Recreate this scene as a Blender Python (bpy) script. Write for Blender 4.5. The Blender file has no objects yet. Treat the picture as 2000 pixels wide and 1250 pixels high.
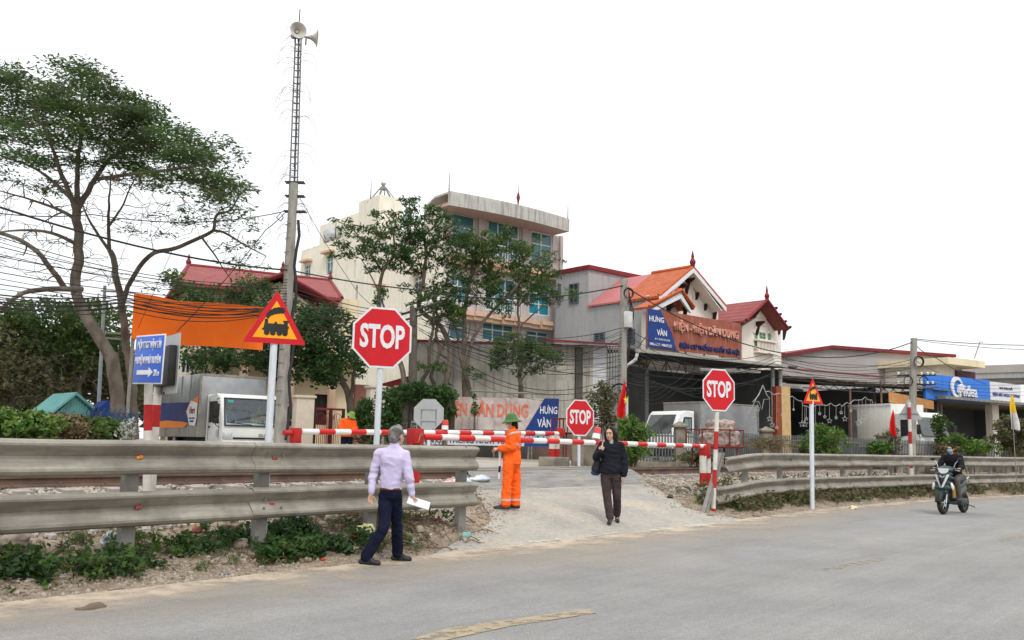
import bpy, bmesh, math, random
import numpy as np
from mathutils import Vector, Matrix
R = math.radians
# ---------------------------------------------------------------- camera, world, sun, exposure
F_PX = 1800.0; EYE = 1.40
PITCH, ROLL = R(7.77), R(1.17)
fh = Vector((.779, .627, 0)).normalized(); rt = Vector((fh.y, -fh.x, 0)); up = Vector((0, 0, 1))
FWD = fh*math.cos(PITCH) + up*math.sin(PITCH)
UPV = up*math.cos(PITCH) - fh*math.sin(PITCH)
RGT = rt*math.cos(ROLL) + UPV*math.sin(ROLL)
UPV = UPV*math.cos(ROLL) - rt*math.sin(ROLL)
CAM = Vector((0, 0, EYE))
cd = bpy.data.cameras.new("camera"); cam = bpy.data.objects.new("camera", cd)
bpy.context.scene.collection.objects.link(cam)
m = Matrix((RGT, UPV, -FWD)).transposed().to_4x4(); m.translation = CAM
cam.matrix_world = m
cd.sensor_width = 36; cd.lens = F_PX/2000*36; cd.clip_start = .1; cd.clip_end = 2000
sc = bpy.context.scene; sc.camera = cam
wd = bpy.data.worlds.new("World"); sc.world = wd; wd.use_nodes = True
nt = wd.node_tree; nt.nodes.clear()
o = nt.nodes.new("ShaderNodeOutputWorld"); bg = nt.nodes.new("ShaderNodeBackground")
sky = nt.nodes.new("ShaderNodeTexSky"); sky.sky_type = 'NISHITA'; sky.sun_disc = False
sky.sun_elevation = R(52); sky.sun_rotation = R(200); sky.air_density = 1; sky.dust_density = 4
mx = nt.nodes.new("ShaderNodeMix"); mx.data_type = 'RGBA'; mx.inputs[0].default_value = .86
nt.links.new(sky.outputs[0], mx.inputs[6]); mx.inputs[7].default_value = (12.6, 12.8, 13.0, 1)
bg.inputs[1].default_value = .105
tcw = nt.nodes.new("ShaderNodeTexCoord"); sep = nt.nodes.new("ShaderNodeSeparateXYZ"); mrw = nt.nodes.new("ShaderNodeMapRange")
nt.links.new(tcw.outputs["Generated"], sep.inputs[0]); nt.links.new(sep.outputs["Z"], mrw.inputs[0])
mrw.inputs[1].default_value = 0; mrw.inputs[2].default_value = .9; mrw.inputs[3].default_value = .81; mrw.inputs[4].default_value = 1.22   # overcast: brighter overhead
vmw = nt.nodes.new("ShaderNodeVectorMath"); vmw.operation = 'SCALE'; nt.links.new(mx.outputs[2], vmw.inputs[0]); nt.links.new(mrw.outputs[0], vmw.inputs[3])
nt.links.new(vmw.outputs[0], bg.inputs[0]); nt.links.new(bg.outputs[0], o.inputs[0])
sl = bpy.data.lights.new("sun", 'SUN'); sl.energy = 1.4; sl.angle = R(12); sl.color = (1, .96, .9)
so = bpy.data.objects.new("sun", sl); sc.collection.objects.link(so)
so.rotation_euler = (R(38), 0, R(200-180+ -60))
sc.view_settings.view_transform = 'Standard'; sc.view_settings.look = 'None'
sc.view_settings.exposure = 0.12; sc.view_settings.gamma = 1
sc.cycles.max_bounces = 6; sc.cycles.diffuse_bounces = 3; sc.cycles.glossy_bounces = 3; sc.cycles.transparent_max_bounces = 8
random.seed(7); rng = np.random.default_rng(11)
U = random.uniform
# ---------------------------------------------------------------- photogrammetry helpers (source pixels 2000x1250 -> world)
def ray(px, py): return FWD + RGT*((px-1000)/F_PX) + UPV*((625-py)/F_PX)
def W(px, py, d):                       # point at horizontal forward distance d
    r = ray(px, py); return CAM + r*(d/r.dot(fh))
def Ww(px, py, w):                      # point on plane Y = w
    r = ray(px, py); return CAM + r*(w/r.y)
def Wz(px, py, z):                      # point on plane Z = z
    r = ray(px, py); return CAM + r*((z-EYE)/r.z)
def proj(P):
    v = Vector(P)-CAM; z = v.dot(FWD); return (1000+F_PX*v.dot(RGT)/z, 625-F_PX*v.dot(UPV)/z)
def yaw(px, a=0): return math.atan2(rt.y, rt.x)+math.atan((1000-px)/F_PX)+R(a)   # a=0: faces the camera, a>0: left edge nearer
def lin(h):
    h = h.lstrip('#'); c = [int(h[i:i+2], 16)/255 for i in (0, 2, 4)]
    return tuple(v/12.92 if v <= .04045 else ((v+.055)/1.055)**2.4 for v in c)
# ---------------------------------------------------------------- materials
MATS = {}
def mat(name, c, c2=None, rough=.8, metal=0, sc_=6, bump=0, bs=40, streak=None, sfac=.5, island=0, trans=0, coat=0, spec=None, alpha=None, det=6, lo=.35, hi=.65, stretch=None, c3=None, s3=1.2, f3=.6, grain=None, lines=None):
    """procedural principled material: two colours mixed by noise, optional vertical streaks, dirt patches, bump"""
    if name in MATS: return MATS[name]
    M = bpy.data.materials.new(name); M.use_nodes = True; n = M.node_tree.nodes; L = M.node_tree.links
    b = n["Principled BSDF"]
    if isinstance(c, str): c = lin(c)
    if isinstance(c2, str): c2 = lin(c2)
    tc = n.new("ShaderNodeTexCoord"); co = tc.outputs["Object"]
    if stretch:
        mp = n.new("ShaderNodeMapping"); mp.inputs["Scale"].default_value = stretch; L.new(co, mp.inputs[0]); cs = mp.outputs[0]
    else: cs = co
    if c2 is None: c2 = tuple(v*.8 for v in c)
    def mix(fac, a, bcol):
        x = n.new("ShaderNodeMix"); x.data_type = 'RGBA'
        L.new(fac, x.inputs[0])
        for i, v in ((6, a), (7, bcol)):
            if isinstance(v, tuple): x.inputs[i].default_value = (*v, 1)
            else: L.new(v, x.inputs[i])
        return x.outputs[2]
    def noise(s, vec, lo, hi, d=det):
        t = n.new("ShaderNodeTexNoise"); t.inputs["Scale"].default_value = s; t.inputs["Detail"].default_value = d
        L.new(vec, t.inputs["Vector"])
        r = n.new("ShaderNodeMapRange"); r.inputs[1].default_value = lo; r.inputs[2].default_value = hi
        L.new(t.outputs[0], r.inputs[0]); return r.outputs[0]
    if island:
        g = n.new("ShaderNodeNewGeometry")
        col = mix(g.outputs["Random Per Island"], c, c2)
        if island > 1:
            col = mix(noise(sc_, co, lo, hi), col, tuple(lin(c3)) if isinstance(c3, str) else c3)
    else:
        col = mix(noise(sc_, cs, lo, hi), c, c2)
        if c3 is not None:
            col3 = lin(c3) if isinstance(c3, str) else c3
            f = noise(s3, co, .48, .7)
            mu = n.new("ShaderNodeMath"); mu.operation = 'MULTIPLY'; mu.inputs[1].default_value = f3; L.new(f, mu.inputs[0])
            col = mix(mu.outputs[0], col, col3)
    if streak is not None:
        sk = lin(streak) if isinstance(streak, str) else streak
        mp = n.new("ShaderNodeMapping"); mp.inputs["Scale"].default_value = (5, 5, .35); L.new(co, mp.inputs[0])
        f = noise(1.3, mp.outputs[0], .5, .78, 8)
        mu = n.new("ShaderNodeMath"); mu.operation = 'MULTIPLY'; mu.inputs[1].default_value = sfac; L.new(f, mu.inputs[0])
        col = mix(mu.outputs[0], col, sk)
    if lines:
        for (st, ls, la) in lines:
            mp = n.new("ShaderNodeMapping"); mp.inputs["Scale"].default_value = st; mp.inputs["Rotation"].default_value = (0, 0, R(3)); L.new(co, mp.inputs[0])
            t = n.new("ShaderNodeTexNoise"); t.inputs["Scale"].default_value = ls; t.inputs["Detail"].default_value = 6; L.new(mp.outputs[0], t.inputs["Vector"])
            r = n.new("ShaderNodeMapRange"); r.inputs[1].default_value = .35; r.inputs[2].default_value = .68; r.inputs[3].default_value = 1+la*.6; r.inputs[4].default_value = 1-la; L.new(t.outputs[0], r.inputs[0])
            vm = n.new("ShaderNodeVectorMath"); vm.operation = 'SCALE'; L.new(r.outputs[0], vm.inputs[3]); L.new(col, vm.inputs[0]); col = vm.outputs[0]
    if grain:
        for gs, ga in (grain if isinstance(grain, list) else [grain]):
            t = n.new("ShaderNodeTexNoise"); t.inputs["Scale"].default_value = gs; t.inputs["Detail"].default_value = 3; L.new(cs if stretch else co, t.inputs["Vector"])
            r = n.new("ShaderNodeMapRange"); r.inputs[1].default_value = .3; r.inputs[2].default_value = .7; r.inputs[3].default_value = 1-ga; r.inputs[4].default_value = 1+ga
            L.new(t.outputs[0], r.inputs[0])
            vm = n.new("ShaderNodeVectorMath"); vm.operation = 'SCALE'; L.new(r.outputs[0], vm.inputs[3])
            if isinstance(col, tuple): vm.inputs[0].default_value = col
            else: L.new(col, vm.inputs[0])
            col = vm.outputs[0]
    L.new(col, b.inputs["Base Color"])
    b.inputs["Roughness"].default_value = rough; b.inputs["Metallic"].default_value = metal
    if coat: b.inputs["Coat Weight"].default_value = coat
    if spec is None and not metal and not coat: spec = .22
    if spec is not None: b.inputs["Specular IOR Level"].default_value = spec
    if bump:
        t = n.new("ShaderNodeTexNoise"); t.inputs["Scale"].default_value = bs; t.inputs["Detail"].default_value = 5
        L.new(cs, t.inputs["Vector"])
        bp = n.new("ShaderNodeBump"); bp.inputs["Strength"].default_value = bump; bp.inputs["Distance"].default_value = .02
        L.new(t.outputs[0], bp.inputs["Height"]); L.new(bp.outputs[0], b.inputs["Normal"])
    if trans:
        tr = n.new("ShaderNodeBsdfTranslucent"); L.new(col, tr.inputs[0])
        ms = n.new("ShaderNodeMixShader"); ms.inputs[0].default_value = trans
        L.new(b.outputs[0], ms.inputs[1]); L.new(tr.outputs[0], ms.inputs[2]); L.new(ms.outputs[0], n["Material Output"].inputs[0])
    if alpha is not None: b.inputs["Alpha"].default_value = alpha
    MATS[name] = M; return M
# ---------------------------------------------------------------- mesh builder
C = sc.collection
def tag(o, label=None, cat=None, group=None, kind=None):
    if label: o["label"] = label
    if cat: o["category"] = cat
    if group: o["group"] = group
    if kind: o["kind"] = kind
    return o
def thing(name, label, cat, loc=(0, 0, 0), rz=0, group=None):
    o = bpy.data.objects.new(name, None); C.objects.link(o); o.location = loc; o.rotation_euler = (0, 0, rz)
    o.empty_display_size = .2
    return tag(o, label, cat, group)
class MB:
    def __init__(s): s.v = []; s.f = []; s.m = []; s.mats = []
    def mi(s, m):
        if m not in s.mats: s.mats.append(m)
        return s.mats.index(m)
    def add(s, vs, fs, m):
        k = len(s.v); i = s.mi(m)
        s.v += [tuple(p) for p in vs]; s.f += [tuple(k+a for a in f) for f in fs]; s.m += [i]*len(fs); return s
    def box(s, x0, x1, y0, y1, z0, z1, m):
        v = [(x, y, z) for z in (z0, z1) for y in (y0, y1) for x in (x0, x1)]
        return s.add(v, [(0, 2, 3, 1), (4, 5, 7, 6), (0, 1, 5, 4), (2, 6, 7, 3), (0, 4, 6, 2), (1, 3, 7, 5)], m)
    def bbox(s, x0, x1, y0, y1, z0, z1, m, b=.02):     # bevelled box
        bm = bmesh.new(); bmesh.ops.create_cube(bm, size=1)
        for v in bm.verts: v.co = Vector(((x0+x1)/2+v.co.x*(x1-x0), (y0+y1)/2+v.co.y*(y1-y0), (z0+z1)/2+v.co.z*(z1-z0)))
        bmesh.ops.bevel(bm, geom=list(bm.edges), offset=b, segments=2, affect='EDGES', profile=.5)
        return s.bm(bm, m)
    def bm(s, bm, m):
        bm.verts.ensure_lookup_table(); bm.verts.index_update()
        s.add([v.co for v in bm.verts], [[v.index for v in f.verts] for f in bm.faces], m); bm.free(); return s
    def prism(s, pts, y0, y1, m, axis='y', sidem=None):
        """polygon pts (a,b) extruded along axis from y0 to y1"""
        f = {'y': lambda a, b, y: (a, y, b), 'x': lambda a, b, y: (y, a, b), 'z': lambda a, b, y: (a, b, y)}[axis]
        n = len(pts); v = [f(a, b, y0) for a, b in pts]+[f(a, b, y1) for a, b in pts]
        s.add(v, [tuple(range(n)), tuple(range(2*n-1, n-1, -1))], m)
        k = len(s.v)-2*n; i = s.mi(sidem or m)
        for a in range(n):
            s.f.append((k+a, k+n+a, k+n+(a+1) % n, k+(a+1) % n)); s.m.append(i)
        return s
    def poly(s, pts, m): return s.add(pts, [tuple(range(len(pts)))], m)
    def slab(s, pts, t, m):               # thick sheet: polygon pts (3D), thickness vector t
        t = Vector(t); n = len(pts); v = [Vector(p) for p in pts]+[Vector(p)+t for p in pts]
        return s.add(v, [tuple(range(n)), tuple(range(2*n-1, n-1, -1))]+[(a, n+a, n+(a+1) % n, (a+1) % n) for a in range(n)], m)
    def tube(s, path, r, m, n=8, cap=True):
        P = [Vector(p) for p in path]; r = r if isinstance(r, (list, tuple)) else [r]*len(P)
        rings = []; prev = None
        for i, p in enumerate(P):
            d = (P[min(i+1, len(P)-1)]-P[max(i-1, 0)])
            if d.length < 1e-7: d = Vector((0, 0, 1))
            d.normalize()
            if prev is None:
                a = Vector((0, 0, 1)) if abs(d.z) < .9 else Vector((1, 0, 0)); x = d.cross(a).normalized()
            else:
                x = prev-d*prev.dot(d); x = x.normalized() if x.length > 1e-6 else d.orthogonal().normalized()
            prev = x; y = d.cross(x)
            rings.append([p+(x*math.cos(2*math.pi*k/n)+y*math.sin(2*math.pi*k/n))*r[i] for k in range(n)])
        v = [q for g in rings for q in g]; f = []
        for i in range(len(P)-1):
            for k in range(n): f.append((i*n+k, i*n+(k+1) % n, (i+1)*n+(k+1) % n, (i+1)*n+k))
        if cap: f += [tuple(range(n-1, -1, -1)), tuple((len(P)-1)*n+k for k in range(n))]
        return s.add(v, f, m)
    def cyl(s, c, r, h, m, n=20, axis='z', r2=None):
        c = Vector(c); d = {'z': Vector((0, 0, 1)), 'x': Vector((1, 0, 0)), 'y': Vector((0, 1, 0))}[axis]
        return s.tube([c, c+d*h], [r, r if r2 is None else r2], m, n)
    def lathe(s, prof, m, n=24, c=(0, 0, 0), M=None):
        v = [Vector((r*math.cos(2*math.pi*k/n), r*math.sin(2*math.pi*k/n), z)) for r, z in prof for k in range(n)]
        if M: v = [M @ p for p in v]
        v = [p+Vector(c) for p in v]; f = []
        for i in range(len(prof)-1):
            for k in range(n): f.append((i*n+k, i*n+(k+1) % n, (i+1)*n+(k+1) % n, (i+1)*n+k))
        return s.add(v, f, m)
    def ell(s, c, r, m, n=12, M=None):
        bm = bmesh.new(); bmesh.ops.create_uvsphere(bm, u_segments=n, v_segments=max(6, n*2//3), radius=1)
        for v in bm.verts:
            p = Vector((v.co.x*r[0], v.co.y*r[1], v.co.z*r[2])); v.co = (M @ p if M else p)+Vector(c)
        return s.bm(bm, m)
    def xf(s, M):
        s.v = [tuple(M @ Vector(p)) for p in s.v]; return s
    def build(s, name, parent=None, smooth=True, loc=None, rz=0, ang=35, rot=None):
        me = bpy.data.meshes.new(name); me.from_pydata(s.v, [], s.f)
        for mt in s.mats: me.materials.append(mt)
        me.polygons.foreach_set("material_index", s.m)
        if smooth:
            me.polygons.foreach_set("use_smooth", [True]*len(s.f)); me.set_sharp_from_angle(angle=R(ang))
        me.update()
        o = bpy.data.objects.new(name, me); C.objects.link(o)
        if parent: o.parent = parent
        if loc is not None: o.location = loc
        if rot is not None: o.rotation_euler = rot
        elif rz: o.rotation_euler = (0, 0, rz)
        return o
def copy_tree(o, parent=None):
    c = o.copy(); C.objects.link(c)
    if parent: c.parent = parent
    for ch in [x for x in KIDS.get(o.name, [])]: copy_tree(ch, c)
    return c
KIDS = {}
def kids(o):
    """remember the family of a prototype before copying"""
    for ch in o.children: KIDS.setdefault(o.name, []).append(ch) if ch not in KIDS.get(o.name, []) else None; kids(ch)
def npmesh(name, V, nper, m, parent=None, smooth=False):
    """fast mesh of separate n-gons: V is (N*nper,3)"""
    N = len(V)//nper; me = bpy.data.meshes.new(name)
    me.vertices.add(len(V)); me.vertices.foreach_set("co", np.asarray(V, dtype=np.float32).ravel())
    me.loops.add(len(V)); me.loops.foreach_set("vertex_index", np.arange(len(V), dtype=np.int32))
    me.polygons.add(N); me.polygons.foreach_set("loop_start", np.arange(0, len(V), nper, dtype=np.int32))
    me.polygons.foreach_set("loop_total", np.full(N, nper, dtype=np.int32))
    me.materials.append(m); me.update(calc_edges=True); me.validate()
    o = bpy.data.objects.new(name, me); C.objects.link(o)
    if parent: o.parent = parent
    return o
def leaves(cs, n, spread, size, flat=1.0, droop=0, aspect=.45, seed=0, horiz=.5):
    """n leaves round every clump centre -> (N*4,3) quads (diamond leaves)"""
    r = np.random.default_rng(seed); cs = np.asarray(cs, float)
    c = np.repeat(cs, n, axis=0); N = len(c)
    g = r.normal(size=(N, 3)); g /= np.linalg.norm(g, axis=1)[:, None]; g *= (r.random(N)**.45)[:, None]
    g[:, 2] *= flat; p = c+g*np.asarray(spread if np.ndim(spread) else [spread]*3)
    a = r.normal(size=(N, 3)); a[:, 2] *= (1-horiz); a[:, 2] -= droop; a /= np.linalg.norm(a, axis=1)[:, None]
    b = r.normal(size=(N, 3)); b[:, 2] *= (1-horiz); b -= a*(a*b).sum(1)[:, None]; b /= np.linalg.norm(b, axis=1)[:, None]
    s = size*(.6+.8*r.random(N))[:, None]
    V = np.stack([p-a*s, p+b*s*aspect-a*s*.15, p+a*s, p-b*s*aspect-a*s*.15], 1)
    return V.reshape(-1, 3)
def text(body, m, w, h, parent, loc, rotM=None, name="lettering", ext=.004, bold=.0, shear=0, sx=None):
    """lettering fitted into a w x h box lying in the local XZ plane (front towards -Y), centre at loc"""
    cu = bpy.data.curves.new("t", 'FONT'); cu.body = body; cu.size = 1; cu.extrude = .02; cu.offset = bold; cu.shear = shear
    cu.resolution_u = 3
    cu.align_x = 'CENTER'
    ob = bpy.data.objects.new("t", cu); C.objects.link(ob)
    dg = bpy.context.evaluated_depsgraph_get(); me = bpy.data.meshes.new_from_object(ob.evaluated_get(dg))
    bpy.data.objects.remove(ob); me.name = name
    n = len(me.vertices); a = np.zeros(n*3, np.float32); me.vertices.foreach_get("co", a); a = a.reshape(-1, 3)
    lo, hi = a.min(0), a.max(0); c = (lo+hi)/2; s = np.maximum(hi-lo, 1e-5)
    out = np.zeros_like(a); out[:, 0] = (a[:, 0]-c[0])/s[0]*w; out[:, 2] = (a[:, 1]-c[1])/s[1]*h; out[:, 1] = -(a[:, 2]-c[2])/s[2]*ext*2
    me.vertices.foreach_set("co", out.ravel()); me.materials.clear(); me.materials.append(m); me.update()
    o = bpy.data.objects.new(name, me); C.objects.link(o); o.parent = parent; o.location = loc
    if rotM: o.rotation_euler = rotM
    return o
class Fr:
    """a vertical facade frame through ground points A and B: local x along A->B, y away from the camera, z up"""
    def __init__(s, A, B, base=1.0):
        A = Vector((A[0], A[1], 0)); B = Vector((B[0], B[1], 0)); s.A = Vector((A.x, A.y, base)); s.L = (B-A).length
        s.ex = (B-A).normalized(); s.ey = Vector((-s.ex.y, s.ex.x, 0)); s.rz = math.atan2(s.ex.y, s.ex.x); s.base = base
    def f(s, px, py, v=0):            # pixel on plane y=v -> (u, z) local
        r = ray(px, py); P0 = s.A+s.ey*v; t = (P0-CAM).dot(s.ey)/r.dot(s.ey); P = CAM+r*t
        return ((P-s.A).dot(s.ex), P.z-s.base)
    def side(s, px, py, u=0):         # pixel on plane x=u -> (v, z) local
        r = ray(px, py); P0 = s.A+s.ex*u; t = (P0-CAM).dot(s.ex)/r.dot(s.ex); P = CAM+r*t
        return ((P-s.A).dot(s.ey), P.z-s.base)
    def w(s, u, v, z): return s.A+s.ex*u+s.ey*v+Vector((0, 0, z))
def FrP(pxa, da, pxb, db, base=1.0): return Fr(W(pxa, 860, da), W(pxb, 860, db), base)
# ---------------------------------------------------------------- ground profile
def lerp(x, xs, ys): return float(np.interp(x, xs, ys))
PW = [7.9, 8.3, 8.9, 9.6, 10.5, 11.4, 11.9, 12.2, 14.0, 14.4, 16, 20, 400]
PZ = [0, .03, .17, .32, .42, .52, .60, .665, .665, .78, .85, 1.0, 1.0]
RW = [8.2, 9.0, 9.75, 11.2, 12.3, 16, 20, 400]
RZ = [.0, .13, .33, .57, .865, .87, 1.0, 1.0]
def crossing(s, w):                  # 1 inside the crossing carriageway, 0 outside
    c = 13.3+(w-8.3)*.95; hw = 3.4+max(0, 9.3-w)*1.4
    return max(0, min(1, (hw-abs(s-c))/.9+.5)) if 7.5 < w < 14.4 else 0
def curve_off(s):                    # the road bends away to the right, beyond the crossing
    return lerp(s, [17, 24, 32, 40, 48, 58, 80], [0, .25, -.4, -2.0, -4.7, -9.2, -20])
def gz(s, w):
    w2 = w - curve_off(s)*max(0, min(1, (11.0-w)/3)) if s > 17 else w
    a = lerp(w2, PW, PZ); b = lerp(w, RW, RZ); k = crossing(s, w)
    return a*(1-k)+b*k
# ================================================================ SETTING
asph = mat('asphalt', (.232, .228, .221), (.266, .260, .251), rough=.9, sc_=.9, bump=.5, bs=110, c3=(.30, .28, .245), s3=.22, f3=.5, stretch=None, grain=[(70, .30), (16, .09), (3, .04)], lines=[((.10, 1.3, 1), 1.0, .09), ((.25, 5, 1), 2.0, .05)])
def ground_mat(name, base, alt, dirt, wline=None):
    return mat(name, base, alt, rough=.95, sc_=2.2, bump=.6, bs=35, c3=dirt, s3=.6, f3=.7, grain=[(30, .3), (9, .2)])
earth = ground_mat('dry_earth', (.235, .185, .135), (.31, .255, .19), (.16, .135, .105))
conc = mat('pale_concrete', (.42, .39, .34), (.34, .32, .29), rough=.9, sc_=.8, bump=.2, bs=30, c3=(.45, .38, .29), s3=.3)
rampm = mat('crossing_paving', (.31, .295, .262), (.375, .35, .305), rough=.92, sc_=1.3, bump=.4, bs=90, c3=(.47, .38, .28), s3=.45, f3=.6, grain=[(55, .25), (11, .12)])
def grid(name, xs, ys, zf, m, keep=lambda x, y: True):
    xs = list(xs); ys = list(ys); b = MB(); nx = len(xs)
    v = [(x, y, zf(x, y)) for y in ys for x in xs]
    f = [(j*nx+i, j*nx+i+1, (j+1)*nx+i+1, (j+1)*nx+i) for j in range(len(ys)-1) for i in range(nx-1) if keep((xs[i]+xs[i+1])/2, (ys[j]+ys[j+1])/2)]
    b.add(v, f, m); return b.build(name, ang=60)
from mathutils import noise as mn
def nz(x, y, s=1, seed=0): return mn.noise(Vector((x*s, y*s, seed)))
def gbump(x, y):
    z = gz(x, y); w = y-(curve_off(x) if x > 17 else 0)
    k = crossing(x, y)
    a = max(0, min(1, (w-8.4)/.8))*(1-k)
    if w > 15: a *= .15
    z += (nz(x, y, 1.3, 3)*.07+nz(x, y, 4, 5)*.03)*a
    z += (.16*math.exp(-((x-8.7)/1.3)**2-((y-9.2)/.45)**2))*(1-k)      # spoil heap at the guardrail end
    return z - .012
def fr(a, b, st):
    n = max(1, int((b-a)/st)); return [a+(b-a)*i/n for i in range(n)]
xs = fr(-700, -20, 40)+fr(-20, 0, 1)+fr(0, 30, .22)+fr(30, 60, .8)+fr(60, 110, 4)+fr(110, 1200, 60)+[1200]
ys = fr(-700, -30, 60)+fr(-30, 7, 3)+fr(7, 15, .14)+fr(15, 24, .6)+fr(24, 60, 4)+fr(60, 1100, 60)+[1100]
tag(grid('ground', xs, ys, lambda x, y: gbump(x, y) if y > 7 else -.03, earth), kind='structure')
# road: one sheet, far edge follows the bend
def road_edge(x): return 8.22+(curve_off(x) if x > 17 else 0)+.10*nz(x, 0, .9, 2)+.05*nz(x, 0, 3.5, 4)
b = MB(); X = fr(-60, 0, 4)+fr(0, 40, .25)+fr(40, 110, 1.5)+[110]
v = []; 
for x in X: v += [(x, road_edge(x)-11.5-(0 if x < 40 else 0), .0), (x, (road_edge(x)-5), .0), (x, road_edge(x), .0)]
b.add(v, [(3*i+j, 3*(i+1)+j, 3*(i+1)+j+1, 3*i+j+1) for i in range(len(X)-1) for j in (0, 1)], asph)
tag(b.build('road', smooth=False), kind='structure')
# a dusty verge strip lying along the road edge
dust = mat('road_dust', (.44, .37, .285), (.36, .31, .25), rough=.95, sc_=3, bump=.3, bs=60)
dusth = bpy.data.materials.new('thin_road_dust'); dusth.use_nodes = True
_n = dusth.node_tree.nodes; _l = dusth.node_tree.links; _b = _n['Principled BSDF']; _b.inputs['Base Color'].default_value = (.45, .375, .285, 1); _b.inputs['Roughness'].default_value = 1
_t = _n.new('ShaderNodeTexNoise'); _t.inputs['Scale'].default_value = 1.6; _t.inputs['Detail'].default_value = 10; _t.inputs['Roughness'].default_value = .7
_c = _n.new('ShaderNodeTexCoord'); _a = _n.new('ShaderNodeAttribute'); _a.attribute_name = 'fade'
_m = _n.new('ShaderNodeMapRange'); _m.inputs[1].default_value = .3; _m.inputs[2].default_value = .75
_mu = _n.new('ShaderNodeMath'); _mu.operation = 'MULTIPLY'
_l.new(_c.outputs['Object'], _t.inputs[0]); _l.new(_t.outputs[0], _m.inputs[0]); _l.new(_m.outputs[0], _mu.inputs[0]); _l.new(_a.outputs['Fac'], _mu.inputs[1]); _l.new(_mu.outputs[0], _b.inputs['Alpha'])
b = MB(); v = []; fade = []
offs = [-1.9, -1.2, -.6, -.2, .02]; fd = [0, .35, .8, 1.5, 2.2]
for x in X:
    cr = 1 if 9 < x < 19 else 0
    for k, o_ in enumerate(offs):
        v.append((x, road_edge(x)+o_*(1+.3*cr), .006+(.012 if k == 4 else 0))); fade.append(fd[k])
nk = len(offs)
b.add(v, [(nk*i+j, nk*(i+1)+j, nk*(i+1)+j+1, nk*i+j+1) for i in range(len(X)-1) for j in range(nk-1)], dusth)
o = b.build('road_dust', smooth=False); at_ = o.data.attributes.new('fade', 'FLOAT', 'POINT'); at_.data.foreach_set('value', fade)
tag(o, 'thin tan dust lying along the edge of the road', kind='stuff')
# crossing ramp sheet draped 1 cm above the ground
def sheet(name, poly_w, left, right, zf, m, nx=26, kind='structure'):
    b = MB(); v = []
    for w in poly_w:
        for i in range(nx+1):
            t = i/nx; s = left(w)*(1-t)+right(w)*t; v.append((s, w, zf(s, w)))
    n = nx+1; b.add(v, [(j*n+i, j*n+i+1, (j+1)*n+i+1, (j+1)*n+i) for j in range(len(poly_w)-1) for i in range(nx)], m)
    return tag(b.build(name, ang=60), kind=kind)
lf = lambda w: 13.3+(w-8.3)*.95-3.1-max(0, 9.3-w)*1.4+.12*nz(w, 1, 2.2, 8)
rf = lambda w: 13.3+(w-8.3)*.95+3.1+max(0, 9.3-w)*1.4+.12*nz(w, 7, 2.2, 8)
sheet('crossing_ramp', fr(8.05, 11.2, .1)+[11.2], lf, rf, lambda s, w: lerp(w, RW, RZ)+.004+.006*(w > 8.3), rampm)
deckm = mat('worn_crossing_deck', (.17, .165, .16), (.27, .26, .24), rough=.85, sc_=1.2, bump=.5, bs=14, stretch=(1.2, 9, 4), c3=(.36, .32, .26), s3=.7, f3=.6, grain=[(20, .35)])
sheet('crossing_deck', fr(11.2, 14.6, .17)+[14.6], lf, rf, lambda s, w: lerp(w, RW, RZ)+.012+.006*nz(s, w, 3, 1), deckm)
farm = mat('dusty_street', (.44, .405, .345), (.38, .35, .30), rough=.92, sc_=.7, bump=.2, bs=25, grain=[(8, .12), (30, .1)])
sheet('street', [14.6, 15, 16, 18, 20, 23, 30], lambda w: -10, lambda w: 44, lambda s, w: gz(s, w)+.015, farm, nx=54)
sheet('shop_forecourt', [20.0, 24, 30, 36, 44], lambda w: 44, lambda w: 75, lambda s, w: 1.012, farm, nx=8)
# painted markings
def worn(name, c, amt):
    M = mat(name, c, tuple(v*.85 for v in c), rough=.85, sc_=9); n = M.node_tree.nodes; L = M.node_tree.links
    t_ = n.new('ShaderNodeTexNoise'); t_.inputs['Scale'].default_value = 7; t_.inputs['Detail'].default_value = 10; t_.inputs['Roughness'].default_value = .75
    r_ = n.new('ShaderNodeMapRange'); r_.inputs[1].default_value = amt; r_.inputs[2].default_value = amt+.12; tc_ = n.new('ShaderNodeTexCoord')
    L.new(tc_.outputs['Object'], t_.inputs[0]); L.new(t_.outputs[0], r_.inputs[0]); L.new(r_.outputs[0], n['Principled BSDF'].inputs['Alpha']); return M
wp = worn('worn_white_paint', (.60, .57, .50), .42); yp = worn('worn_yellow_paint', (.36, .30, .205), .38)
wp2 = worn('nearly_gone_white_paint', (.48, .44, .38), .50)
def gpoly(pts, z, m, name, kind='structure', lab=None):
    b = MB(); b.poly([Wz(px, py, z) for px, py in pts], m); return tag(b.build(name, smooth=False), lab, kind=kind)
def ramp_poly(pts, m, name):
    b = MB(); P = []
    for px, py in pts:
        p = Wz(px, py, .03)
        for _ in range(4): p = Wz(px, py, lerp(p.y, RW, RZ)+.016)
        P.append(p)
    b.poly(P, m); return tag(b.build(name, smooth=False), kind='structure')
gpoly([(795, 1250), (880, 1225), (1150, 1189), (1166, 1197), (1000, 1222), (860, 1252)], .005, yp, 'centre_line')
gpoly([(1600, 1110), (1720, 1088), (1735, 1092), (1618, 1115)], .005, worn('faint_yellow_paint', (.36, .31, .22), .47), 'centre_line')
gpoly([(1950, 1052), (2080, 1030), (2080, 1036), (1955, 1058)], .005, MATS['faint_yellow_paint'], 'centre_line')
ramp_poly([(1030, 1058), (1085, 1049), (1098, 1053), (1045, 1062)], wp, 'edge_line')
ramp_poly([(1143, 1042), (1205, 1036), (1213, 1041), (1155, 1048)], wp, 'edge_line')
ramp_poly([(1250, 1032), (1300, 1027), (1312, 1033), (1262, 1038)], wp, 'edge_line')
ramp_poly([(1335, 1026), (1370, 1023), (1380, 1027), (1345, 1030)], wp, 'edge_line')
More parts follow.
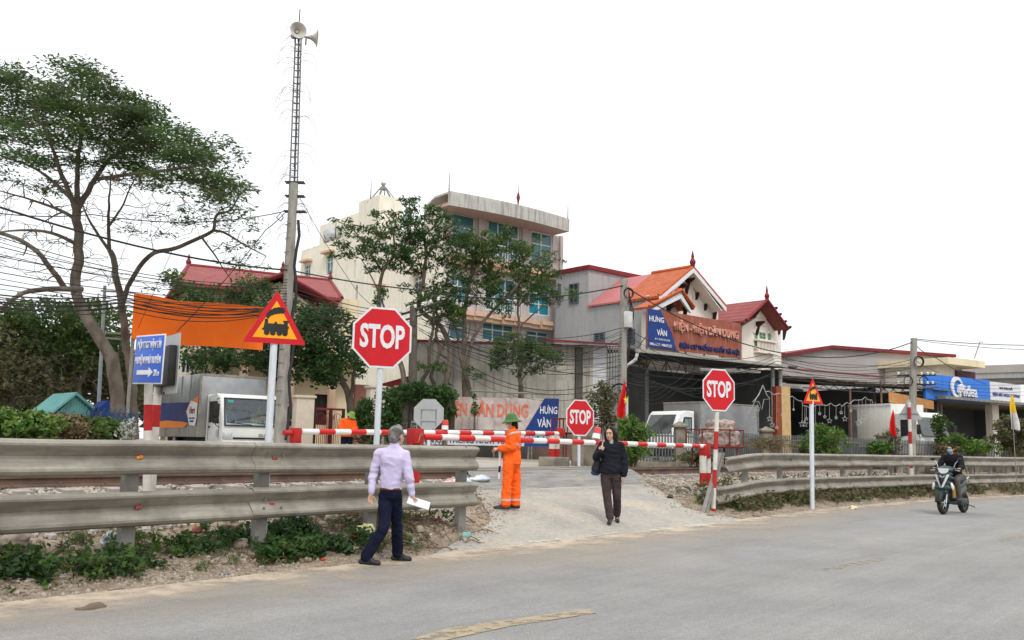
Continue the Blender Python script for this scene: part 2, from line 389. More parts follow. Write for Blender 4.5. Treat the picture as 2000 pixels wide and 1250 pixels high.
gpoly([(100, 1156), (420, 1122), (660, 1098), (660, 1100), (420, 1125), (100, 1160)], .02, wp2, 'edge_line')
# ---------------------------------------------------------------- railway
railm = mat('rusty_rail', (.17, .105, .07), (.10, .065, .05), rough=.75, metal=.2, sc_=3, bump=.2)
railtop = mat('polished_rail_head', (.36, .27, .20), (.26, .18, .12), rough=.35, metal=.7, sc_=4)
prof = [(-.061, 0), (.061, 0), (.061, .012), (.02, .03), (.009, .042), (.009, .102), (.034, .118), (.036, .142), (.028, .15), (-.028, .15), (-.036, .142), (-.034, .118), (-.009, .102), (-.009, .042), (-.02, .03), (-.061, .012)]
for k, w in enumerate((12.5, 13.5)):
    b = MB(); b.prism([(w+a, .735+z) for a, z in prof], -60, 260, railm, axis='x')
    for i, (f) in enumerate(b.f):
        pass
    top = b.mi(railtop); b.box(-60, 260, w-.029, w+.029, .8855, .8875, railtop)
    tag(b.build('rail', ang=20), ['rusty steel rail nearest the road, running the whole width of the scene', 'rusty steel rail on the far side of the track'][k], 'rail', 'rails of the track')
slp = mat('sleeper_concrete', (.40, .37, .33), (.28, .25, .22), rough=.9, sc_=5, bump=.4, bs=30)
b = MB(); b.prism([(-1.0, 0), (1.0, 0), (1.0, .17), (.72, .19), (.35, .13), (-.35, .13), (-.72, .19), (-1.0, .17)], -.12, .12, slp, axis='x')
sl0 = b.build('sleeper'); 
for w in (-.5, .5):
    for sgn in (-1, 1):
        cl = MB(); cl.box(-.06, .06, w+sgn*.07, w+sgn*.13, .18, .21, railm); cl.cyl((0, w+sgn*.10, .209), .018, .05, railm, 8); cl.build('rail_clip', parent=sl0)
kids(sl0)
tag(sl0, 'grey concrete sleeper bedded in ballast under the two rusty rails', 'sleeper', 'concrete sleepers')
k = 0; x = -1.5; sl0.location = (x, 13.0, .545)
while x < 62:
    x += .62
    if crossing(x, 11.9) > .5 and crossing(x, 13.9) > .5: continue
    c_ = copy_tree(sl0) if x < 22 else sl0.copy()
    if x >= 22: C.objects.link(c_)
    c_.location = (x, 13.0, .545)
# ballast stones
stm = mat('ballast_stone', (.50, .48, .45), (.27, .255, .24), rough=.95, island=2, sc_=.9, c3=(.42, .36, .29))
def stones(name, pts, smin, smax, m, seed=1, label=None):
    r = np.random.default_rng(seed); bm = bmesh.new(); bmesh.ops.create_icosphere(bm, subdivisions=1, radius=1)
    base = np.array([v.co[:] for v in bm.verts]); tri = np.array([[v.index for v in f.verts] for f in bm.faces]); bm.free()
    N = len(pts); P = np.asarray(pts)
    s = r.uniform(smin, smax, (N, 1, 1)); V = base[None]*s*r.uniform(.55, 1.1, (N, 1, 3))*(1+r.uniform(-.28, .28, (N, len(base), 1)))
    a = r.uniform(0, 6.28, N); c_, s_ = np.cos(a), np.sin(a); Rm = np.zeros((N, 3, 3)); Rm[:, 0, 0] = c_; Rm[:, 0, 1] = -s_; Rm[:, 1, 0] = s_; Rm[:, 1, 1] = c_; Rm[:, 2, 2] = 1
    V = np.einsum('nij,nkj->nki', Rm, V)+P[:, None]
    V[:, :, :] = V; F_ = (tri[None]+np.arange(N)[:, None, None]*len(base)).reshape(-1, 3)
    me = bpy.data.meshes.new(name); me.from_pydata(V.reshape(-1, 3).tolist(), [], F_.tolist()); me.materials.append(m)
    o = bpy.data.objects.new(name, me); C.objects.link(o); return tag(o, label, kind='stuff')
pts = []
for i in range(19000):
    x = 2+38*random.random()**1.35; w = U(9.9, 14.5)
    if crossing(x, w) > .35 and w < 14.5: continue
    if w < 11.4 and random.random() < .45: continue
    if abs(w-12.5) < .09 or abs(w-13.5) < .09: continue
    pts.append((x, w, gbump(x, w)+.01+U(0, .03)))
stones('ballast', pts, .018, .052, stm, label='pale grey crushed stone ballast round the track')
# ================================================================ GUARDRAILS
galv = mat('weathered_galvanised_steel', (.33, .305, .255), (.205, .192, .162), rough=.72, metal=.1, sc_=1.6, bump=.2, bs=25, stretch=(.5, 4, 6), c3=(.15, .135, .11), s3=2.4, f3=.7, streak=(.13, .11, .085), sfac=.55, grain=[(40, .10), (7, .08)])
galv2 = mat('dusty_steel_post', (.25, .24, .215), (.17, .162, .145), rough=.75, metal=.1, sc_=4, bump=.15, streak=(.14, .12, .10), sfac=.5, grain=[(40, .08)])
boltm = mat('rusty_bolt', (.16, .09, .06), (.22, .17, .14), rough=.8, sc_=20)
amber = mat('amber_reflector', (.75, .30, .03), (.55, .14, .03), rough=.3, sc_=30)
redrf = mat('red_reflector', (.42, .06, .04), (.20, .06, .04), rough=.4, sc_=30)
WPROF = [(.01, .345), (-.05, .342), (-.09, .332), (-.112, .308), (-.110, .288), (-.035, .205), (-.018, .188), (-.030, .165), (-.100, .090), (-.113, .070), (-.113, .045), (-.09, .015), (-.045, -.002), (.01, .0)]
def beam(path, zs, parent, off=0, name='beam', dent=0):
    """W-section sheet swept along path [(x,y)], zs bottom heights"""
    b = MB(); n = len(path); pr = WPROF+[(y+.006, z*.985+.002) for y, z in reversed(WPROF)]; k = len(pr); v = []
    for i, (x, y) in enumerate(path):
        a = Vector(path[max(0, i-1)]); c = Vector(path[min(n-1, i+1)]); t = (c-a).normalized(); nn = Vector((-t.y, t.x))
        for q, (py_, pz) in enumerate(pr):
            dn = dent*nz(x, pz*3, .9, 5)*(1 if pz > .2 else .4)
            v.append((x+nn.x*(py_-off+dn), y+nn.y*(py_-off+dn), zs[i]+pz+dent*.5*nz(x, 0, .6, 9)))
    f = [(i*k+j, (i+1)*k+j, (i+1)*k+(j+1) % k, i*k+(j+1) % k) for i in range(n-1) for j in range(k)]
    f += [tuple(range(k-1, -1, -1)), tuple((n-1)*k+j for j in range(k))]
    b.add(v, f, galv); return b.build(name, parent, ang=24)
def bolt(P, parent, r=.016, m=None):
    b = MB(); M = Matrix.Rotation(R(90), 4, 'X'); b.lathe([(0, .02), (r*.7, .018), (r, .008), (r, 0)], m or boltm, 8, M=M)
    o = b.build('bolt', parent); o.location = P; return o
def gpost(x, y, z0, z1, rz, parent, tilt=0):
    b = MB(); b.box(-.075, .075, .0, .008, z0, z1, galv2); b.box(-.075, -.067, .008, .09, z0, z1, galv2); b.box(.067, .075, .008, .09, z0, z1, galv2)
    o = b.build('post', parent); o.location = (x, y, 0); o.rotation_euler = (0, tilt, rz); return o
gl = thing('guardrail', 'long weathered double steel guardrail on the left, beside the walking man', 'guardrail')
X1 = [-6+i*.25 for i in range(51)]; X1[-1] = 6.50
P1 = [(x, 8.9) for x in X1]; X2 = [6.38+i*.24 for i in range(17)]; P2 = [(x, 8.9) for x in X2]
beam(P1, [1.035]*len(P1), gl, dent=.03); beam(P2, [1.035+.0*i for i in range(len(P2))], gl, off=.008, dent=.02)
beam(P1, [.52]*len(P1), gl, dent=.015); beam(P2, [.53]*len(P2), gl, off=.008, dent=.015)
for px in (-60, 258, 515, 730, 905):
    P = Ww(px, 940, 8.93); gpost(P.x, 8.93, gz(P.x, 8.9)-.35, 1.33, 0, gl)
    b = MB(); b.box(-.05, .05, -.03, .005, 0, .09, galv2); o = b.build('spacer_block', gl); o.location = (P.x, 8.925, 1.16)
for (px, py) in ((513, 872), (557, 872), (524, 885), (552, 890), (521, 914), (554, 915), (519, 962), (552, 960), (517, 976), (515, 992), (549, 991), (910, 871), (918, 890), (909, 901), (916, 910), (905, 953), (911, 971), (912, 985)):
    P = Ww(px, py, 8.84 if 880 < py < 905 or 970 < py < 980 else 8.805); bolt(P, gl, .015)
for (px, py, mt) in ((272, 893, amber), (270, 990, redrf), (536, 895, redrf), (530, 985, redrf)):
    P = Ww(px, py, 8.86); b = MB(); b.bbox(-.034, .034, -.018, .018, -.017, .017, mt, .006)
    o = b.build('reflector', gl); o.location = (P.x, 8.86, P.z); o.rotation_euler = (0, -.3 if px < 400 else 0, 0)
gr = thing('guardrail', 'bent double steel guardrail curving along the right road edge behind the scooter', 'guardrail')
def rpath(s): return 8.9+curve_off(s)
ss = [17.9+i*.35 for i in range(150)]
def s_at(px):                       # where the guardrail line crosses pixel column px
    return min((i*.02+15 for i in range(2500)), key=lambda s: abs(proj((s, rpath(s), 1.2))[0]-px))
def zsag(s, z): return z-.13*math.exp(-(max(0, s-17.9)/1.6)**2)
s0u, s0l = s_at(1413), s_at(1392)
cuts = [s_at(1541), s_at(1657), s_at(1757), s_at(1857), 50, 62]
for lvl, s0 in ((1.01, s0u), (.40, s0l)):
    a = s0
    for i, e in enumerate(cuts):
        S = fr(a, e+.10, .3)+[e+.10]
        beam([(s, rpath(s)) for s in S], [zsag(s, lvl) for s in S], gr, off=.008*(i % 2), dent=.02 if i < 2 else .01); a = e
for px in (1457, 1527, 1592, 1650, 1704, 1746, 1795, 1850, 1901, 1937, 1969, 1998, 2030):
    s = s_at(px); gpost(s, rpath(s)+.03, gz(s, 8.9)-.4, 1.30 if px > 1460 else 1.0, math.atan2(rpath(s+.2)-rpath(s-.2), .4), gr, tilt=.12 if px < 1460 else (.03 if px < 1530 else 0))
for px, py in ((1482, 905), (1545, 898), (1605, 897), (1660, 896), (1714, 896), (1761, 896), (1547, 951), (1660, 944), (1761, 938)):
    s = s_at(px); P = Ww(px, py, rpath(s)-.05); bolt(P, gr, .03)
a, c = Wz(1377, 1008, .05), None
A = Ww(1378, 1010, 8.86); Bt = Ww(1414, 884, 8.95)
b = MB(); d = (Bt-A); side = Vector((.07, 0, 0))
b.slab([A-side, A+side, Bt+side, Bt-side], (0, .012, 0), galv2); b.slab([A-side, A-side+Vector((.012, 0, 0)), Bt-side+Vector((.012, 0, 0)), Bt-side], (0, .10, 0), galv2)
b.slab([A+side-Vector((.012, 0, 0)), A+side, Bt+side, Bt+side-Vector((.012, 0, 0))], (0, .10, 0), galv2); b.build('leaning_end_post', gr)
# ================================================================ SIGNS
redp = mat('sign_red', (.56, .012, .022), (.50, .012, .02), rough=.38, sc_=5, grain=[(9, .05)])
whp = mat('sign_white', (.72, .73, .75), (.62, .63, .66), rough=.45, sc_=9)
yel = mat('sign_yellow', (.85, .36, .012), (.80, .33, .012), rough=.4, sc_=4)
blk = mat('black_paint', (.018, .018, .018), (.03, .03, .03), rough=.5)
whpost = mat('brushed_white_post_paint', (.66, .69, .72), (.52, .57, .62), rough=.6, sc_=4, stretch=(6, 6, .8), grain=[(14, .06)], bump=.2)
stw = mat('striped_white_paint', (.68, .655, .60), (.58, .55, .50), rough=.7, sc_=8, c3=(.38, .33, .28), s3=6, f3=.5)
strd = mat('striped_red_paint', (.46, .022, .018), (.38, .02, .02), rough=.6, sc_=8, c3=(.25, .03, .03), s3=7, f3=.5)
back = mat('grey_sign_back', (.40, .42, .42), (.34, .36, .365), rough=.5, metal=.3, sc_=3)
def octo(r): return [(r*math.cos(R(22.5+45*k)), r*math.sin(R(22.5+45*k))) for k in range(8)]
def striped(b, x, y, z0, z1, r, bands, n=14, top=stw):
    """bands: list of z (absolute, descending) where the colour flips, starting with `top`"""
    zs = [z1]+[z for z in bands if z0 < z < z1]+[z0]; cols = [top, strd if top is stw else stw]
    for i in range(len(zs)-1): b.tube([(x, y, zs[i+1]), (x, y, zs[i])], r, cols[i % 2], n, cap=(i == 0))
def stop_sign(px, py, d, D, a, label, post='white', pz0=None, rear=False, ppx=None, ppy=None, lean=0):
    P = W(px, py, d); B = W(ppx or px, ppy or py, d); zb = (pz0 if pz0 is not None else gz(B.x, B.y))-.05
    t = thing('stop_sign', label, 'stop sign', (P.x, P.y, zb), yaw(px, a))
    h = P.z-zb; r = D/2/math.cos(R(22.5)); fy = -1 if not rear else 1
    b = MB(); b.prism([(x, z+h) for x, z in octo(r)], -.05, -.044, back if rear else whp)
    b.build('plate', t, smooth=False)
    f = MB(); f.prism([(x, z+h) for x, z in octo(r*.935)], -.053 if not rear else -.0435, -.0503 if not rear else -.041, redp); f.build('red_face', t, smooth=False)
    text('STOP', whp, D*.76, D*.40, t, (0, -.055 if not rear else -.038, h+D*.02), (0, 0, math.pi) if rear else None, 'lettering', .003, .032)
    lx = (B-Vector((P.x, P.y, 0))).dot(Vector((math.cos(yaw(px, a)), math.sin(yaw(px, a)), 0)))
    b = MB()
    if post == 'white': b.tube([(lx, 0, 0), (0, 0, h-D*.3)], .042, whpost, 14)
    elif post == 'striped':
        n = 9; L_ = h-D*.3; bandh = .42
        pts = [Vector((lx, 0, 0)).lerp(Vector((0, 0, L_)), i/60) for i in range(61)]
        for i in range(60):
            zt = pts[i+1].z; k = int((h-D*.5-zt)/.40+10)
            b.tube([pts[i], pts[i+1]], .045, stw if k % 2 == 0 else strd, 14, cap=(i == 59))
    b.build('post', t)
    if rear:
        b = MB(); b.box(-.2, .2, -.075, -.0503, h-.02+.14, h+.14+.02, back); b.box(-.2, .2, -.075, -.0503, h-.18, h-.14, back); b.box(-.2, -.18, -.07, -.0503, h-.3, h+.12, galv2); b.box(.18, .2, -.07, -.0503, h-.3, h+.12, galv2); b.build('bracket', t)
    return t
stop_sign(745, 660, 13.0, .86, 16, 'large red stop sign on a white post beside the walking man', ppx=734, ppy=860)
stop_sign(1401, 762, 19.6, .89, 42, 'red stop sign on a red and white striped post at the bent guardrail end', post='striped', ppx=1388, ppy=965)
stop_sign(1131, 816, 25.6, .99, 40, 'low red stop sign above the concrete fence pillar, left of the woman', post='white', ppx=1131, ppy=905, pz0=.8)
stop_sign(838, 809, 24, .78, -10, 'grey back of an octagonal sign beside the dark utility pole', post='white', ppx=838, ppy=880, pz0=.8, rear=True)
def tri(r, s=1.0): return [(r*s*math.cos(R(90+120*k)), r*s*math.sin(R(90+120*k))) for k in range(3)]
def rtri(R_, c):                      # triangle with rounded corners
    T = tri(R_); out = []
    for i in range(3):
        p = Vector(T[i]); q0 = Vector(T[i-1]); q1 = Vector(T[(i+1) % 3]); a = p+(q0-p).normalized()*c; e = p+(q1-p).normalized()*c
        for k in range(5): t_ = k/4; out.append(tuple(a*(1-t_)**2+p*2*t_*(1-t_)+e*t_*t_))
    return out
def warn_sign(px, py, d, side, a, label, pw, rear=False, ppx=None, ppy=None, pz0=None, post='white'):
    P = W(px, py, d); B = W(ppx or px, ppy or py, d); zb = (pz0 if pz0 is not None else gz(B.x, B.y))-.05; yw = yaw(px, a)
    t = thing('warning_sign', label, 'warning sign', (P.x, P.y, zb), yw); h = P.z-zb; r = side/math.sqrt(3)
    b = MB(); b.prism([(x, z+h) for x, z in rtri(r, side*.05)], -.05, -.044, back if rear else redp); b.build('plate', t, smooth=False)
    if not rear:
        b = MB(); b.prism([(x, z+h) for x, z in tri(r*.70)], -.053, -.0503, yel); b.build('yellow_field', t, smooth=False)
        k = side*.32; z0 = h-side*.135; b = MB(); Y = (-.056, -.0533)
        b.prism([(-.55*k, z0+.12*k), (.62*k, z0+.12*k), (.62*k, z0+.30*k), (.66*k, z0+.30*k), (.66*k, z0+.42*k), (.60*k, z0+.42*k), (.60*k, z0+.62*k), (.66*k, z0+.62*k), (.66*k, z0+.70*k), (.36*k, z0+.70*k), (.36*k, z0+.62*k), (.40*k, z0+.62*k), (.40*k, z0+.52*k), (.08*k, z0+.52*k), (.05*k, z0+.62*k), (-.04*k, z0+.62*k), (-.08*k, z0+.52*k), (-.38*k, z0+.52*k), (-.38*k, z0+.74*k), (-.54*k, z0+.74*k), (-.54*k, z0+.60*k), (-.58*k, z0+.30*k), (-.66*k, z0+.25*k), (-.66*k, z0+.18*k), (-.55*k, z0+.18*k)], *Y, blk)
        for wx in (-.42, -.12, .20, .48): b.cyl((wx*k, -.0567, z0+.06*k), .14*k, .003, blk, 14, 'y')
        for (ex, ez, er) in ((-.40, .86, .09), (-.34, .98, .12), (-.22, 1.08, .15), (-.05, 1.16, .17), (.12, 1.2, .17), (.28, 1.2, .15)): b.cyl((ex*k, -.0573-.0003*ex, z0+ez*k), er*k, .0035, blk, 14, 'y')
        b.build('train_pictogram', t, smooth=False)
    lx = (B-Vector((P.x, P.y, 0))).dot(Vector((math.cos(yw), math.sin(yw), 0))); b = MB()
    top = h+(r*.2 if not rear else r*.7)
    if post == 'white': b.tube([(lx, -.0, 0), (0, 0, top)], pw, whpost, 14)
    else:
        striped(b, 0, -.11, 0, top, pw, [top-.16-.43*i for i in range(12)])
        b.box(-.3, .3, -.075, -.0503, h-.06, h-.03, galv2)
    b.build('post', t); return t
warn_sign(537, 637, 10.9, .74, 8, 'triangular train warning sign on a white post, nearest and leftmost', .042, ppx=524, ppy=860)
warn_sign(1585, 772, 22.8, .74, 50, 'narrow looking train warning sign on a white post behind the right guardrail', .055, ppx=1583, ppy=985, pz0=.0)
warn_sign(1776, 806, 33, .86, 0, 'grey back of a triangular sign on a red and white post behind the right guardrail', .06, rear=True, ppx=1776, ppy=950, pz0=.3, post='striped')
# blue direction sign on two striped concrete posts
blue = mat('sign_blue', (.035, .13, .60), (.03, .11, .52), rough=.4, sc_=5)
t = thing('direction_sign', 'blue direction sign with a white arrow on two red and white posts', 'road sign')
P1_, P2_ = W(292, 702, 10.25), W(316, 700, 10.7)
for (tx, ty, bx, by, d, z0) in ((291, 700, 286, 1040, 10.55, .2), (313, 680, 296, 960, 11.1, .4)):
    b = MB(); T = W(tx, ty, d); Bm = W(bx, by, d); dr = (T-Bm)
    Bm = Bm-dr.normalized()*.4
    N = 40
    for i in range(N):
        q0, q1 = Bm.lerp(T, i/N), Bm.lerp(T, (i+1)/N); py_ = proj((q0+q1)/2)[1]
        red = (790 < py_ < 838) or (910 < py_ < 925) or (1018 < py_ < 1030) or (py_ > 1052)
        b.tube([q0, q1], .047, strd if red else stw, 12, cap=(i == N-1))
    b.build('post', t)
yw = yaw(293, -66); 
pl = MB(); pl.bbox(-.37, .37, -.012, .0, -.275, .275, whp, .005); o = pl.build('plate', t); o.location = P1_; o.rotation_euler = (0, R(2), yw)
pb = MB(); pb.bbox(-.355, .355, -.016, -.0125, -.26, .26, blue, .002); o2 = pb.build('blue_face', o)
text('ĐỘI TTGT VẬN TẢI', whp, .60, .13, o, (0, -.019, .165), bold=.015); text('HUYỆN PHÚ XUYÊN', whp, .64, .13, o, (0, -.019, -.005), bold=.015)
text('2Km', whp, .13, .07, o, (.24, -.019, -.15), bold=.01)
b = MB(); b.prism([(-.26, -.17), (.04, -.17), (.04, -.20), (.15, -.145), (.04, -.09), (.04, -.12), (-.26, -.12)], -.0195, -.0165, whp); b.build('arrow', o, smooth=False)
t = thing('signal_box', 'black square lamp box in a grey steel frame behind the blue sign', 'signal box', tuple(W(321, 713, 10.9)), yaw(325, -74))
b = MB(); b.bbox(-.3, .3, -.04, .05, -.25, .22, blk, .015); b.build('housing', t); b = MB(); b.box(-.36, .36, .05, .062, -.34, .36, back); b.build('back_plate', t)
b = MB(); b.tube([(-.1, .03, -.34), (-.12, .1, -.3)], .02, galv2); b.build('bracket', t)
# ================================================================ BARRIERS
def boom(A, B, r, band, parent, off=0):
    L_ = (B-A).length; n = max(2, int(L_/band)); d = (B-A)
    b = MB()
    for i in range(n):
        q0, q1 = A+d*(i/n), A+d*((i+1)/n); b.tube([q0, q1], r, (strd2 if (i+off) % 2 == 0 else stw2), 14, cap=(i in (0, n-1)))
    return b.build('boom', parent)
stw2 = mat('boom_white', (.76, .755, .74), (.70, .69, .67), rough=.4, sc_=5, grain=[(6, .05)]); strd2 = mat('boom_red', (.60, .022, .018), (.50, .02, .018), rough=.4, sc_=5)
WB = 10.4
t = thing('barrier_gate', 'nearer red and white crossing barrier with its boom lowered behind the man in orange', 'barrier')
A = Ww(826, 853, WB); E = Ww(1380, 872, WB)
boom(A, E, .052, .40, t)
H = Ww(811, 852, WB); rr = .115
b = MB(); b.bbox(H.x-.10, H.x+.10, WB-.10, WB+.10, H.z-.12, H.z+.12, strd, .01); b.build('pivot_housing', t)
b = MB(); zb = gz(H.x, WB)
for dx in (-.045, .04): b.cyl((H.x+dx, WB, zb+.12), .062, H.z-.11-zb-.12, strd, 14)
b.build('pivot_post', t)
b = MB(); b.bbox(H.x-.12, H.x+.12, WB-.11, WB+.11, zb-.3, zb+.13, stw, .02); b.build('concrete_foot', t)
wire = mat('yellow_wire', (.6, .35, .08), (.5, .2, .05), rough=.5)
b = MB(); b.tube([(H.x+.0, WB-.11, H.z+.02), (H.x-.03, WB-.13, H.z-.01), (H.x-.04, WB-.125, H.z-.07), (H.x-.05, WB-.105, H.z-.1)], .006, wire, 6); b.cyl((H.x+.02, WB-.125, H.z+.03), .02, .03, galv2, 10, 'y'); b.build('cable_tail', t)
def rest_post(px, pyt, pyb, w, t, name='rest_post', head=True, dx=.11, ground=None):
    T = Ww(px, pyt, w); Bm = Ww(px, pyb, w); zb = Bm.z-.3
    for q, o_ in enumerate((-dx, dx)):
        b = MB(); z1 = T.z-(.22 if head else 0); n = 24; hgt = z1-Bm.z
        for i, (f0, f1, c_) in enumerate(((1, .55, stw), (.55, .22, strd), (.22, -.3, stw))):
            b.tube([(T.x+o_, w, Bm.z+hgt*f1), (T.x+o_, w, Bm.z+hgt*f0)], .085, c_, 14, cap=(i == 0))
        b.build(name, t)
    if head:
        b = MB(); b.bbox(T.x-.17, T.x-.04, w-.08, w+.08, T.z-.24, T.z+.03, strd, .015); b.bbox(T.x-.035, T.x+.13, w-.09, w+.09, T.z-.28, T.z+.09, strd, .015); b.build('boom_rest', t)
rest_post(1377, 872, 965, WB, t)
def lamp(P, t, label, rz=0):
    o = thing('warning_lamp', label, 'lamp', tuple(P), 0)
    b = MB(); b.lathe([(0, .0), (.085, 0), (.08, .1)], stw2, 16); b.build('lamp_base', o)
    b = MB(); b.lathe([(.08, .1), (.075, .22), (.06, .235), (0, .24)], mat('red_lamp_lens', (.6, .03, .03), (.5, .02, .02), rough=.2, coat=.5), 16); b.build('lens', o)
    o.rotation_euler = (0, rz, 0); return o
lamp(Ww(1164, 857, WB)+Vector((0, 0, .0)), t, 'red and white lamp tilted on the nearer barrier boom beside the woman', R(14))
t = thing('barrier_gate', 'farther red and white crossing barrier reaching from beside the white truck', 'barrier')
WF = 15.6
A = Ww(588, 843, WF); E = Ww(1098, 847, WF)
boom(A, E, .062, .44, t, 1)
H = Ww(577, 847, WF); b = MB(); b.bbox(H.x-.08, H.x+.10, WF-.09, WF+.09, H.z-.18, H.z+.12, strd, .015); b.cyl((H.x-.3, WF, H.z+.01), .055, .2, strd, 12, 'x'); b.build('pivot_housing', t)
b = MB(); b.cyl((H.x+.02, WF, .5), .12, H.z-.18-.5, strd, 14); b.build('pivot_post', t)
rest_post(1083, 851, 908, WF-.05, t, head=False, dx=.115)
b = MB(); P = Ww(1096, 843, WF); b.bbox(P.x-.17, P.x+.1, WF-.08, WF+.08, P.z-.13, P.z+.1, strd, .015); b.build('boom_rest', t)
lamp(Ww(869, 839, WF), t, 'small red and white lamp standing on the farther barrier boom')
# ================================================================ PEOPLE
V3 = Vector
def smoothmin(): pass
class Vox:
    """solid pieces merged into ONE continuous skin by voxel remeshing"""
    def __init__(s): s.b = MB(); s.m = None
    def cap(s, p0, r0, p1, r1, n=12):
        p0, p1 = V3(p0), V3(p1); d = (p1-p0); L_ = d.length
        if L_ < 1e-5: return s.ell(p0, (r0, r0, r0))
        d.normalize(); P = []; Rr = []
        for k in range(5): a = math.pi/2*(1-k/4); P.append(p0-d*r0*math.sin(a)); Rr.append(max(r0*math.cos(a), r0*.02))
        for k in range(5): a = math.pi/2*k/4; P.append(p1+d*r1*math.sin(a)); Rr.append(max(r1*math.cos(a), r1*.02))
        s.b.tube(P, Rr, None, n); return s
    def ell(s, c, r, M=None, n=16): s.b.ell(c, r, None, n, M); return s
    def loft(s, rings, n=22):
        """rings: (centre, half width, half depth, facing angle, squareness)"""
        v = []; f = []
        for (c, rx, ry, a) in rings:
            c = V3(c)
            for k in range(n):
                t = 2*math.pi*k/n; ct, st = math.cos(t), math.sin(t); e = .8
                x = rx*math.copysign(abs(ct)**e, ct); y = ry*math.copysign(abs(st)**e, st)
                v.append(c+V3((x*math.cos(a)-y*math.sin(a), x*math.sin(a)+y*math.cos(a), 0)))
        m_ = len(rings)
        for i in range(m_-1):
            for k in range(n): f.append((i*n+k, i*n+(k+1) % n, (i+1)*n+(k+1) % n, (i+1)*n+k))
        f += [tuple(range(n-1, -1, -1)), tuple((m_-1)*n+k for k in range(n))]
        s.b.add(v, f, None); return s
    def build(s, name, m, parent, vox=.009, it=4, wr=0, ws=7, wseed=0, mfun=None, mats=None):
        me = bpy.data.meshes.new(name); me.from_pydata(s.b.v, [], s.b.f); ob = bpy.data.objects.new(name, me); C.objects.link(ob)
        r = ob.modifiers.new('r', 'REMESH'); r.mode = 'VOXEL'; r.voxel_size = vox
        q = ob.modifiers.new('s', 'SMOOTH'); q.iterations = it; q.factor = .5
        dg = bpy.context.evaluated_depsgraph_get(); me2 = bpy.data.meshes.new_from_object(ob.evaluated_get(dg))
        ob.modifiers.clear(); ob.data = me2; bpy.data.meshes.remove(me); me2.name = name
        if wr:
            N = len(me2.vertices); co = np.zeros(N*3); me2.vertices.foreach_get('co', co); no = np.zeros(N*3); me2.vertices.foreach_get('normal', no)
            co = co.reshape(-1, 3); no = no.reshape(-1, 3); d = np.empty(N)
            for i in range(N):
                x, y, z = co[i]
                a = mn.noise((x*ws+z*ws*.5, y*ws-z*ws*.6+wseed, z*ws*1.7)); b_ = mn.noise((x*ws*2.3+5, y*ws*2.3, z*ws*3.2+wseed))
                d[i] = (1-abs(a)*2.6)*.7+b_*.5-.2
            co += no*(d*wr)[:, None]; me2.vertices.foreach_set('co', co.ravel())
        me2.materials.clear()
        for q_ in (mats or [m]): me2.materials.append(q_)
        if mfun:
            n = len(me2.polygons); c = np.zeros(n*3); me2.polygons.foreach_get('center', c); c = c.reshape(-1, 3)
            me2.polygons.foreach_set('material_index', [mfun(p) for p in c])
        me2.polygons.foreach_set('use_smooth', [True]*len(me2.polygons)); me2.update()
        ob.parent = parent; return ob
def hand(vx, wr, d, n, side, curl=.5, s=1.0):
    """palm, four unequal bent fingers and a thumb leaving the side of the palm; d finger direction, n palm normal, side = thumb side vector sign"""
    d = V3(d).normalized(); n = V3(n); n = (n-d*n.dot(d)).normalized(); t = d.cross(n)*side; wr = V3(wr)
    for k in range(4):
        o_ = t*(.028-.019*k)*s; kn = wr+d*.082*s+o_*1.05; vx.cap(wr+o_*.55+d*.01, .015*s, kn, .0115*s, 8)
        L1 = (.036, .041, .038, .030)[k]*s; L2 = (.040, .045, .042, .034)[k]*s; a1 = curl*(.55+.12*k); a2 = a1+curl*.9
        p1 = kn+(d*math.cos(a1)+n*math.sin(a1))*L1; p2 = p1+(d*math.cos(a2)+n*math.sin(a2))*L2
        vx.cap(kn, .0100*s, p1, .0088*s, 8); vx.cap(p1, .0088*s, p2, .0072*s, 8)
    b0 = wr+d*.022*s+t*.026*s; b1 = b0+(d*.75+t*.75+n*.25).normalized()*.038*s; b2 = b1+(d*.95+t*.15+n*.45).normalized()*.032*s
    vx.cap(b0, .013*s, b1, .0105*s, 8); vx.cap(b1, .0105*s, b2, .0085*s, 8)
skinm = mat('skin', (.54, .33, .23), (.48, .28, .19), rough=.55, sc_=8, grain=[(30, .04)])
hairb = mat('black_hair', (.008, .007, .006), (.016, .013, .011), rough=.7, sc_=60, bump=.6, bs=160, stretch=(3, 3, .6))
hairg = mat('grey_hair', (.26, .25, .24), (.10, .095, .09), rough=.7, sc_=14, bump=.8, bs=120, lo=.42, hi=.6)
shoeb = mat('black_shoe_leather', (.02, .02, .022), (.035, .034, .034), rough=.38, sc_=20)
eyem = mat('dark_eye', (.015, .012, .01), (.02, .015, .012), rough=.2); lipm = mat('lips', (.33, .10, .09), (.30, .09, .08), rough=.5)
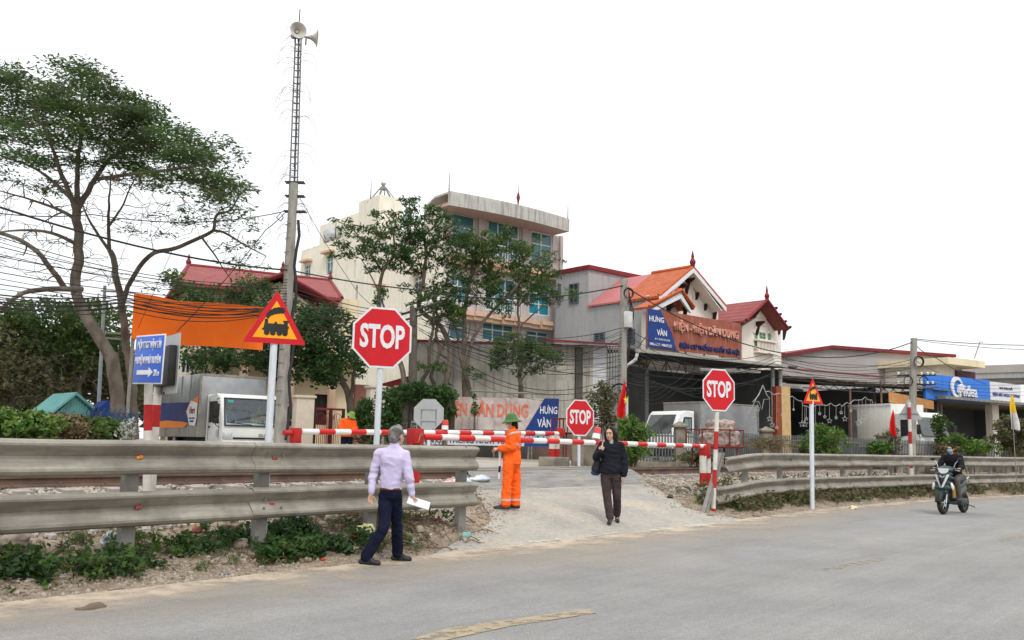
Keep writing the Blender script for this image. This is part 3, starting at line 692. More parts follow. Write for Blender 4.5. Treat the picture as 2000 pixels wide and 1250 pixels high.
def head(vx, c, face, hs=1.0, neck=None, chest=None):
    f = V3(face).normalized(); s = f.cross(V3((0, 0, 1))).normalized()*-1; u = s.cross(f)*-1
    u = f.cross(s); u = -u if u.z < 0 else u
    M = Matrix((s, -f, u)).transposed().to_3x3()     # local x side, -y forward, z up
    c = V3(c); w = lambda x, y, z: c+s*x*hs+f*y*hs+u*z*hs
    vx.ell(w(0, -.012, .025), (.074*hs, .092*hs, .088*hs), M); vx.ell(w(0, .018, -.025), (.064*hs, .068*hs, .080*hs), M)
    vx.ell(w(0, .040, -.078), (.040*hs, .040*hs, .034*hs), M); vx.ell(w(-.028, .052, -.028), (.024*hs, .022*hs, .026*hs), M); vx.ell(w(.028, .052, -.028), (.024*hs, .022*hs, .026*hs), M)
    vx.cap(w(0, .082, .012), .008*hs, w(0, .102, -.026), .0125*hs, 8); vx.ell(w(0, .080, -.058), (.022*hs, .010*hs, .009*hs), M)
    vx.ell(w(0, .070, .038), (.052*hs, .018*hs, .012*hs), M)
    for q in (-1, 1): vx.ell(w(.076*q, -.008, -.012), (.010*hs, .020*hs, .032*hs), M)
    return w, M
def face_parts(w, M, parent, hs=1, brows=hairb, mouth=True):
    b = MB()
    for q in (-1, 1): b.ell(w(.029*q, .079, .008), (.0135*hs, .006*hs, .0065*hs), eyem, 8, M)
    b.build('eyes', parent)
    b = MB()
    for q in (-1, 1): b.tube([w(.014*q, .087, .030), (w(.03*q, .084, .035)), w(.044*q, .074, .030)], .0035*hs, brows, 6)
    b.build('eyebrows', parent)
    if mouth: b = MB(); b.ell(w(0, .089, -.057), (.021*hs, .006*hs, .0065*hs), lipm, 8, M); b.build('mouth', parent)
def human(label, P, rz, J, cfg):
    t = thing('person', label, 'person', P, rz)
    g = lambda k: V3(J[k]); fa = cfg['yaw']; S = cfg.get('s', 1.0); hs = cfg.get('hs', 1.0)
    pel, nk = g('pel'), g('nk'); spine = lambda f_: pel.lerp(nk, f_)
    # ---- body: one continuous skin
    vx = Vox(); w, M = head(vx, J['hd'], J['face'], hs)
    hb = g('hd')-V3((0, 0, .06*hs)); vx.cap(hb, .048*S, nk, .056*S); 
    vx.loft([(pel+V3((0, 0, -.05*S)), .13*S, .09*S, fa), (spine(.2), .125*S, .085*S, fa), (spine(.6), .145*S, .09*S, fa), (spine(.86), .15*S, .08*S, fa), (spine(.97), .08*S, .055*S, fa)])
    for q in 'LR':
        vx.cap(g('sh'+q), .05*S, g('el'+q), .037*S); vx.cap(g('el'+q), .037*S, g('wr'+q), .024*S)
        vx.cap(g('sh'+q), .05*S, spine(.9), .06*S)
        d = V3(J['hd'+q]); hand(vx, g('wr'+q)+d.normalized()*.01, d, J['pn'+q], J.get('ts'+q, 1), J.get('cu'+q, .5), S*.98)
        vx.cap(g('hp'+q), .085*S, g('kn'+q), .055*S); vx.cap(g('kn'+q), .055*S, g('an'+q), .038*S); vx.cap(g('an'+q), .034*S, V3(J['toe'+q])*.6+g('an'+q)*.4-V3((0, 0, .02)), .03*S)
    vx.build('body', skinm, t, .0062, 3)
    face_parts(w, M, t, hs, cfg.get('brow', hairb), cfg.get('mouth', True))
    # ---- top
    K = cfg['top']; e = K['e']; vx = Vox(); hem = V3(K['hem']); 
    rings = [(hem, K['hw'], K['hd'], fa), (hem.lerp(nk, .12), K['hw']*K.get('tuck', 1.0)*1.02, K['hd']*1.03, fa), (hem.lerp(nk, .42), (.140+e)*S, (.098+e)*S, fa), (hem.lerp(nk, .70), (.160+e)*S, (.108+e)*S, fa), (hem.lerp(nk, .86), (.150+e)*S, (.088+e)*S, fa), (hem.lerp(nk, .96), (.095+e*.6)*S, (.062+e*.6)*S, fa), (hem.lerp(nk, 1.0)+V3((0, 0, .012)), .062*S+e*.3, .058*S+e*.3, fa)]
    vx.loft(rings)
    for q in 'LR':
        sh, el, wr = g('sh'+q), g('el'+q), g('wr'+q); wq = el.lerp(wr, K.get('cuff', .97))
        vx.cap(sh, (.056+e*.9)*S, el, (.046+e)*S); vx.cap(el, (.046+e)*S, wq, (.034+e*.8)*S); vx.cap(sh, (.055+e)*S, hem.lerp(nk, .84), (.075+e)*S)
        md = el.lerp(wr, .25); vx.cap(el, (.048+e)*S, md, (.05+e)*S)
    if K.get('hood'): 
        for a in range(9): an = math.pi*(a/8)+fa; vx.ell(nk+V3((math.cos(an)*.075, math.sin(an)*.06, .02)), (.034, .034, .04))
    if K.get('collar'): vx.cap(nk-V3((0, 0, .02)), .066*S, nk+V3((0, 0, .035)), .060*S)
    vx.build(K.get('name', 'shirt'), K['m'], t, .0075, 3, wr=K.get('wr', .004), ws=K.get('ws', 7), wseed=J['hd'][0]*10, mfun=K.get('mfun'), mats=K.get('mats'))
    # ---- trousers
    K = cfg['leg']; e = K['e']; vx = Vox()
    vx.loft([(pel+V3((0, 0, -.09*S)), (.125+e)*S, (.085+e)*S, fa), (pel+V3((0, 0, -.02*S)), (.135+e)*S, (.10+e)*S, fa), (pel+V3((0, 0, K.get('rise', .07)*S)), (.118+e)*S, (.086+e)*S, fa)])
    for q in 'LR':
        hp, kn, an = g('hp'+q), g('kn'+q), g('an'+q); an = kn.lerp(an, K.get('len', .97))
        vx.cap(hp, (.088+e)*S, hp.lerp(kn, .5), (.080+e)*S); vx.cap(hp.lerp(kn, .5), (.080+e)*S, kn, (.064+e)*S); vx.cap(kn, (.064+e)*S, kn.lerp(an, .6), (.056+e+K.get('flare', 0)*.5)*S); vx.cap(kn.lerp(an, .6), (.056+e+K.get('flare', 0)*.5)*S, an, (.046+e+K.get('flare', 0))*S)
        vx.cap(hp, (.088+e)*S, pel-V3((0, 0, .03)), (.09+e)*S)
    vx.build('trousers', K['m'], t, .008, 3, wr=K.get('wr', .0035), ws=6, wseed=3, mfun=K.get('mfun'), mats=K.get('mats'))
    # ---- shoes
    for q in 'LR':
        vx = Vox(); an, toe = g('an'+q), g('toe'+q); d = (toe-an); d.z = 0; d.normalize(); bz = toe.z
        hl = V3((an.x, an.y, bz))-d*.05; tn = V3((toe.x, toe.y, bz))
        vx.cap(hl+V3((0, 0, .018)), .034*S, hl.lerp(tn, .55)+V3((0, 0, .012)), .040*S); vx.cap(hl.lerp(tn, .55)+V3((0, 0, .012)), .040*S, tn-d*.025+V3((0, 0, .004)), .036*S); vx.cap(an, .046*S, hl.lerp(tn, .6)+V3((0, 0, .02)), .036*S)
        zc = bz-.026
        o = vx.build('shoe', cfg['shoe'], t, .007, 3, mats=[cfg['shoe'], cfg.get('sole', shoeb)], mfun=lambda p: 1 if p[2] < bz-.012 else 0)
        n = len(o.data.vertices); co = np.zeros(n*3); o.data.vertices.foreach_get('co', co); co = co.reshape(-1, 3); co[:, 2] = np.maximum(co[:, 2], bz-.024); o.data.vertices.foreach_set('co', co.ravel())
    return t, w, M, S
def hair_short(t, w, M, hs, m, back=.0, low=0):
    vx = Vox(); vx.ell(w(0, -.022, .035), (.082*hs, .096*hs, .090*hs), M); vx.ell(w(0, -.045, -.010), (.076*hs, .068*hs, .078*hs), M)
    vx.cap(w(-.068, .0, .02), .014*hs, w(-.072, .02, -.0), .010*hs); vx.cap(w(.068, .0, .02), .014*hs, w(.072, .02, -.0), .010*hs)
    vx.cap(w(0, .045, .098), .022*hs, w(0, .0, .11), .03*hs)
    vx.build('hair', m, t, .006, 3, wr=.0035, ws=26)
# ---- walking man in the lilac shirt
lilac = mat('lilac_shirt', (.56, .51, .70), (.50, .45, .64), rough=.85, sc_=5, grain=[(90, .04)]); navy = mat('navy_trousers', (.010, .013, .034), (.006, .008, .022), rough=.95, spec=.15, sc_=6, grain=[(60, .12)])
wk = Wz(750, 1104, .0)
J = dict(hd=(.098, 0, 1.485), face=(.75, .72, -.05), nk=(.075, 0, 1.365), pel=(.045, 0, .85),
         shL=(-.105, .06, 1.275), elL=(-.165, .08, 1.04), wrL=(-.178, .0, .825), hdL=(-.1, -.1, -1), pnL=(.55, -.9, 0), cuL=.7, tsL=-1,
         shR=(.195, -.06, 1.265), elR=(.245, -.11, 1.035), wrR=(.292, -.07, .81), hdR=(.22, -.1, -1), pnR=(.5, .4, .15), cuR=.55, tsR=1,
         hpL=(-.01, .03, .79), knL=(-.015, -.06, .44), anL=(-.215, -.02, .095), toeL=(-.045, -.06, .026),
         hpR=(.095, .03, .79), knR=(.135, .19, .44), anR=(.160, .35, .095), toeR=(.325, .35, .026))
t, w, M, S = human('grey haired man in a lilac shirt and navy trousers walking along the road', (wk.x, wk.y, 0), yaw(750), J,
    dict(yaw=R(-25), s=.95, hs=1.03, brow=hairg, top=dict(e=.010, hem=(.048, 0, .865), hw=.128, hd=.105, m=lilac, wr=.009, ws=6.5, collar=1), leg=dict(e=.004, m=navy, flare=.022, len=.98, wr=.010), shoe=shoeb))
hair_short(t, w, M, 1.03, hairg)
vx = Vox(); vx.loft([(V3((.048, 0, .858)), .130, .107, R(-25)), (V3((.048, 0, .888)), .130, .107, R(-25))]); vx.build('belt', mat('brown_leather_belt', (.16, .045, .03), (.11, .03, .02), rough=.45), t, .007, 2)
b = MB(); b.slab([(-.135, -.05, .0), (.135, -.05, .0), (.13, .05, .0), (-.13, .05, .0)], (0, 0, .004), whp)
b.slab([(-.13, -.048, .006), (.136, -.046, .012), (.132, .052, .016), (-.128, .05, .006)], (0, 0, .002), whp)
pp = b.build('paper_sheets', None, smooth=False); pp.location = Vector((wk.x, wk.y, 0))+Matrix.Rotation(yaw(750), 3, 'Z') @ V3((.368, -.085, .715)); pp.rotation_euler = (R(62), R(18), yaw(750)+.1)
tag(pp, 'sheaf of white paper held in the walking man\'s right hand', 'paper')
# ---- woman in the black jacket
blackj = mat('black_quilted_jacket', (.006, .008, .013), (.012, .014, .02), rough=.9, spec=.2, sc_=5); brownt = mat('brown_grey_trousers', (.062, .045, .046), (.045, .034, .036), rough=.95, spec=.2, sc_=8, grain=[(60, .12)])
wo = W(1194, 1018, 16.2); wz = gz(wo.x, wo.y)+.012
J = dict(hd=(-.03, -.02, 1.535), face=(-.38, -1, -.10), nk=(-.005, 0, 1.40), pel=(-.015, 0, .87),
         shL=(-.165, 0, 1.325), elL=(-.265, -.05, 1.13), wrL=(-.185, -.22, 1.215), hdL=(.25, .05, .9), pnL=(.2, 1, .2), cuL=1.5, tsL=1,
         shR=(.15, 0, 1.325), elR=(.225, .02, 1.08), wrR=(.215, -.06, .835), hdR=(-.1, -.1, -1), pnR=(-1, .1, 0), cuR=.45, tsR=1,
         hpL=(-.10, 0, .82), knL=(-.075, -.02, .45), anL=(-.02, -.05, .09), toeL=(-.045, -.24, .026),
         hpR=(.075, 0, .82), knR=(.095, .06, .46), anR=(.10, .36, .12), toeR=(.115, .17, .030))
t, w, M, S = human('woman in a black quilted jacket and brown trousers walking down the crossing', (wo.x, wo.y, wz), yaw(1194), J,
    dict(yaw=0, s=.98, hs=1.0, top=dict(e=.026, hem=(-.02, 0, .865), hw=.195, hd=.145, m=blackj, wr=.012, ws=6, hood=1, name='jacket'), leg=dict(e=.010, m=brownt, flare=.012, len=.93, wr=.008), shoe=shoeb))
vx = Vox(); vx.ell(w(0, -.03, .035), (.084, .094, .092), M)
for q in (-1, 1):
    vx.cap(w(.026*q, .040, .108), .016, w(.078*q, .020, .03), .016); vx.cap(w(.080*q, .018, .02), .018, w(.088*q, .0, -.08), .020); vx.cap(w(.088*q, .0, -.08), .020, w(.074*q, -.01, -.125), .018); vx.cap(w(.07*q, -.03, .0), .05, w(.06*q, -.04, -.13), .045)
vx.cap(w(0, -.06, 0), .07, w(0, -.06, -.12), .06)
vx.build('hair', hairb, t, .0065, 3, wr=.003, ws=20)
vx = Vox(); vx.cap((-.005, -.045, 1.37), .05, (-.005, -.035, 1.40), .046); vx.build('collar', mat('grey_knit', (.30, .29, .28), (.24, .23, .22)), t, .008, 2)
bagm = mat('black_bag', (.015, .016, .02), (.03, .03, .04), rough=.5); bagb = mat('blue_fabric', (.04, .07, .20), (.03, .05, .15))
bg_ = thing('handbag', 'black handbag with a pale strap hanging from the woman\'s shoulder', 'bag', (wo.x, wo.y, wz), yaw(1194))
vx = Vox(); vx.cap((-.235, .0, 1.12), .05, (-.27, .02, .93), .085); vx.cap((-.29, .02, .92), .06, (-.23, .05, .90), .07); vx.build('bag_body', bagm, bg_, .01, 3)
vx = Vox(); vx.cap((-.31, .02, .865), .05, (-.25, .05, .86), .05); vx.build('blue_bottom', bagb, bg_, .01, 2)
b = MB(); b.tube([(-.24, -.05, 1.14), (-.20, -.16, 1.22), (-.165, -.20, 1.30), (-.155, -.14, 1.39), (-.13, 0, 1.41), (-.16, .1, 1.3)], .012, mat('tan_strap', (.45, .32, .25), (.38, .26, .2)), 8); b.build('strap', bg_)
# ---- crossing keeper in orange
orng = mat('orange_workwear', (.95, .135, .012), (.84, .105, .010), rough=.8, sc_=5, grain=[(50, .05)]); refl = mat('silver_reflective_tape', (.55, .48, .44), (.48, .40, .36), rough=.4)
greenh = mat('green_pith_helmet', (.075, .17, .065), (.06, .14, .05), rough=.8, sc_=8, grain=[(40, .08)]); maskw = mat('white_face_mask', (.72, .72, .74), (.66, .66, .68), rough=.9)
def pith(t, w, M, m, name='pith_helmet', tilt=0):
    b = MB(); prof = [(0, .078), (.03, .076), (.062, .062), (.085, .035), (.094, .0), (.105, -.018), (.135, -.034), (.160, -.046), (.162, -.051), (.135, -.042), (.100, -.03), (.09, -.03)]
    M2 = M.to_4x4() @ Matrix.Rotation(tilt, 4, 'X'); M2 = M2 @ Matrix.Diagonal((.93, 1.12, 1.25, 1))
    b.lathe(prof, m, 28, tuple(w(0, -.012, .075)), M2); b.ell(w(0, -.012, .075+.1), (.01, .01, .008), m, 8); return b.build(name, t, ang=60)
op = W(991, 989, 15.6); oz = gz(op.x, op.y)+.012
J = dict(hd=(.035, .0, 1.435), face=(-1, .25, -.12), nk=(.075, 0, 1.32), pel=(.055, 0, .79),
         shL=(.06, -.15, 1.245), elL=(.055, -.16, 1.02), wrL=(-.155, -.10, 1.0), hdL=(-1, .25, -.05), pnL=(0, .4, -1), cuL=1.0, tsL=1,
         shR=(.13, .14, 1.245), elR=(.02, .22, 1.03), wrR=(-.14, .10, 1.0), hdR=(-1, -.2, -.05), pnR=(0, -.4, -1), cuR=1.0, tsR=-1,
         hpL=(.01, -.09, .74), knL=(-.015, -.10, .43), anL=(-.035, -.10, .095), toeL=(-.225, -.13, .026),
         hpR=(.10, .07, .74), knR=(.135, .07, .43), anR=(.135, .07, .095), toeR=(-.04, .09, .026))
jk = lambda p: 1 if (abs(p[2]-1.265-.25*(p[0]-.08)) < .016 and p[1] < .1 and p[0] > .0) else 0
tr = lambda p: 1 if abs(p[2]-.165) < .018 else 0
t, w, M, S = human('crossing keeper in bright orange workwear and green helmet standing on the crossing', (op.x, op.y, oz), yaw(991), J,
    dict(yaw=R(80), s=.97, hs=.90, mouth=False, top=dict(e=.028, hem=(.06, 0, .745), hw=.165, hd=.145, m=orng, wr=.014, ws=5.5, collar=1, cuff=.9, name='jacket', mats=[orng, refl], mfun=jk),
         leg=dict(e=.018, m=orng, flare=.022, len=.93, rise=.02, wr=.012, mats=[orng, refl], mfun=tr), shoe=mat('dark_canvas_shoe', (.04, .03, .035), (.06, .045, .05), rough=.8), sole=whp))
hair_short(t, w, M, .90, hairb); vx = Vox(); vx.cap(w(0, -.07, -.02), .05, w(0, -.08, -.10), .04); vx.build('hair_bun', hairb, t, .008, 2)
pith(t, w, M, greenh)
vx = Vox(); vx.ell(w(0, .062, -.045), (.058, .034, .048), M); o = vx.build('face_mask', maskw, t, .006, 3)
text('CÔNG TY', refl, .17, .05, t, (.155, -.17, 1.08), (0, 0, R(25)), bold=.01)
b = MB()
T0, T1 = V3((-.135, -.03, .985)), V3((-.148, -.03, .50))
for i, c_ in enumerate((stw2, stw2, blk, stw2)): b.tube([T0.lerp(T1, (0, .3, .56, .78)[i]), T0.lerp(T1, (.3, .56, .78, 1)[i])], .019, c_, 12)
o = b.build('signal_baton', None); o.location = (op.x, op.y, oz); o.rotation_euler = (0, 0, yaw(991)); tag(o, 'white and black signal baton held down by the keeper in orange', 'baton')
# ---- second keeper, head bowed, by the far barrier
q_ = W(678, 872, 29); qz = 1.0
J = dict(hd=(.085, -.03, 1.205), face=(.75, -.55, -.55), nk=(.02, 0, 1.10), pel=(-.02, 0, .62),
         shL=(-.15, -.03, 1.045), elL=(-.23, -.05, .82), wrL=(-.10, -.22, .72), hdL=(1, -.2, -.1), pnL=(0, .2, -1), cuL=.8, tsL=1,
         shR=(.15, -.03, 1.03), elR=(.22, -.03, .82), wrR=(.10, -.22, .74), hdR=(-1, -.1, -.1), pnR=(0, .2, -1), cuR=.8, tsR=-1,
         hpL=(-.09, 0, .58), knL=(-.10, -.03, .32), anL=(-.1, 0, .08), toeL=(-.1, -.2, .03), hpR=(.07, 0, .58), knR=(.08, -.03, .32), anR=(.08, 0, .08), toeR=(.1, -.2, .03))
lhat = mat('light_green_pith_helmet', (.21, .34, .09), (.17, .28, .07), rough=.8)
t, w, M, S = human('second keeper in orange bowing a light green helmet behind the farther barrier', (q_.x, q_.y, qz), yaw(678), J,
    dict(yaw=R(10), s=1.0, hs=.95, mouth=False, top=dict(e=.045, hem=(-.01, 0, .58), hw=.21, hd=.17, m=orng, wr=.011, ws=5, collar=1, name='jacket'), leg=dict(e=.01, m=navy), shoe=shoeb))
hair_short(t, w, M, .95, hairb); pith(t, w, M, lhat)
vx = Vox(); vx.ell(w(0, .055, -.045), (.056, .034, .045), M); vx.build('face_mask', mat('grey_face_mask', (.30, .26, .25), (.26, .22, .22)), t, .007, 3)
# ================================================================ SCOOTER AND RIDER
dgr = mat('dark_green_fairing', (.016, .042, .038), (.012, .032, .03), rough=.4, coat=.15, sc_=3); gry = mat('grey_fairing', (.05, .055, .058), (.04, .045, .048), rough=.4)
tyre = mat('scooter_tyre', (.022, .021, .02), (.045, .042, .038), rough=.9, sc_=9); silv = mat('silver_trim', (.62, .63, .65), (.55, .56, .58), rough=.25, metal=.5); glassw = mat('headlight_glass', (.75, .78, .80), (.6, .63, .66), rough=.12, coat=1)
plas = mat('black_plastic', (.02, .02, .022), (.03, .03, .032), rough=.55)
ori = Wz(1863, 1003, 0.0); SY = yaw(1863)+math.atan2(-.94, -.36)
sct = thing('scooter', 'dark green scooter with a silver V on its front, ridden along the road', 'scooter', (ori.x, ori.y, 0), SY)
def wheel(x, r, wd_):
    b = MB(); M = Matrix.Rotation(R(90), 4, 'X'); b.lathe([(r*.70, -wd_*.42), (r*.86, -wd_*.5), (r*.97, -wd_*.28), (r, 0), (r*.97, wd_*.28), (r*.86, wd_*.5), (r*.70, wd_*.42)], tyre, 30, (x, 0, r), M); ty = b.build('wheel', sct)
    b = MB(); b.lathe([(r*.71, -.03), (r*.62, -.012), (r*.62, .012), (r*.71, .03)], gry, 24, (x, 0, r), M); b.cyl((x, -.05, r), .035, .10, silv, 12, 'y')
    for k in range(5): a = 2*math.pi*k/5; b.tube([(x, 0, r), (x+r*.64*math.cos(a), 0, r+r*.64*math.sin(a))], .014, gry, 6)
    b.build('rim', ty); return ty
wheel(.62, .262, .105); wheel(-.60, .255, .11)
vx = Vox(); 
for k in range(16): a = R(10+k*9); vx.cap((.62+.29*math.cos(a), -.045, .262+.29*math.sin(a)), .030, (.62+.29*math.cos(a), .045, .262+.29*math.sin(a)), .030); vx.build('front_mudguard', dgr, sct, .012, 3)
b = MB()
for q in (-1, 1): b.tube([(.62, .07*q, .262), (.52, .07*q, .60)], .019, silv, 10)
b.build('fork', sct)
b = MB(); b.tube([(.62, .05, .262), (.55, .078, .36)], .03, plas, 8); b.cyl((.62, .05, .262), .085, .006, silv, 18, 'y'); b.build('brake_disc', sct)
# front cowl (leg shield)
vx = Vox()
for (x, z, hw, dp) in ((.60, .52, .12, .055), (.59, .62, .20, .06), (.555, .73, .245, .06), (.505, .85, .25, .055), (.46, .94, .20, .05)):
    vx.ell((x, 0, z), (dp, hw, .07))
vx.build('front_cowl', dgr, sct, .012, 5)
b = MB()
for q in (-1, 1): b.slab([(.60, .175*q, .935), (.61, .115*q, .935), (.685, .012*q, .66), (.672, .0, .62), (.655, .045*q, .64)] if q > 0 else list(reversed([(.60, .175*q, .935), (.61, .115*q, .935), (.685, .012*q, .66), (.672, .0, .62), (.655, .045*q, .64)])), (.012, 0, 0), silv)
b.build('silver_v_trim', sct, smooth=False)
b = MB(); b.tube([(.585, -.06, .90), (.60, -.02, .87), (.602, 0, .865), (.60, .02, .87), (.585, .06, .90)], .009, silv, 6); b.build('badge', sct)
for q in (-1, 1):
    b = MB(); b.ell((.575, .215*q, .66), (.035, .035, .095), glassw, 12, Matrix.Rotation(R(14*q), 3, 'X')); b.build('turn_light', sct)
vx = Vox(); vx.ell((.42, 0, 1.03), (.10, .19, .075)); vx.ell((.37, .17, 1.06), (.06, .10, .045)); vx.ell((.37, -.17, 1.06), (.06, .10, .045)); vx.ell((.36, 0, 1.09), (.10, .15, .05)); vx.build('handlebar_cover', dgr, sct, .012, 4)
b = MB(); b.prism([(-.125, 1.075), (.125, 1.075), (.105, 1.0), (.05, .955), (-.05, .955), (-.105, 1.0)], .46, .525, glassw, axis='x'); b.build('headlight', sct)
b = MB(); b.tube([(.33, -.34, 1.055), (.38, -.2, 1.06), (.38, .2, 1.06), (.33, .34, 1.055)], .014, plas, 8)
for q in (-1, 1): b.tube([(.34, .22*q, 1.055), (.31, .36*q, 1.05)], .021, plas, 10); b.tube([(.39, .20*q, 1.04), (.42, .34*q, 1.02)], .008, silv, 6)
b.build('handlebar', sct)
for q in (-1, 1):
    b = MB(); b.tube([(.36, .18*q, 1.09), (.34, .22*q, 1.20), (.33, .27*q, 1.26)], .007, silv, 6); b.ell((.33, .31*q, 1.29), (.02, .065, .035), plas, 12); b.build('mirror', sct)
b = MB(); b.bbox(.05, .50, -.13, .13, .24, .30, plas, .02); b.build('footboard', sct)
vx = Vox(); vx.cap((.50, 0, .34), .09, (.52, 0, .80), .11); vx.build('inner_shield', plas, sct, .015, 3)
vx = Vox(); vx.cap((.02, 0, .34), .10, (.0, 0, .62), .12); vx.cap((.0, 0, .60), .11, (-.70, 0, .74), .08); vx.cap((-.15, 0, .45), .11, (-.62, 0, .58), .095); vx.build('rear_fairing', dgr, sct, .014, 5)
vx = Vox(); vx.cap((.0, 0, .76), .12, (-.35, 0, .79), .13); vx.cap((-.35, 0, .79), .12, (-.62, 0, .85), .09); vx.build('seat', plas, sct, .014, 4)
b = MB(); b.tube([(-.1, -.13, .24), (-.45, -.16, .26), (-.80, -.17, .34)], [.03, .05, .045], plas, 12); b.build('exhaust', sct)
b = MB(); b.bbox(-.55, -.15, -.12, .14, .2, .36, gry, .03); b.build('engine', sct)
b = MB(); b.tube([(-.66, -.08, .82), (-.82, -.08, .86), (-.82, .08, .86), (-.66, .08, .82)], .014, silv, 8); b.build('grab_rail', sct)
b = MB(); b.tube([(-.35, .12, .24), (-.55, .27, .16), (-.56, .28, .14)], .012, plas, 6); b.build('stand', sct)
b = MB(); b.bbox(.24, .36, .12, .16, .38, .68, mat('tan_parcel', (.45, .22, .07), (.36, .17, .06)), .01); o = b.build('parcel', None); o.location = (ori.x, ori.y, 0); o.rotation_euler = (0, 0, SY); tag(o, 'tan parcel wedged between the scooter rider\'s legs', 'parcel')
darkj = mat('dark_jacket', (.007, .007, .012), (.012, .012, .017), rough=.9, spec=.2); greyt = mat('grey_trousers', (.11, .10, .09), (.085, .075, .068), rough=.9, grain=[(40, .1)])
J = dict(hd=(.03, .0, 1.535), face=(1, -.12, -.06), nk=(-.03, 0, 1.405), pel=(-.18, 0, .90),
         shL=(-.03, .185, 1.325), elL=(.08, .27, 1.12), wrL=(.245, .285, 1.085), hdL=(1, .05, -.15), pnL=(0, 0, -1), cuL=1.4, tsL=-1,
         shR=(-.03, -.185, 1.325), elR=(.08, -.27, 1.12), wrR=(.245, -.285, 1.085), hdR=(1, -.05, -.15), pnR=(0, 0, -1), cuR=1.4, tsR=1,
         hpL=(-.15, .11, .87), knL=(.26, .20, .80), anL=(.13, .20, .42), toeL=(.32, .21, .335),
         hpR=(-.15, -.11, .87), knR=(.26, -.18, .80), anR=(.13, -.18, .42), toeR=(.32, -.19, .335))
t, w, M, S = human('man in a dark jacket and blue face mask riding the scooter', (ori.x, ori.y, 0), SY, J,
    dict(yaw=R(90), s=.98, hs=.95, mouth=False, top=dict(e=.025, hem=(-.17, 0, .86), hw=.17, hd=.15, m=darkj, wr=.007, ws=6, collar=1, name='jacket'), leg=dict(e=.008, m=greyt, len=.95), shoe=shoeb))
hair_short(t, w, M, .95, hairb)
vx = Vox(); vx.ell(w(0, .062, -.045), (.060, .034, .046), M); vx.build('face_mask', mat('blue_face_mask', (.10, .42, .72), (.08, .36, .64), rough=.8), t, .006, 3)
# ================================================================ BUILDINGS
def tile_mat(name, c1, c2, fz=9, fy=0, ax='z', dirt=(.12, .07, .06), bump=.6):
    M = bpy.data.materials.new(name); M.use_nodes = True; n = M.node_tree.nodes; L = M.node_tree.links; b = n["Principled BSDF"]
    tc = n.new("ShaderNodeTexCoord")
    def wave(dirn, s, prof='SAW', dist=0):
        w = n.new("ShaderNodeTexWave"); w.bands_direction = dirn; w.wave_profile = prof; w.inputs["Scale"].default_value = s; w.inputs["Distortion"].default_value = dist; w.inputs["Detail"].default_value = 0
        L.new(tc.outputs["Object"], w.inputs[0]); return w.outputs["Fac"]
    a = wave(ax.upper(), fz)
    nn = n.new("ShaderNodeTexNoise"); nn.inputs["Scale"].default_value = 2.2; nn.inputs["Detail"].default_value = 6; L.new(tc.outputs["Object"], nn.inputs[0])
    mx_ = n.new("ShaderNodeMix"); mx_.data_type = 'RGBA'; mx_.inputs[6].default_value = (*c1, 1); mx_.inputs[7].default_value = (*c2, 1)
    mr = n.new("ShaderNodeMapRange"); mr.inputs[1].default_value = .35; mr.inputs[2].default_value = .7; L.new(nn.outputs[0], mr.inputs[0]); L.new(mr.outputs[0], mx_.inputs[0])
    m2 = n.new("ShaderNodeMix"); m2.data_type = 'RGBA'; m2.inputs[7].default_value = (*dirt, 1)
    r2 = n.new("ShaderNodeMapRange"); r2.inputs[1].default_value = .75; r2.inputs[2].default_value = .98; r2.inputs[4].default_value = .7; L.new(a, r2.inputs[0]); L.new(r2.outputs[0], m2.inputs[0]); L.new(mx_.outputs[2], m2.inputs[6])
    L.new(m2.outputs[2], b.inputs["Base Color"]); b.inputs["Roughness"].default_value = .75
    bp = n.new("ShaderNodeBump"); bp.inputs["Strength"].default_value = bump; bp.inputs["Distance"].default_value = .04
    if fy:
        s = n.new("ShaderNodeMath"); s.operation = 'ADD'; L.new(a, s.inputs[0]); L.new(wave('Y' if fy > 0 else 'X', abs(fy), 'SIN'), s.inputs[1]); L.new(s.outputs[0], bp.inputs["Height"])
    else: L.new(a, bp.inputs["Height"])
    L.new(bp.outputs[0], b.inputs["Normal"]); return M
cream = mat('cream_render', (.80, .76, .65), (.75, .71, .60), rough=.9, sc_=.8, streak=(.40, .37, .30), sfac=.4, grain=[(3, .05)])
pinkgr = mat('pinkish_grey_render', (.52, .46, .45), (.45, .41, .40), rough=.9, sc_=1, streak=(.25, .23, .22), sfac=.5)
peach = mat('peach_trim', (.66, .46, .33), (.58, .40, .29), rough=.85, sc_=3, streak=(.3, .2, .16), sfac=.4)
tealg = mat('teal_tinted_glass', (.05, .20, .23), (.03, .13, .16), rough=.12, sc_=.6, spec=.6); darkg = mat('dark_window_glass', (.02, .025, .03), (.04, .05, .055), rough=.1, sc_=.7)
cyang = mat('bright_teal_shutter', (.02, .27, .38), (.02, .22, .32), rough=.5, sc_=2)
winf = mat('white_window_frame', (.72, .72, .70), (.62, .62, .6), rough=.5)
greyw = mat('grey_cement_render', (.38, .385, .39), (.33, .34, .345), rough=.92, sc_=.5, streak=(.19, .19, .185), sfac=.5, grain=[(5, .04)])
whw = mat('cream_white_wall', (.84, .78, .69), (.78, .72, .64), rough=.85, sc_=1.2, streak=(.5, .45, .38), sfac=.4)
stain = mat('stained_concrete_wall', (.46, .44, .385), (.34, .325, .28), rough=.95, sc_=.7, c3=(.12, .115, .10), s3=.9, f3=.5, streak=(.07, .065, .055), sfac=.85, bump=.3, bs=12, grain=[(8, .08)])
capm = mat('grey_corrugated_fascia', (.52, .52, .49), (.44, .435, .41), rough=.8, sc_=2, streak=(.16, .13, .11), sfac=.9)
redt = tile_mat('maroon_roof_tiles', (.29, .058, .052), (.21, .040, .038), 1.6, -.9)
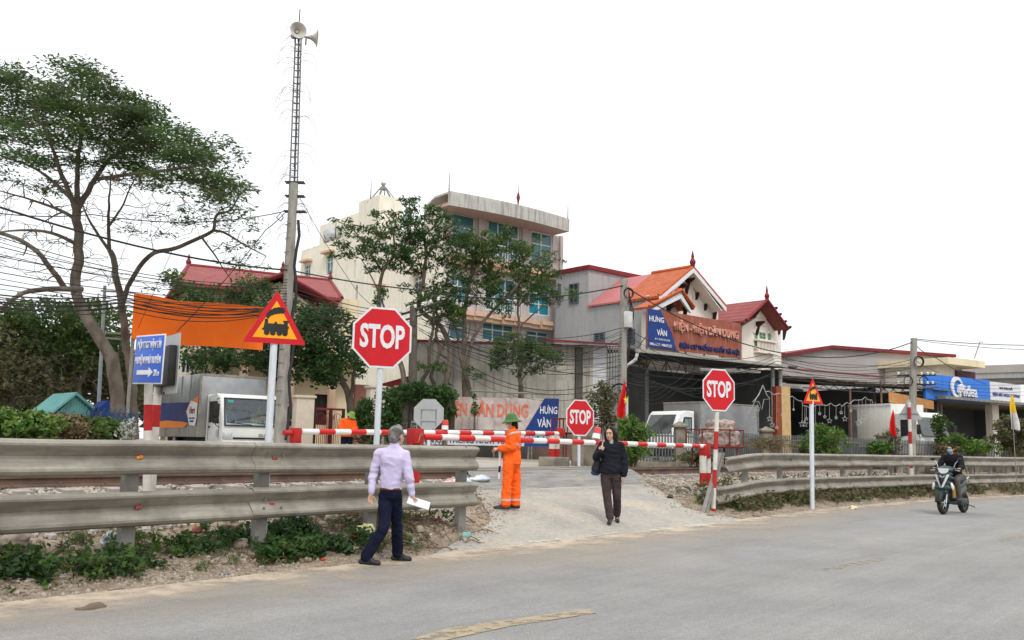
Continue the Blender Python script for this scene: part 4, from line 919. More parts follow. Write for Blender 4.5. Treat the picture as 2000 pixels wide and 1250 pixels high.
orat = tile_mat('orange_roof_tiles', (.58, .14, .045), (.42, .09, .035), 2.4, 1.4, dirt=(.09, .03, .02), bump=1)
rmet = tile_mat('faded_red_sheet_roof', (.46, .155, .15), (.42, .13, .13), 1.1, 0, ax='y', dirt=(.30, .10, .10))
mar = mat('maroon_paint', (.22, .025, .03), (.17, .02, .025), rough=.6); mat('dusty_maroon_sheet0', (.20, .03, .035), (.15, .03, .03)); brownw = mat('dark_brown_wood', (.055, .022, .018), (.04, .018, .015), rough=.6)
def wall(b, u0, u1, z0, z1, ops, m, v0=0, th=.25):
    us = sorted({u0, u1, *[o[0] for o in ops], *[o[1] for o in ops]}); zs = sorted({z0, z1, *[o[2] for o in ops], *[o[3] for o in ops]})
    us = [u for u in us if u0 <= u <= u1]; zs = [z for z in zs if z0 <= z <= z1]
    for i in range(len(us)-1):
        for j in range(len(zs)-1):
            cu, cz = (us[i]+us[i+1])/2, (zs[j]+zs[j+1])/2
            if any(o[0] < cu < o[1] and o[2] < cz < o[3] for o in ops): continue
            b.box(us[i], us[i+1], v0, v0+th, zs[j], zs[j+1], m)
def window(parent, u0, u1, z0, z1, v=0, nu=2, nz_=1, glass=None, frame=None, fw=.06, rec=.12, sill=None, xf=None, top=None, name='window'):
    """frame with mullions set into an opening; pane is a sub-part"""
    b = MB(); fr_ = frame or winf; y0, y1 = v+rec-.06, v+rec+.02
    b.box(u0, u1, y0, y1, z0, z0+fw, fr_); b.box(u0, u1, y0, y1, z1-fw, z1, fr_); b.box(u0, u0+fw, y0, y1, z0+fw, z1-fw, fr_); b.box(u1-fw, u1, y0, y1, z0+fw, z1-fw, fr_)
    for i in range(1, nu): c = u0+(u1-u0)*i/nu; b.box(c-fw*.45, c+fw*.45, y0+.01, y1, z0+fw, z1-fw, fr_)
    zt = [z0+(z1-z0)*j/nz_ for j in range(1, nz_)] if top is None else [z0+(z1-z0)*top]
    for c in zt: b.box(u0+fw, u1-fw, y0+.02, y1-.002, c-fw*.4, c+fw*.4, fr_)
    if sill: b.box(u0-.12, u1+.12, v-.14, v+.05, z0-.12, z0, sill)
    if xf: b.xf(xf)
    o = b.build(name, parent, smooth=False); b = MB(); b.box(u0+fw*.5, u1-fw*.5, y1-.035, y1-.015, z0+fw*.5, z1-fw*.5, glass or darkg)
    if xf: b.xf(xf)
    b.build('pane', o, smooth=False); return o
SX = Matrix(((0, 1, 0, 0), (1, 0, 0, 0), (0, 0, 1, 0), (0, 0, 0, 1)))   # swaps u and v: builds on the left side wall
def bthing(F, label, cat, name='building'): return thing(name, label, cat, tuple(F.A), F.rz)
def rail_(b, u0, u1, v, z0, h, m, n, r=.018):
    b.box(u0, u1, v-.025, v+.025, z0+h-.05, z0+h, m)
    for i in range(n+1): u = u0+(u1-u0)*i/n; b.box(u-r, u+r, v-r, v+r, z0, z0+h-.05, m)
# ---------------------------------------------------------------- tall pale block
F = FrP(862, 45.5, 1092, 50.5); t = bthing(F, 'tall cream apartment block with teal windows and a curved grey roof fascia', 'building', 'apartment_block'); L_ = F.L
ps = [(876, 927, 418, 486), (952, 1014, 434, 506), (1037, 1079, 454, 516), (872, 921, 538, 592), (949, 1009, 543, 609), (1035, 1076, 552, 616), (871, 920, 624, 664), (946, 1007, 632, 668), (1031, 1074, 647, 672)]
ops = []
for a, c, y0, y1 in ps:
    m_ = (a+c)/2; (u0, _), (u1, _) = F.f(a, 500), F.f(c, 500); zt = F.f(m_, y0)[1]; zb = F.f(m_, y1)[1]; ops.append((u0, u1, zb, zt))
zc = F.f(877, 400, -1.2)[1]; zt = F.f(877, 373, -1.2)[1]
b = MB(); wall(b, 0, L_, 0, zc, ops, pinkgr); b.box(L_-.25, L_, .25, 9, 0, zc, pinkgr)
for px in (936, 1022): u = F.f(px, 500)[0]; b.box(u-.16, u+.16, -.14, 0, 0, zc, pinkgr)
b.box(0, .22, -.14, -.001, 0, zc, pinkgr); b.box(L_-.22, L_, -.14, -.001, 0, zc, pinkgr)
b.build('facade', t, smooth=False)
for i, (u0, u1, z0, z1) in enumerate(ops):
    shut = i == 5
    window(t, u0, u1, z0, z1, nu=(2 if i == 3 else 1, 3, 2)[i % 3], glass=cyang if shut else tealg, fw=.07, top=.62 if not shut else None, nz_=3 if shut else 1)
# side wall with a stepped top
tops = [(0, 2.2, zt), (2.2, 6.7, zc-.3), (6.7, 9.0, F.side(700, 395)[1]), (9.0, 16.0, F.side(620, 480)[1])]
sops = []
for a, c, y0, y1 in ((808, 823, 540, 568), (739, 749, 566, 602), (742, 755, 464, 492), (637, 650, 500, 537), (595, 606, 517, 545), (691, 699, 508, 545), (689, 697, 558, 640)):
    (v0, z_), (v1, _) = F.side(c, (y0+y1)/2), F.side(a, (y0+y1)/2); m_ = (a+c)/2; sops.append((v0, v1, F.side(m_, y1)[1], F.side(m_, y0)[1]))
b = MB()
for i, (v0, v1, zt_) in enumerate(tops):
    o_ = [q for q in sops if v0 <= (q[0]+q[1])/2 < v1]; o_ = [(max(q[0], v0+.05), min(q[1], v1-.05), q[2], min(q[3], zt_-.3)) for q in o_]; wall(b, v0+(.001 if i else 0), v1, 0, zt_, o_, cream)
b.xf(SX)
b.build('side_wall', t, smooth=False)
for i, q in enumerate(sops): window(t, *q, nu=2 if i < 5 else 1, glass=tealg, xf=SX, top=.7 if i < 5 else .5); 
for q in sops[:5]:
    b = MB(); b.box(q[0]-.2, q[1]+.2, -.35, -.001, q[3]+.15, q[3]+.28, peach); b.xf(SX); b.build('window_hood', t, smooth=False)
zT = tops[2][2]; uT = F.f(785, 400, 6.7)[0]
b = MB(); b.box(.25, uT, 6.7, 6.95, 0, zT, cream); b.box(uT-.25, uT, 6.95, 16, 0, zT, cream); b.box(.25, uT-.25, 6.95, 9, zT-.4, zT-.2, cream); b.box(.25, L_-.25, 2.3, 6.7, zc-.9, zc-.7, cream); b.box(.25, uT-.25, 9, 16, tops[3][2]-.6, tops[3][2]-.4, cream); b.build('stair_tower', t, smooth=False)
# cornice: curved fascia in front
CU0, CU1 = F.f(878, 385, -1.25)[0], F.f(1112, 440, -1.25)[0]
b = MB(); N = 14; v = []
for i in range(N+1):
    q = i/N; u = CU0+(CU1-CU0)*q; vv = -1.25-.35*math.sin(math.pi*q); v.append((u, vv))
for i in range(N):
    (u0, a0), (u1, a1) = v[i], v[i+1]
    b.slab([(u0, a0, zc-.02), (u1, a1, zc-.02), (u1, a1, zt), (u0, a0, zt)], (0, .12, 0), capm)
for k in range(52):
    q = (k+.5)/52; u = CU0+(CU1-CU0)*q; vv = -1.25-.35*math.sin(math.pi*q); b.box(u-.02, u+.02, vv-.012, vv-.002, zc+.06, zt-.1, capm)
b.build('roof_fascia', t, smooth=False)
b = MB(); b.slab([(u, a+.12, zc-.02) for u, a in v]+[(CU1, -.001, zc-.02), (CU0, -.001, zc-.02)], (0, 0, .14), mat('pink_soffit', (.50, .36, .32), (.45, .33, .29))); b.slab([(u, a+.1, zt-.12) for u, a in v]+[(CU1, 2.2, zt-.12), (-.02, 2.2, zt-.12), (CU0, -.01, zt-.12)], (0, 0, .1), capm); b.build('roof_slab', t, smooth=False)
for (pa, pb, ya, yb) in ((874, 1087, 603, 636), (876, 1085, 503, 531)):
    (ua, za), (ub, zb_) = F.f(pa, ya, -.5), F.f(pb, yb, -.5); z = (za+zb_)/2; b = MB()
    for i in range(12):
        u0 = L_*i/12+.02; u1 = L_*(i+1)/12; vo = -.45-.35*abs(math.sin(math.pi*i/3.9))
        b.box(u0, u1, vo, -.141, z-.14, z+.08, peach); b.box(u0, u1, vo+.12, -.141, z-.34, z-.14, peach)
    b.build('balcony_ledge', t, smooth=False)
    u0, u1 = F.f(945, ya, -.8)[0], F.f(1020, ya, -.8)[0]; b = MB(); rail_(b, u0, u1, -.75, z+.08, .85, winf, 16, .012); b.build('balcony_railing', t, smooth=False)
b = MB(); 
for px, py, vv in ((877, 372, .0), (1109, 430, -1.0), (724, 385, 6.8), (655, 462, 9.5)):
    b = MB(); u, z = F.f(px, py, vv); b.cyl((u, vv, z-.1), .03, 1.1, brownw, 6, r2=.008); b.build('lightning_rod', t)
b = MB(); u, z = F.f(1012, 397, -1.0); b.lathe([(.03, -.1), (.05, .1), (.1, .3), (.04, .55), (.015, .6), (.01, 1.0)], mar, 10, (u, -1, z)); b.build('roof_finial', t)
# skylight cone on the tower
sk = thing('skylight_frame', 'steel pyramid frame with a ball on the roof of the cream apartment block', 'roof ornament', tuple(F.w(F.f(748, 385, 8)[0], 8, zT-.2)), F.rz); b = MB()
for k in range(8): a = math.pi/4*k; b.tube([(1.0*math.cos(a), 1.0*math.sin(a), 0), (.12*math.cos(a), .12*math.sin(a), 1.1)], .03, galv2, 6)
b.lathe([(1.0, .0), (1.03, .03), (1.0, .06)], galv2, 16); b.build('frame', sk)
b = MB(); b.lathe([(0, .9), (.24, .94), (.1, 1.1), (.08, 1.2)], galv2, 12); b.ell((0, 0, 1.32), (.17, .17, .15), silv, 14); b.build('ball_finial', sk)
tk = thing('water_tank', 'stainless water tank lying on the roof of the cream block', 'water tank', tuple(F.w(.9, F.side(620, 470)[0], tops[3][2])), F.rz+R(65)); b = MB(); Mx = Matrix.Rotation(R(90), 4, 'Y'); b.lathe([(0, -.75), (.42, -.7), (.5, -.6), (.5, -.2), (.485, -.18), (.5, -.16), (.5, .16), (.485, .18), (.5, .2), (.5, .6), (.42, .7), (0, .75)], mat('stainless_steel', (.5, .5, .5), (.4, .4, .4), rough=.25, metal=.9), 24, (0, 0, .75), Mx); b.build('tank', tk)
b = MB(); b.box(-.55, -.45, -.4, .4, 0, .32, galv2); b.box(.45, .55, -.4, .4, 0, .32, galv2); b.build('stand', tk, smooth=False)
# ---------------------------------------------------------------- red roofed yellow house
F = FrP(352, 36, 690, 39); t = bthing(F, 'cream villa with maroon tiled roofs behind the orange billboard', 'house', 'villa'); L_ = F.L
yhw = mat('pale_yellow_render', (.78, .68, .46), (.70, .61, .42), rough=.9, sc_=1, streak=(.38, .32, .22), sfac=.5)
ze = F.f(360, 552, 0)[1]; ze2 = F.f(655, 585, 0)[1]; ze = (ze+ze2)/2
ops = []
for a, c, y0, y1 in ((395, 420, 575, 610), (560, 590, 640, 680), (620, 640, 610, 640), (648, 668, 600, 640), (355, 375, 690, 730), (615, 640, 770, 830)):
    m_ = (a+c)/2; ops.append((F.f(a, y0)[0], F.f(c, y0)[0], F.f(m_, y1)[1], F.f(m_, y0)[1]))
b = MB(); wall(b, 0, L_, 0, ze, ops, yhw); b.box(0, .25, .25, 8, 0, ze, yhw); b.box(L_-.25, L_, .25, 8, 0, ze, yhw); b.build('wall', t, smooth=False)
for q in ops: window(t, *q, nu=2, glass=darkg, frame=brownw if q[3] < 3 else winf)
b = MB()
def pl(px, py, v): u, z = F.f(px, py, v); return Vector((u, v, z))
A_, B_, C_, D_ = pl(346, 549, -.7), pl(668, 582, -.7), pl(645, 548, 3.5), pl(368, 518, 3.5)
A2, B2 = Vector((A_.x, 7.7, A_.z)), Vector((B_.x, 7.7, B_.z))
b.slab([A_, B_, C_, D_], (0, 0, -.12), redt); b.slab([B_, B2, C_], (0, 0, -.12), redt); b.slab([B2, A2, D_, C_], (0, 0, -.12), redt); b.slab([A2, A_, D_], (0, 0, -.12), redt)
b.tube([D_, C_], .09, mar, 8); b.tube([A_, D_], .08, mar, 8); b.tube([B_, C_], .08, mar, 8); b.build('main_roof', t, smooth=False)
pk, gl_, gr_ = pl(552, 534, -1.6), pl(450, 572, -1.6), pl(660, 596, -1.6)
b = MB(); pkb = pk+Vector((0, 5, 0)); b.slab([gl_, pk, pkb, gl_+Vector((0, 5, 0))], (0, 0, -.1), redt); b.slab([pk, gr_, gr_+Vector((0, 5, 0)), pkb], (0, 0, -.1), redt); b.tube([gl_, pk, gr_], .09, mar, 8); b.build('gable_roof', t, smooth=False)
b = MB(); b.slab([gl_+Vector((.5, .5, -.35)), gr_+Vector((-.5, .5, -.35)), pk+Vector((0, .5, -.25))], (0, .2, 0), yhw); b.box(gl_.x+.6, gr_.x-.6, -1.1, -.001, ze-1.0, gl_.z-.3, yhw)
b.build('gable_wall', t, smooth=False)
for px, py in ((368, 518), (552, 534), (645, 548)):
    p = pl(px, py, 3.5 if px != 552 else -1.6); b = MB(); b.lathe([(.08, 0), (.12, .15), (.05, .3), (.07, .34), (.01, .5)], mar, 8, tuple(p)); b.build('roof_finial', t)
for px in (470, 560, 640): u = F.f(px, 700)[0]; b = MB(); b.cyl((u, -.9, 0), .17, ze-.9, peach, 12); b.build('column', t)
b = MB(); z = F.f(500, 690, -1)[1]; b.box(0, L_, -1.1, -.001, z-.18, z, peach); b.build('balcony_slab', t, smooth=False)
b = MB(); rail_(b, .2, L_-.2, -1.0, z, .9, winf, 40, .03); b.build('balcony_railing', t, smooth=False)
# maroon gate with pale pillars at the street
F = FrP(575, 30, 762, 31.5); gt = bthing(F, 'maroon ironwork gate between pale stone pillars behind the far barrier', 'gate', 'gate'); pil_ = mat('pale_stone_pillar', (.62, .55, .44), (.56, .49, .40), rough=.8)
for a, c, y in ((575, 610, 777), (718, 756, 758)):
    u0, u1 = F.f(a, 800)[0], F.f(c, 800)[0]; z = F.f(a, y)[1]; b = MB(); b.bbox(u0, u1, -.25, .25, 0, z, pil_, .02); b.bbox(u0-.05, u1+.05, -.3, .3, z, z+.08, pil_, .02); b.build('pillar', gt)
u0, u1 = F.f(612, 800)[0], F.f(671, 800)[0]; z1 = F.f(640, 797)[1]; b = MB()
for u in (u0+.05, (u0*.42+u1*.58), u1): b.box(u-.045, u+.045, -.04, .04, 0, z1, brownw)
b.box(u0, u1, -.039, .039, z1-.07, z1+.0, mar); b.box(u0, u1, -.038, .038, .75, .80, mar)
n = 14
for i in range(n): u = u0+.1+(u1-u0-.15)*i/n; b.cyl((u, 0, .05), .011, z1-.15-.25*abs(math.sin(i*.9)), mar, 6)
for k in range(3):
    c_ = u0+.25+k*(u1-u0-.4)/2.2; b.tube([(c_+.19*math.cos(a), -.02, z1-.5+.33*math.sin(a)) for a in [math.pi*j/8 for j in range(9)]], .011, mar, 6)
b.build('iron_panel', gt, smooth=False)
# pink annex with a rusty corrugated roof
F = FrP(690, 33.5, 800, 34.5); t = bthing(F, 'low pink annex under a red corrugated lean-to roof', 'outbuilding', 'annex'); L_ = F.L
pinkw = mat('pink_wall', (.50, .22, .18), (.42, .19, .16), rough=.9, sc_=1, streak=(.25, .12, .1)); zt = F.f(720, 752)[1]
b = MB(); b.box(0, L_, 0, .2, 0, zt, pinkw); b.build('wall', t, smooth=False)
b = MB(); p = [F.f(745, 745, -.3), F.f(795, 728, -.3), F.f(795, 750, -.3)]
for i in range(7): f_ = i/7; y0 = 733+f_*18; u0, z0 = F.f(742+4*f_, 752-5*(1-f_)*2, -.3); b.slab([(F.f(742, 753, -.3)[0], -.3-.05*i, F.f(742, 753, -.3)[1]-.03*i), (L_, -.3-.05*i, F.f(795, y0, -.3)[1]), (L_, -.3-.05*i, F.f(795, y0, -.3)[1]+.05), (F.f(742, 753, -.3)[0], -.3-.05*i, F.f(742, 753, -.3)[1]-.03*i+.05)], (0, .05, 0), mar)
b.build('roof', t, smooth=False)
# ---------------------------------------------------------------- stained wall
F = FrP(812, 33, 1205, 35.5); t = bthing(F, 'long stained concrete warehouse wall with a thin red edge behind the faded banner', 'wall', 'warehouse_wall'); L_ = F.L
za, zb_ = F.f(820, 668)[1], F.f(1200, 676)[1]
b = MB(); b.prism([(0, 0), (L_*.87, 0), (L_*.87, zb_), (0, za)], 0, .3, stain); b.build('wall', t, smooth=False)
b = MB(); b.prism([(-.2, za+.003), (L_*.7, (za+zb_)/2+.003), (L_*.7, (za+zb_)/2+.08), (-.2, za+.08)], -.06, .4, mar)
u0 = F.f(1068, 665, -.5)[0]; z0 = F.f(1068, 667, -.5)[1]; z1 = F.f(1185, 668, -.5)[1]; b.slab([(u0, -.6, z0), (L_-.2, -.6, z1-.12), (L_-.2, .3, z1), (u0, .3, z0+.12)], (0, 0, .08), MATS['dusty_maroon_sheet0']); b.build('red_edging', t, smooth=False)
for px, wd_ in ((1129, .28),): u = F.f(px, 760)[0]; b = MB(); b.box(u-wd_/2, u+wd_/2, -.12, -.001, 0, zb_-.15, mat('black_mould', (.06, .058, .05), (.10, .095, .08), rough=.95, sc_=2)); b.build('blackened_buttress', t, smooth=False)
b = MB(); b.box(L_*.872, L_*.945, .05, .35, 0, zb_, mat('whitewashed_pier', (.55, .56, .58), (.5, .5, .52), streak=(.3, .3, .3))); b.build('white_pier', t, smooth=False)
b = MB(); u1 = L_*.95
for i in range(5): b.box(u1+i*.12, u1+i*.12+.04, .1, .16, 0, zb_, galv2)
for j in range(14): b.box(u1, u1+.55, .08, .1, .2+j*.33, .23+j*.33, galv2)
b.build('steel_grille', t, smooth=False)
# ---------------------------------------------------------------- grey and orange gabled house
F = FrP(1268, 44, 1405, 47.6); t = bthing(F, 'grey sided house with orange tiled gables behind the brown shop sign', 'house', 'gabled_house'); L_ = F.L
def pl(px, py, v=0): u, z = F.f(px, py, v); return Vector((u, v, z))
pk = pl(1353, 521, -.7); el = pl(1287, 577, -.7); er = pl(1417, 598, -.7)
b = MB(); top = pl(1353, 540, 0); zl = pl(1268, 577, 0).z; b.prism([(0, 4.3), (L_, 4.3), (L_, pl(1403, 598).z), (top.x, top.z), (0, zl)], 0, .25, whw)
for k in range(9): z = zl-1.2+k*.42; b.box(.3, L_-.3, -.012, -.001, z, z+.03, greyw) if z < top.z-2.0 else None
b.build('gable_wall', t, smooth=False)
zs = zl; vb = 6.65; 
b = MB(); v1, z1 = F.side(1153, 592); b.prism([(.25, 0), (vb, 0), (vb, zs), (.25, zs)], 0, .25, greyw, axis='x')
zt = F.side(1150, 526)[1]; v0 = F.side(1150, 526)[0]; zt2 = F.side(1093, 544)[1]; vb2 = F.side(1086, 560)[0]
b.box(0, .25, v0, vb2, zs+.001, zt, greyw); b.box(.25, 6, v0, v0+.25, zs*.5, zt, greyw); b.box(0, .25, vb, vb2, 0, zs, greyw); b.box(6, 6.25, v0, vb2, 0, zt, greyw); b.box(.25, 6, v0+.25, vb2, zt-.5, zt-.3, greyw)
b.build('side_wall', t, smooth=False)
b = MB(); b.box(-.12, 6.3, v0-.12, v0+.1, zt, zt+.22, mar); b.box(-.12, .15, v0+.1, vb2+.1, zt, zt+.22, mar); b.build('roof_edging', t, smooth=False)
for a, c, y0, y1, gl2 in ((1113, 1131, 554, 593, darkg), (1091, 1096, 555, 595, darkg)):
    va, vc = F.side(c, 570)[0], F.side(a, 570)[0]; m_ = (a+c)/2; window(t, va, vc, F.side(m_, y1)[1], F.side(m_, y0)[1], v=-.14, nu=2, nz_=3, glass=gl2, frame=mat('slate_frame', (.12, .14, .16), (.1, .12, .14)), xf=SX)
for a, c, y0, y1 in ((1162, 1182, 650, 668), (1222, 1240, 643, 672)):
    va, vc = F.side(c, 655)[0], F.side(a, 655)[0]; m_ = (a+c)/2; window(t, va, vc, F.side(m_, y1)[1], F.side(m_, y0)[1], v=-.14, nu=2, nz_=4, glass=darkg, frame=MATS['slate_frame'], xf=SX, name='louvred_window')
# main roof: orange tiles near the front, pinkish sheet behind
rb = 5.9; f_ = .30
def rs(p, v): return Vector((p.x, v, p.z))
vm = 1.9; b = MB()
b.slab([el, pk, rs(pk, vm), rs(el, vm)], (0, 0, -.13), orat); b.slab([pk, er, rs(er, vm), rs(pk, vm)], (0, 0, -.13), orat); b.build('tiled_roof', t, smooth=False)
b = MB(); vr = v0-.01
b.slab([rs(el, vm+.01), rs(pk, vm+.01)-Vector((0, 0, .02)), rs(pk, vr)-Vector((0, 0, .02)), rs(el, vr)], (0, 0, -.08), rmet); b.slab([rs(pk, vm+.01)-Vector((0, 0, .02)), rs(er, vm+.01), rs(er, vr), rs(pk, vr)-Vector((0, 0, .02))], (0, 0, -.08), rmet)
b.build('sheet_roof', t, smooth=False)
b = MB()
for p0, p1 in ((el, pk), (pk, er)): d = (p1-p0); b.slab([p0+Vector((0, -.06, -.30)), p1+Vector((0, -.06, -.30)), p1+Vector((0, -.06, -.02)), p0+Vector((0, -.06, -.02))], (0, .06, 0), whp)
b.slab([el+Vector((.3, .002, -.3)), pk+Vector((0, .002, -.3)), rs(pk, 0)-Vector((0, 0, .3)), Vector((el.x+.3, 0, el.z-.3))], (0, 0, .06), whw); b.slab([pk+Vector((0, .002, -.3)), er+Vector((-.3, .002, -.3)), Vector((er.x-.3, 0, er.z-.3)), rs(pk, 0)-Vector((0, 0, .3))], (0, 0, .06), whw); b.build('bargeboard', t, smooth=False)
b = MB(); b.tube([pk, rs(pk, vm)], .11, mat('orange_ridge', (.5, .12, .04), (.4, .09, .03)), 10); b.tube([el, pk, er], .085, MATS['orange_ridge'], 8); b.build('ridge_tiles', t)
def bracket(p, parent, s=1):
    b = MB(); x, y, z = p; b.slab([(x-.05, y-.62*s, z), (x-.05, y-.62*s, z-.1*s), (x-.05, y-.25*s, z-.32*s), (x-.05, y-.1*s, z-.85*s), (x-.05, y, z-.9*s), (x-.05, y, z)], (.1, 0, 0), brownw); b.build('bracket', parent, smooth=False)
for px, py in ((1359, 552), (1376, 573), (1393, 595), (1322, 556), (1339, 542)): u, z = F.f(px, py, 0); bracket((u, -.001, z), t)
sp = pl(1331, 566, -1.0); sl_ = pl(1268, 598, -1.0); sr_ = pl(1356, 600, -1.0)
b = MB(); b.slab([sl_, sp, rs(sp, -.001), rs(sl_, -.001)], (0, 0, -.12), orat); b.slab([sp, sr_, rs(sr_, -.001), rs(sp, -.001)], (0, 0, -.12), orat); b.tube([sl_, sp, sr_], .075, MATS['orange_ridge'], 8); b.tube([sp, rs(sp, 0)], .09, MATS['orange_ridge'], 8); b.build('porch_roof', t, smooth=False)
b = MB(); b.slab([sl_+Vector((.2, .05, -.3)), sl_+Vector((.2, .05, -.12)), sp+Vector((0, .05, -.1)), sr_+Vector((-.2, .05, -.12)), sr_+Vector((-.2, .05, -.3)), sp+Vector((0, .05, -.42))], (0, .12, 0), whp); b.box(sl_.x+.6, sr_.x-.6, -.5, -.002, 4.5, sl_.z-.15, whw); b.build('porch_gable', t, smooth=False)
for px, py in ((1303, 595), (1335, 600)): u, z = F.f(px, py, -.5); bracket((u, -.501, z), t, .8)
b = MB(); u, z = F.f(1341, 570); b.tube([(u+.55*math.cos(a), -.03, z-.3+.75*math.sin(a)) for a in [math.pi*j/10 for j in range(11)]], .05, whw, 8); b.build('arch_moulding', t)
b = MB(); b.lathe([(.10, 0), (.16, .25), (.06, .45), (.08, .5), (.02, .8)], mar, 10, tuple(pk)); b.build('roof_finial', t)
# ---------------------------------------------------------------- small white house with maroon roof
F = FrP(1452, 48.5, 1529, 51); t = bthing(F, 'cream house with a maroon gable roof and green shutters', 'house', 'gabled_house'); L_ = F.L
pk = pl(1498, 585, -.8); el = pl(1463, 627, -.8); er = pl(1538, 640, -.8); el = Vector((pk.x-(er.x-pk.x)*1.0, el.y, er.z)); 
top = pl(1498, 600, 0)
ops = []
for a, c, y0, y1 in ((1473, 1480, 649, 677), (1483, 1496, 649, 679), (1499, 1506, 651, 680)): m_ = (a+c)/2; ops.append((F.f(a, 660)[0], F.f(c, 660)[0], F.f(m_, y1)[1], F.f(m_, y0)[1]))
b = MB(); ztop = er.z-.2; wall(b, 0, L_, 0, ztop, ops, whw); b.prism([(0, ztop+.001), (L_, ztop+.001), (top.x, top.z-.2)], 0, .25, whw); b.box(0, .25, .25, 7, 0, ztop, whw); b.box(L_-.25, L_, .25, 7, 0, ztop, whw); b.build('wall', t, smooth=False)
grn = mat('green_shutter', (.10, .25, .14), (.08, .20, .11))
for q in ops: window(t, *q, nu=2, nz_=4, glass=grn, frame=mat('pale_green_frame', (.3, .42, .32), (.26, .38, .28)), rec=.06, sill=whw)
b = MB(); b.slab([el, pk, rs(pk, 7), rs(el, 7)], (0, 0, -.12), redt); b.slab([pk, er, rs(er, 7), rs(pk, 7)], (0, 0, -.12), redt); b.tube([el, pk, er], .09, mar, 8); b.build('roof', t, smooth=False)
for px, py in ((1502, 601), (1510, 613), (1520, 627), (1477, 628), (1529, 638)): u, z = F.f(px, py, 0); bracket((u, -.001, z), t, .85)
b = MB(); u0, z0 = F.f(1472, 690); u1, z1 = F.f(1510, 694); b.box(u0, u1, -.3, -.001, z1+.65, z1+.75, whw); b.box(u0, u1, -.3, -.001, z1, z1+.1, whw)
for i in range(13): b.cyl((u0+.1+(u1-u0-.2)*i/12, -.2, z1+.1), .035, .55, whw, 6)
b.build('balustrade', t); b = MB(); u, z = F.f(1489, 622); b.prism([(u-.7, z), (u+.7, z), (u+.1, z+.45), (u-.1, z+.5)], -.05, -.001, whw); b.tube([(u-.9, -.04, z-.9), (u-.5, -.04, z-.35), (u+.5, -.04, z-.35), (u+.95, -.04, z-.95)], .05, whw, 6); b.build('stucco_relief', t)
b = MB(); b.lathe([(.09, 0), (.14, .2), (.05, .4), (.07, .42), (.02, .75)], mar, 10, tuple(pk)); b.build('roof_finial', t)
# ---------------------------------------------------------------- open fronted shop hangar
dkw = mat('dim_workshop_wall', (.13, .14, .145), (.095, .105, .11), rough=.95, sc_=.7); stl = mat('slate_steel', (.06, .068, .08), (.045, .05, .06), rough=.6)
F = FrP(1222, 38, 1530, 44.5); t = bthing(F, 'open fronted dark workshop hangar under the brown shop sign', 'building', 'workshop'); L_ = F.L
zr = F.f(1232, 690)[1]; zr2 = F.f(1525, 722)[1]
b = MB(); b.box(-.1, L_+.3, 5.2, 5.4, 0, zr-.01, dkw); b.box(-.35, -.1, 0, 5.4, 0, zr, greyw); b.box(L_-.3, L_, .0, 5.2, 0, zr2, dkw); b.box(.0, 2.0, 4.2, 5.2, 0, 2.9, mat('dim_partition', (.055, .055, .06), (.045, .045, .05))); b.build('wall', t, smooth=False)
b = MB(); b.slab([(-.4, -.8, zr+.05), (L_+.1, -.8, zr2+.05), (L_+.1, 5.6, zr2+.35), (-.4, 5.6, zr+.35)], (0, 0, .07), mat('dark_corrugated_roof', (.06, .06, .065), (.09, .085, .08), rough=.8)); b.build('roof', t, smooth=False)
b = MB(); b.slab([(-.3, -.95, zr-.05), (L_*.92, -.95, zr2-.0), (L_*.92, -.95, zr2+.12), (-.3, -.95, zr+.09)], (0, .14, 0), mat('pale_gutter', (.36, .35, .32), (.28, .27, .24), rough=.7)); b.tube([(-.2, -.88, zr-.02), (-.25, -.8, zr-.35), (-.6, -.3, zr-.8), (-.62, -.3, 0)], .07, mat('white_pvc_pipe', (.6, .6, .58), (.5, .5, .48)), 10); b.build('gutter', t, smooth=False)
b = MB(); n = 22
for i in range(n): u0 = L_*i/n; u1 = L_*(i+1)/n; z0 = zr-.1+(zr2-zr)*i/n; b.tube([(u0, .4, z0-.0), (u1, .4, z0-.7)] if i % 2 == 0 else [(u0, .4, z0-.7), (u1, .4, z0)], .022, stl, 5)
b.tube([(0, .4, zr-.08), (L_, .4, zr2-.08)], .035, stl, 6); b.tube([(0, .4, zr-.8), (L_, .4, zr2-.8)], .035, stl, 6); b.build('roof_truss', t)
b = MB(); b.tube([(4, -.5, zr-.45), (8.2, -.5, zr-.28)], .07, MATS['white_pvc_pipe'], 10); b.build('roller_tube', t)
for px, py in ((1245, 715), (1306, 722)):
    u, z = F.f(px, py, 4); b = MB(); b.box(u-.6, u+.6, 4, 4.06, z, z+.05, whp); o = b.build('tube_light', None, smooth=False); o.location = F.A; o.rotation_euler = (0, 0, F.rz); tag(o, ['pale strip light under the workshop roof, the left one', 'pale strip light under the workshop roof, the right one'][px > 1250], 'light')
for px in (1503, 1518): u = F.f(px, 780)[0]; b = MB(); b.cyl((u, -.2, 0), .09, zr2, MATS['white_pvc_pipe'] if px == 1518 else greyw, 10); b.build('post', t)
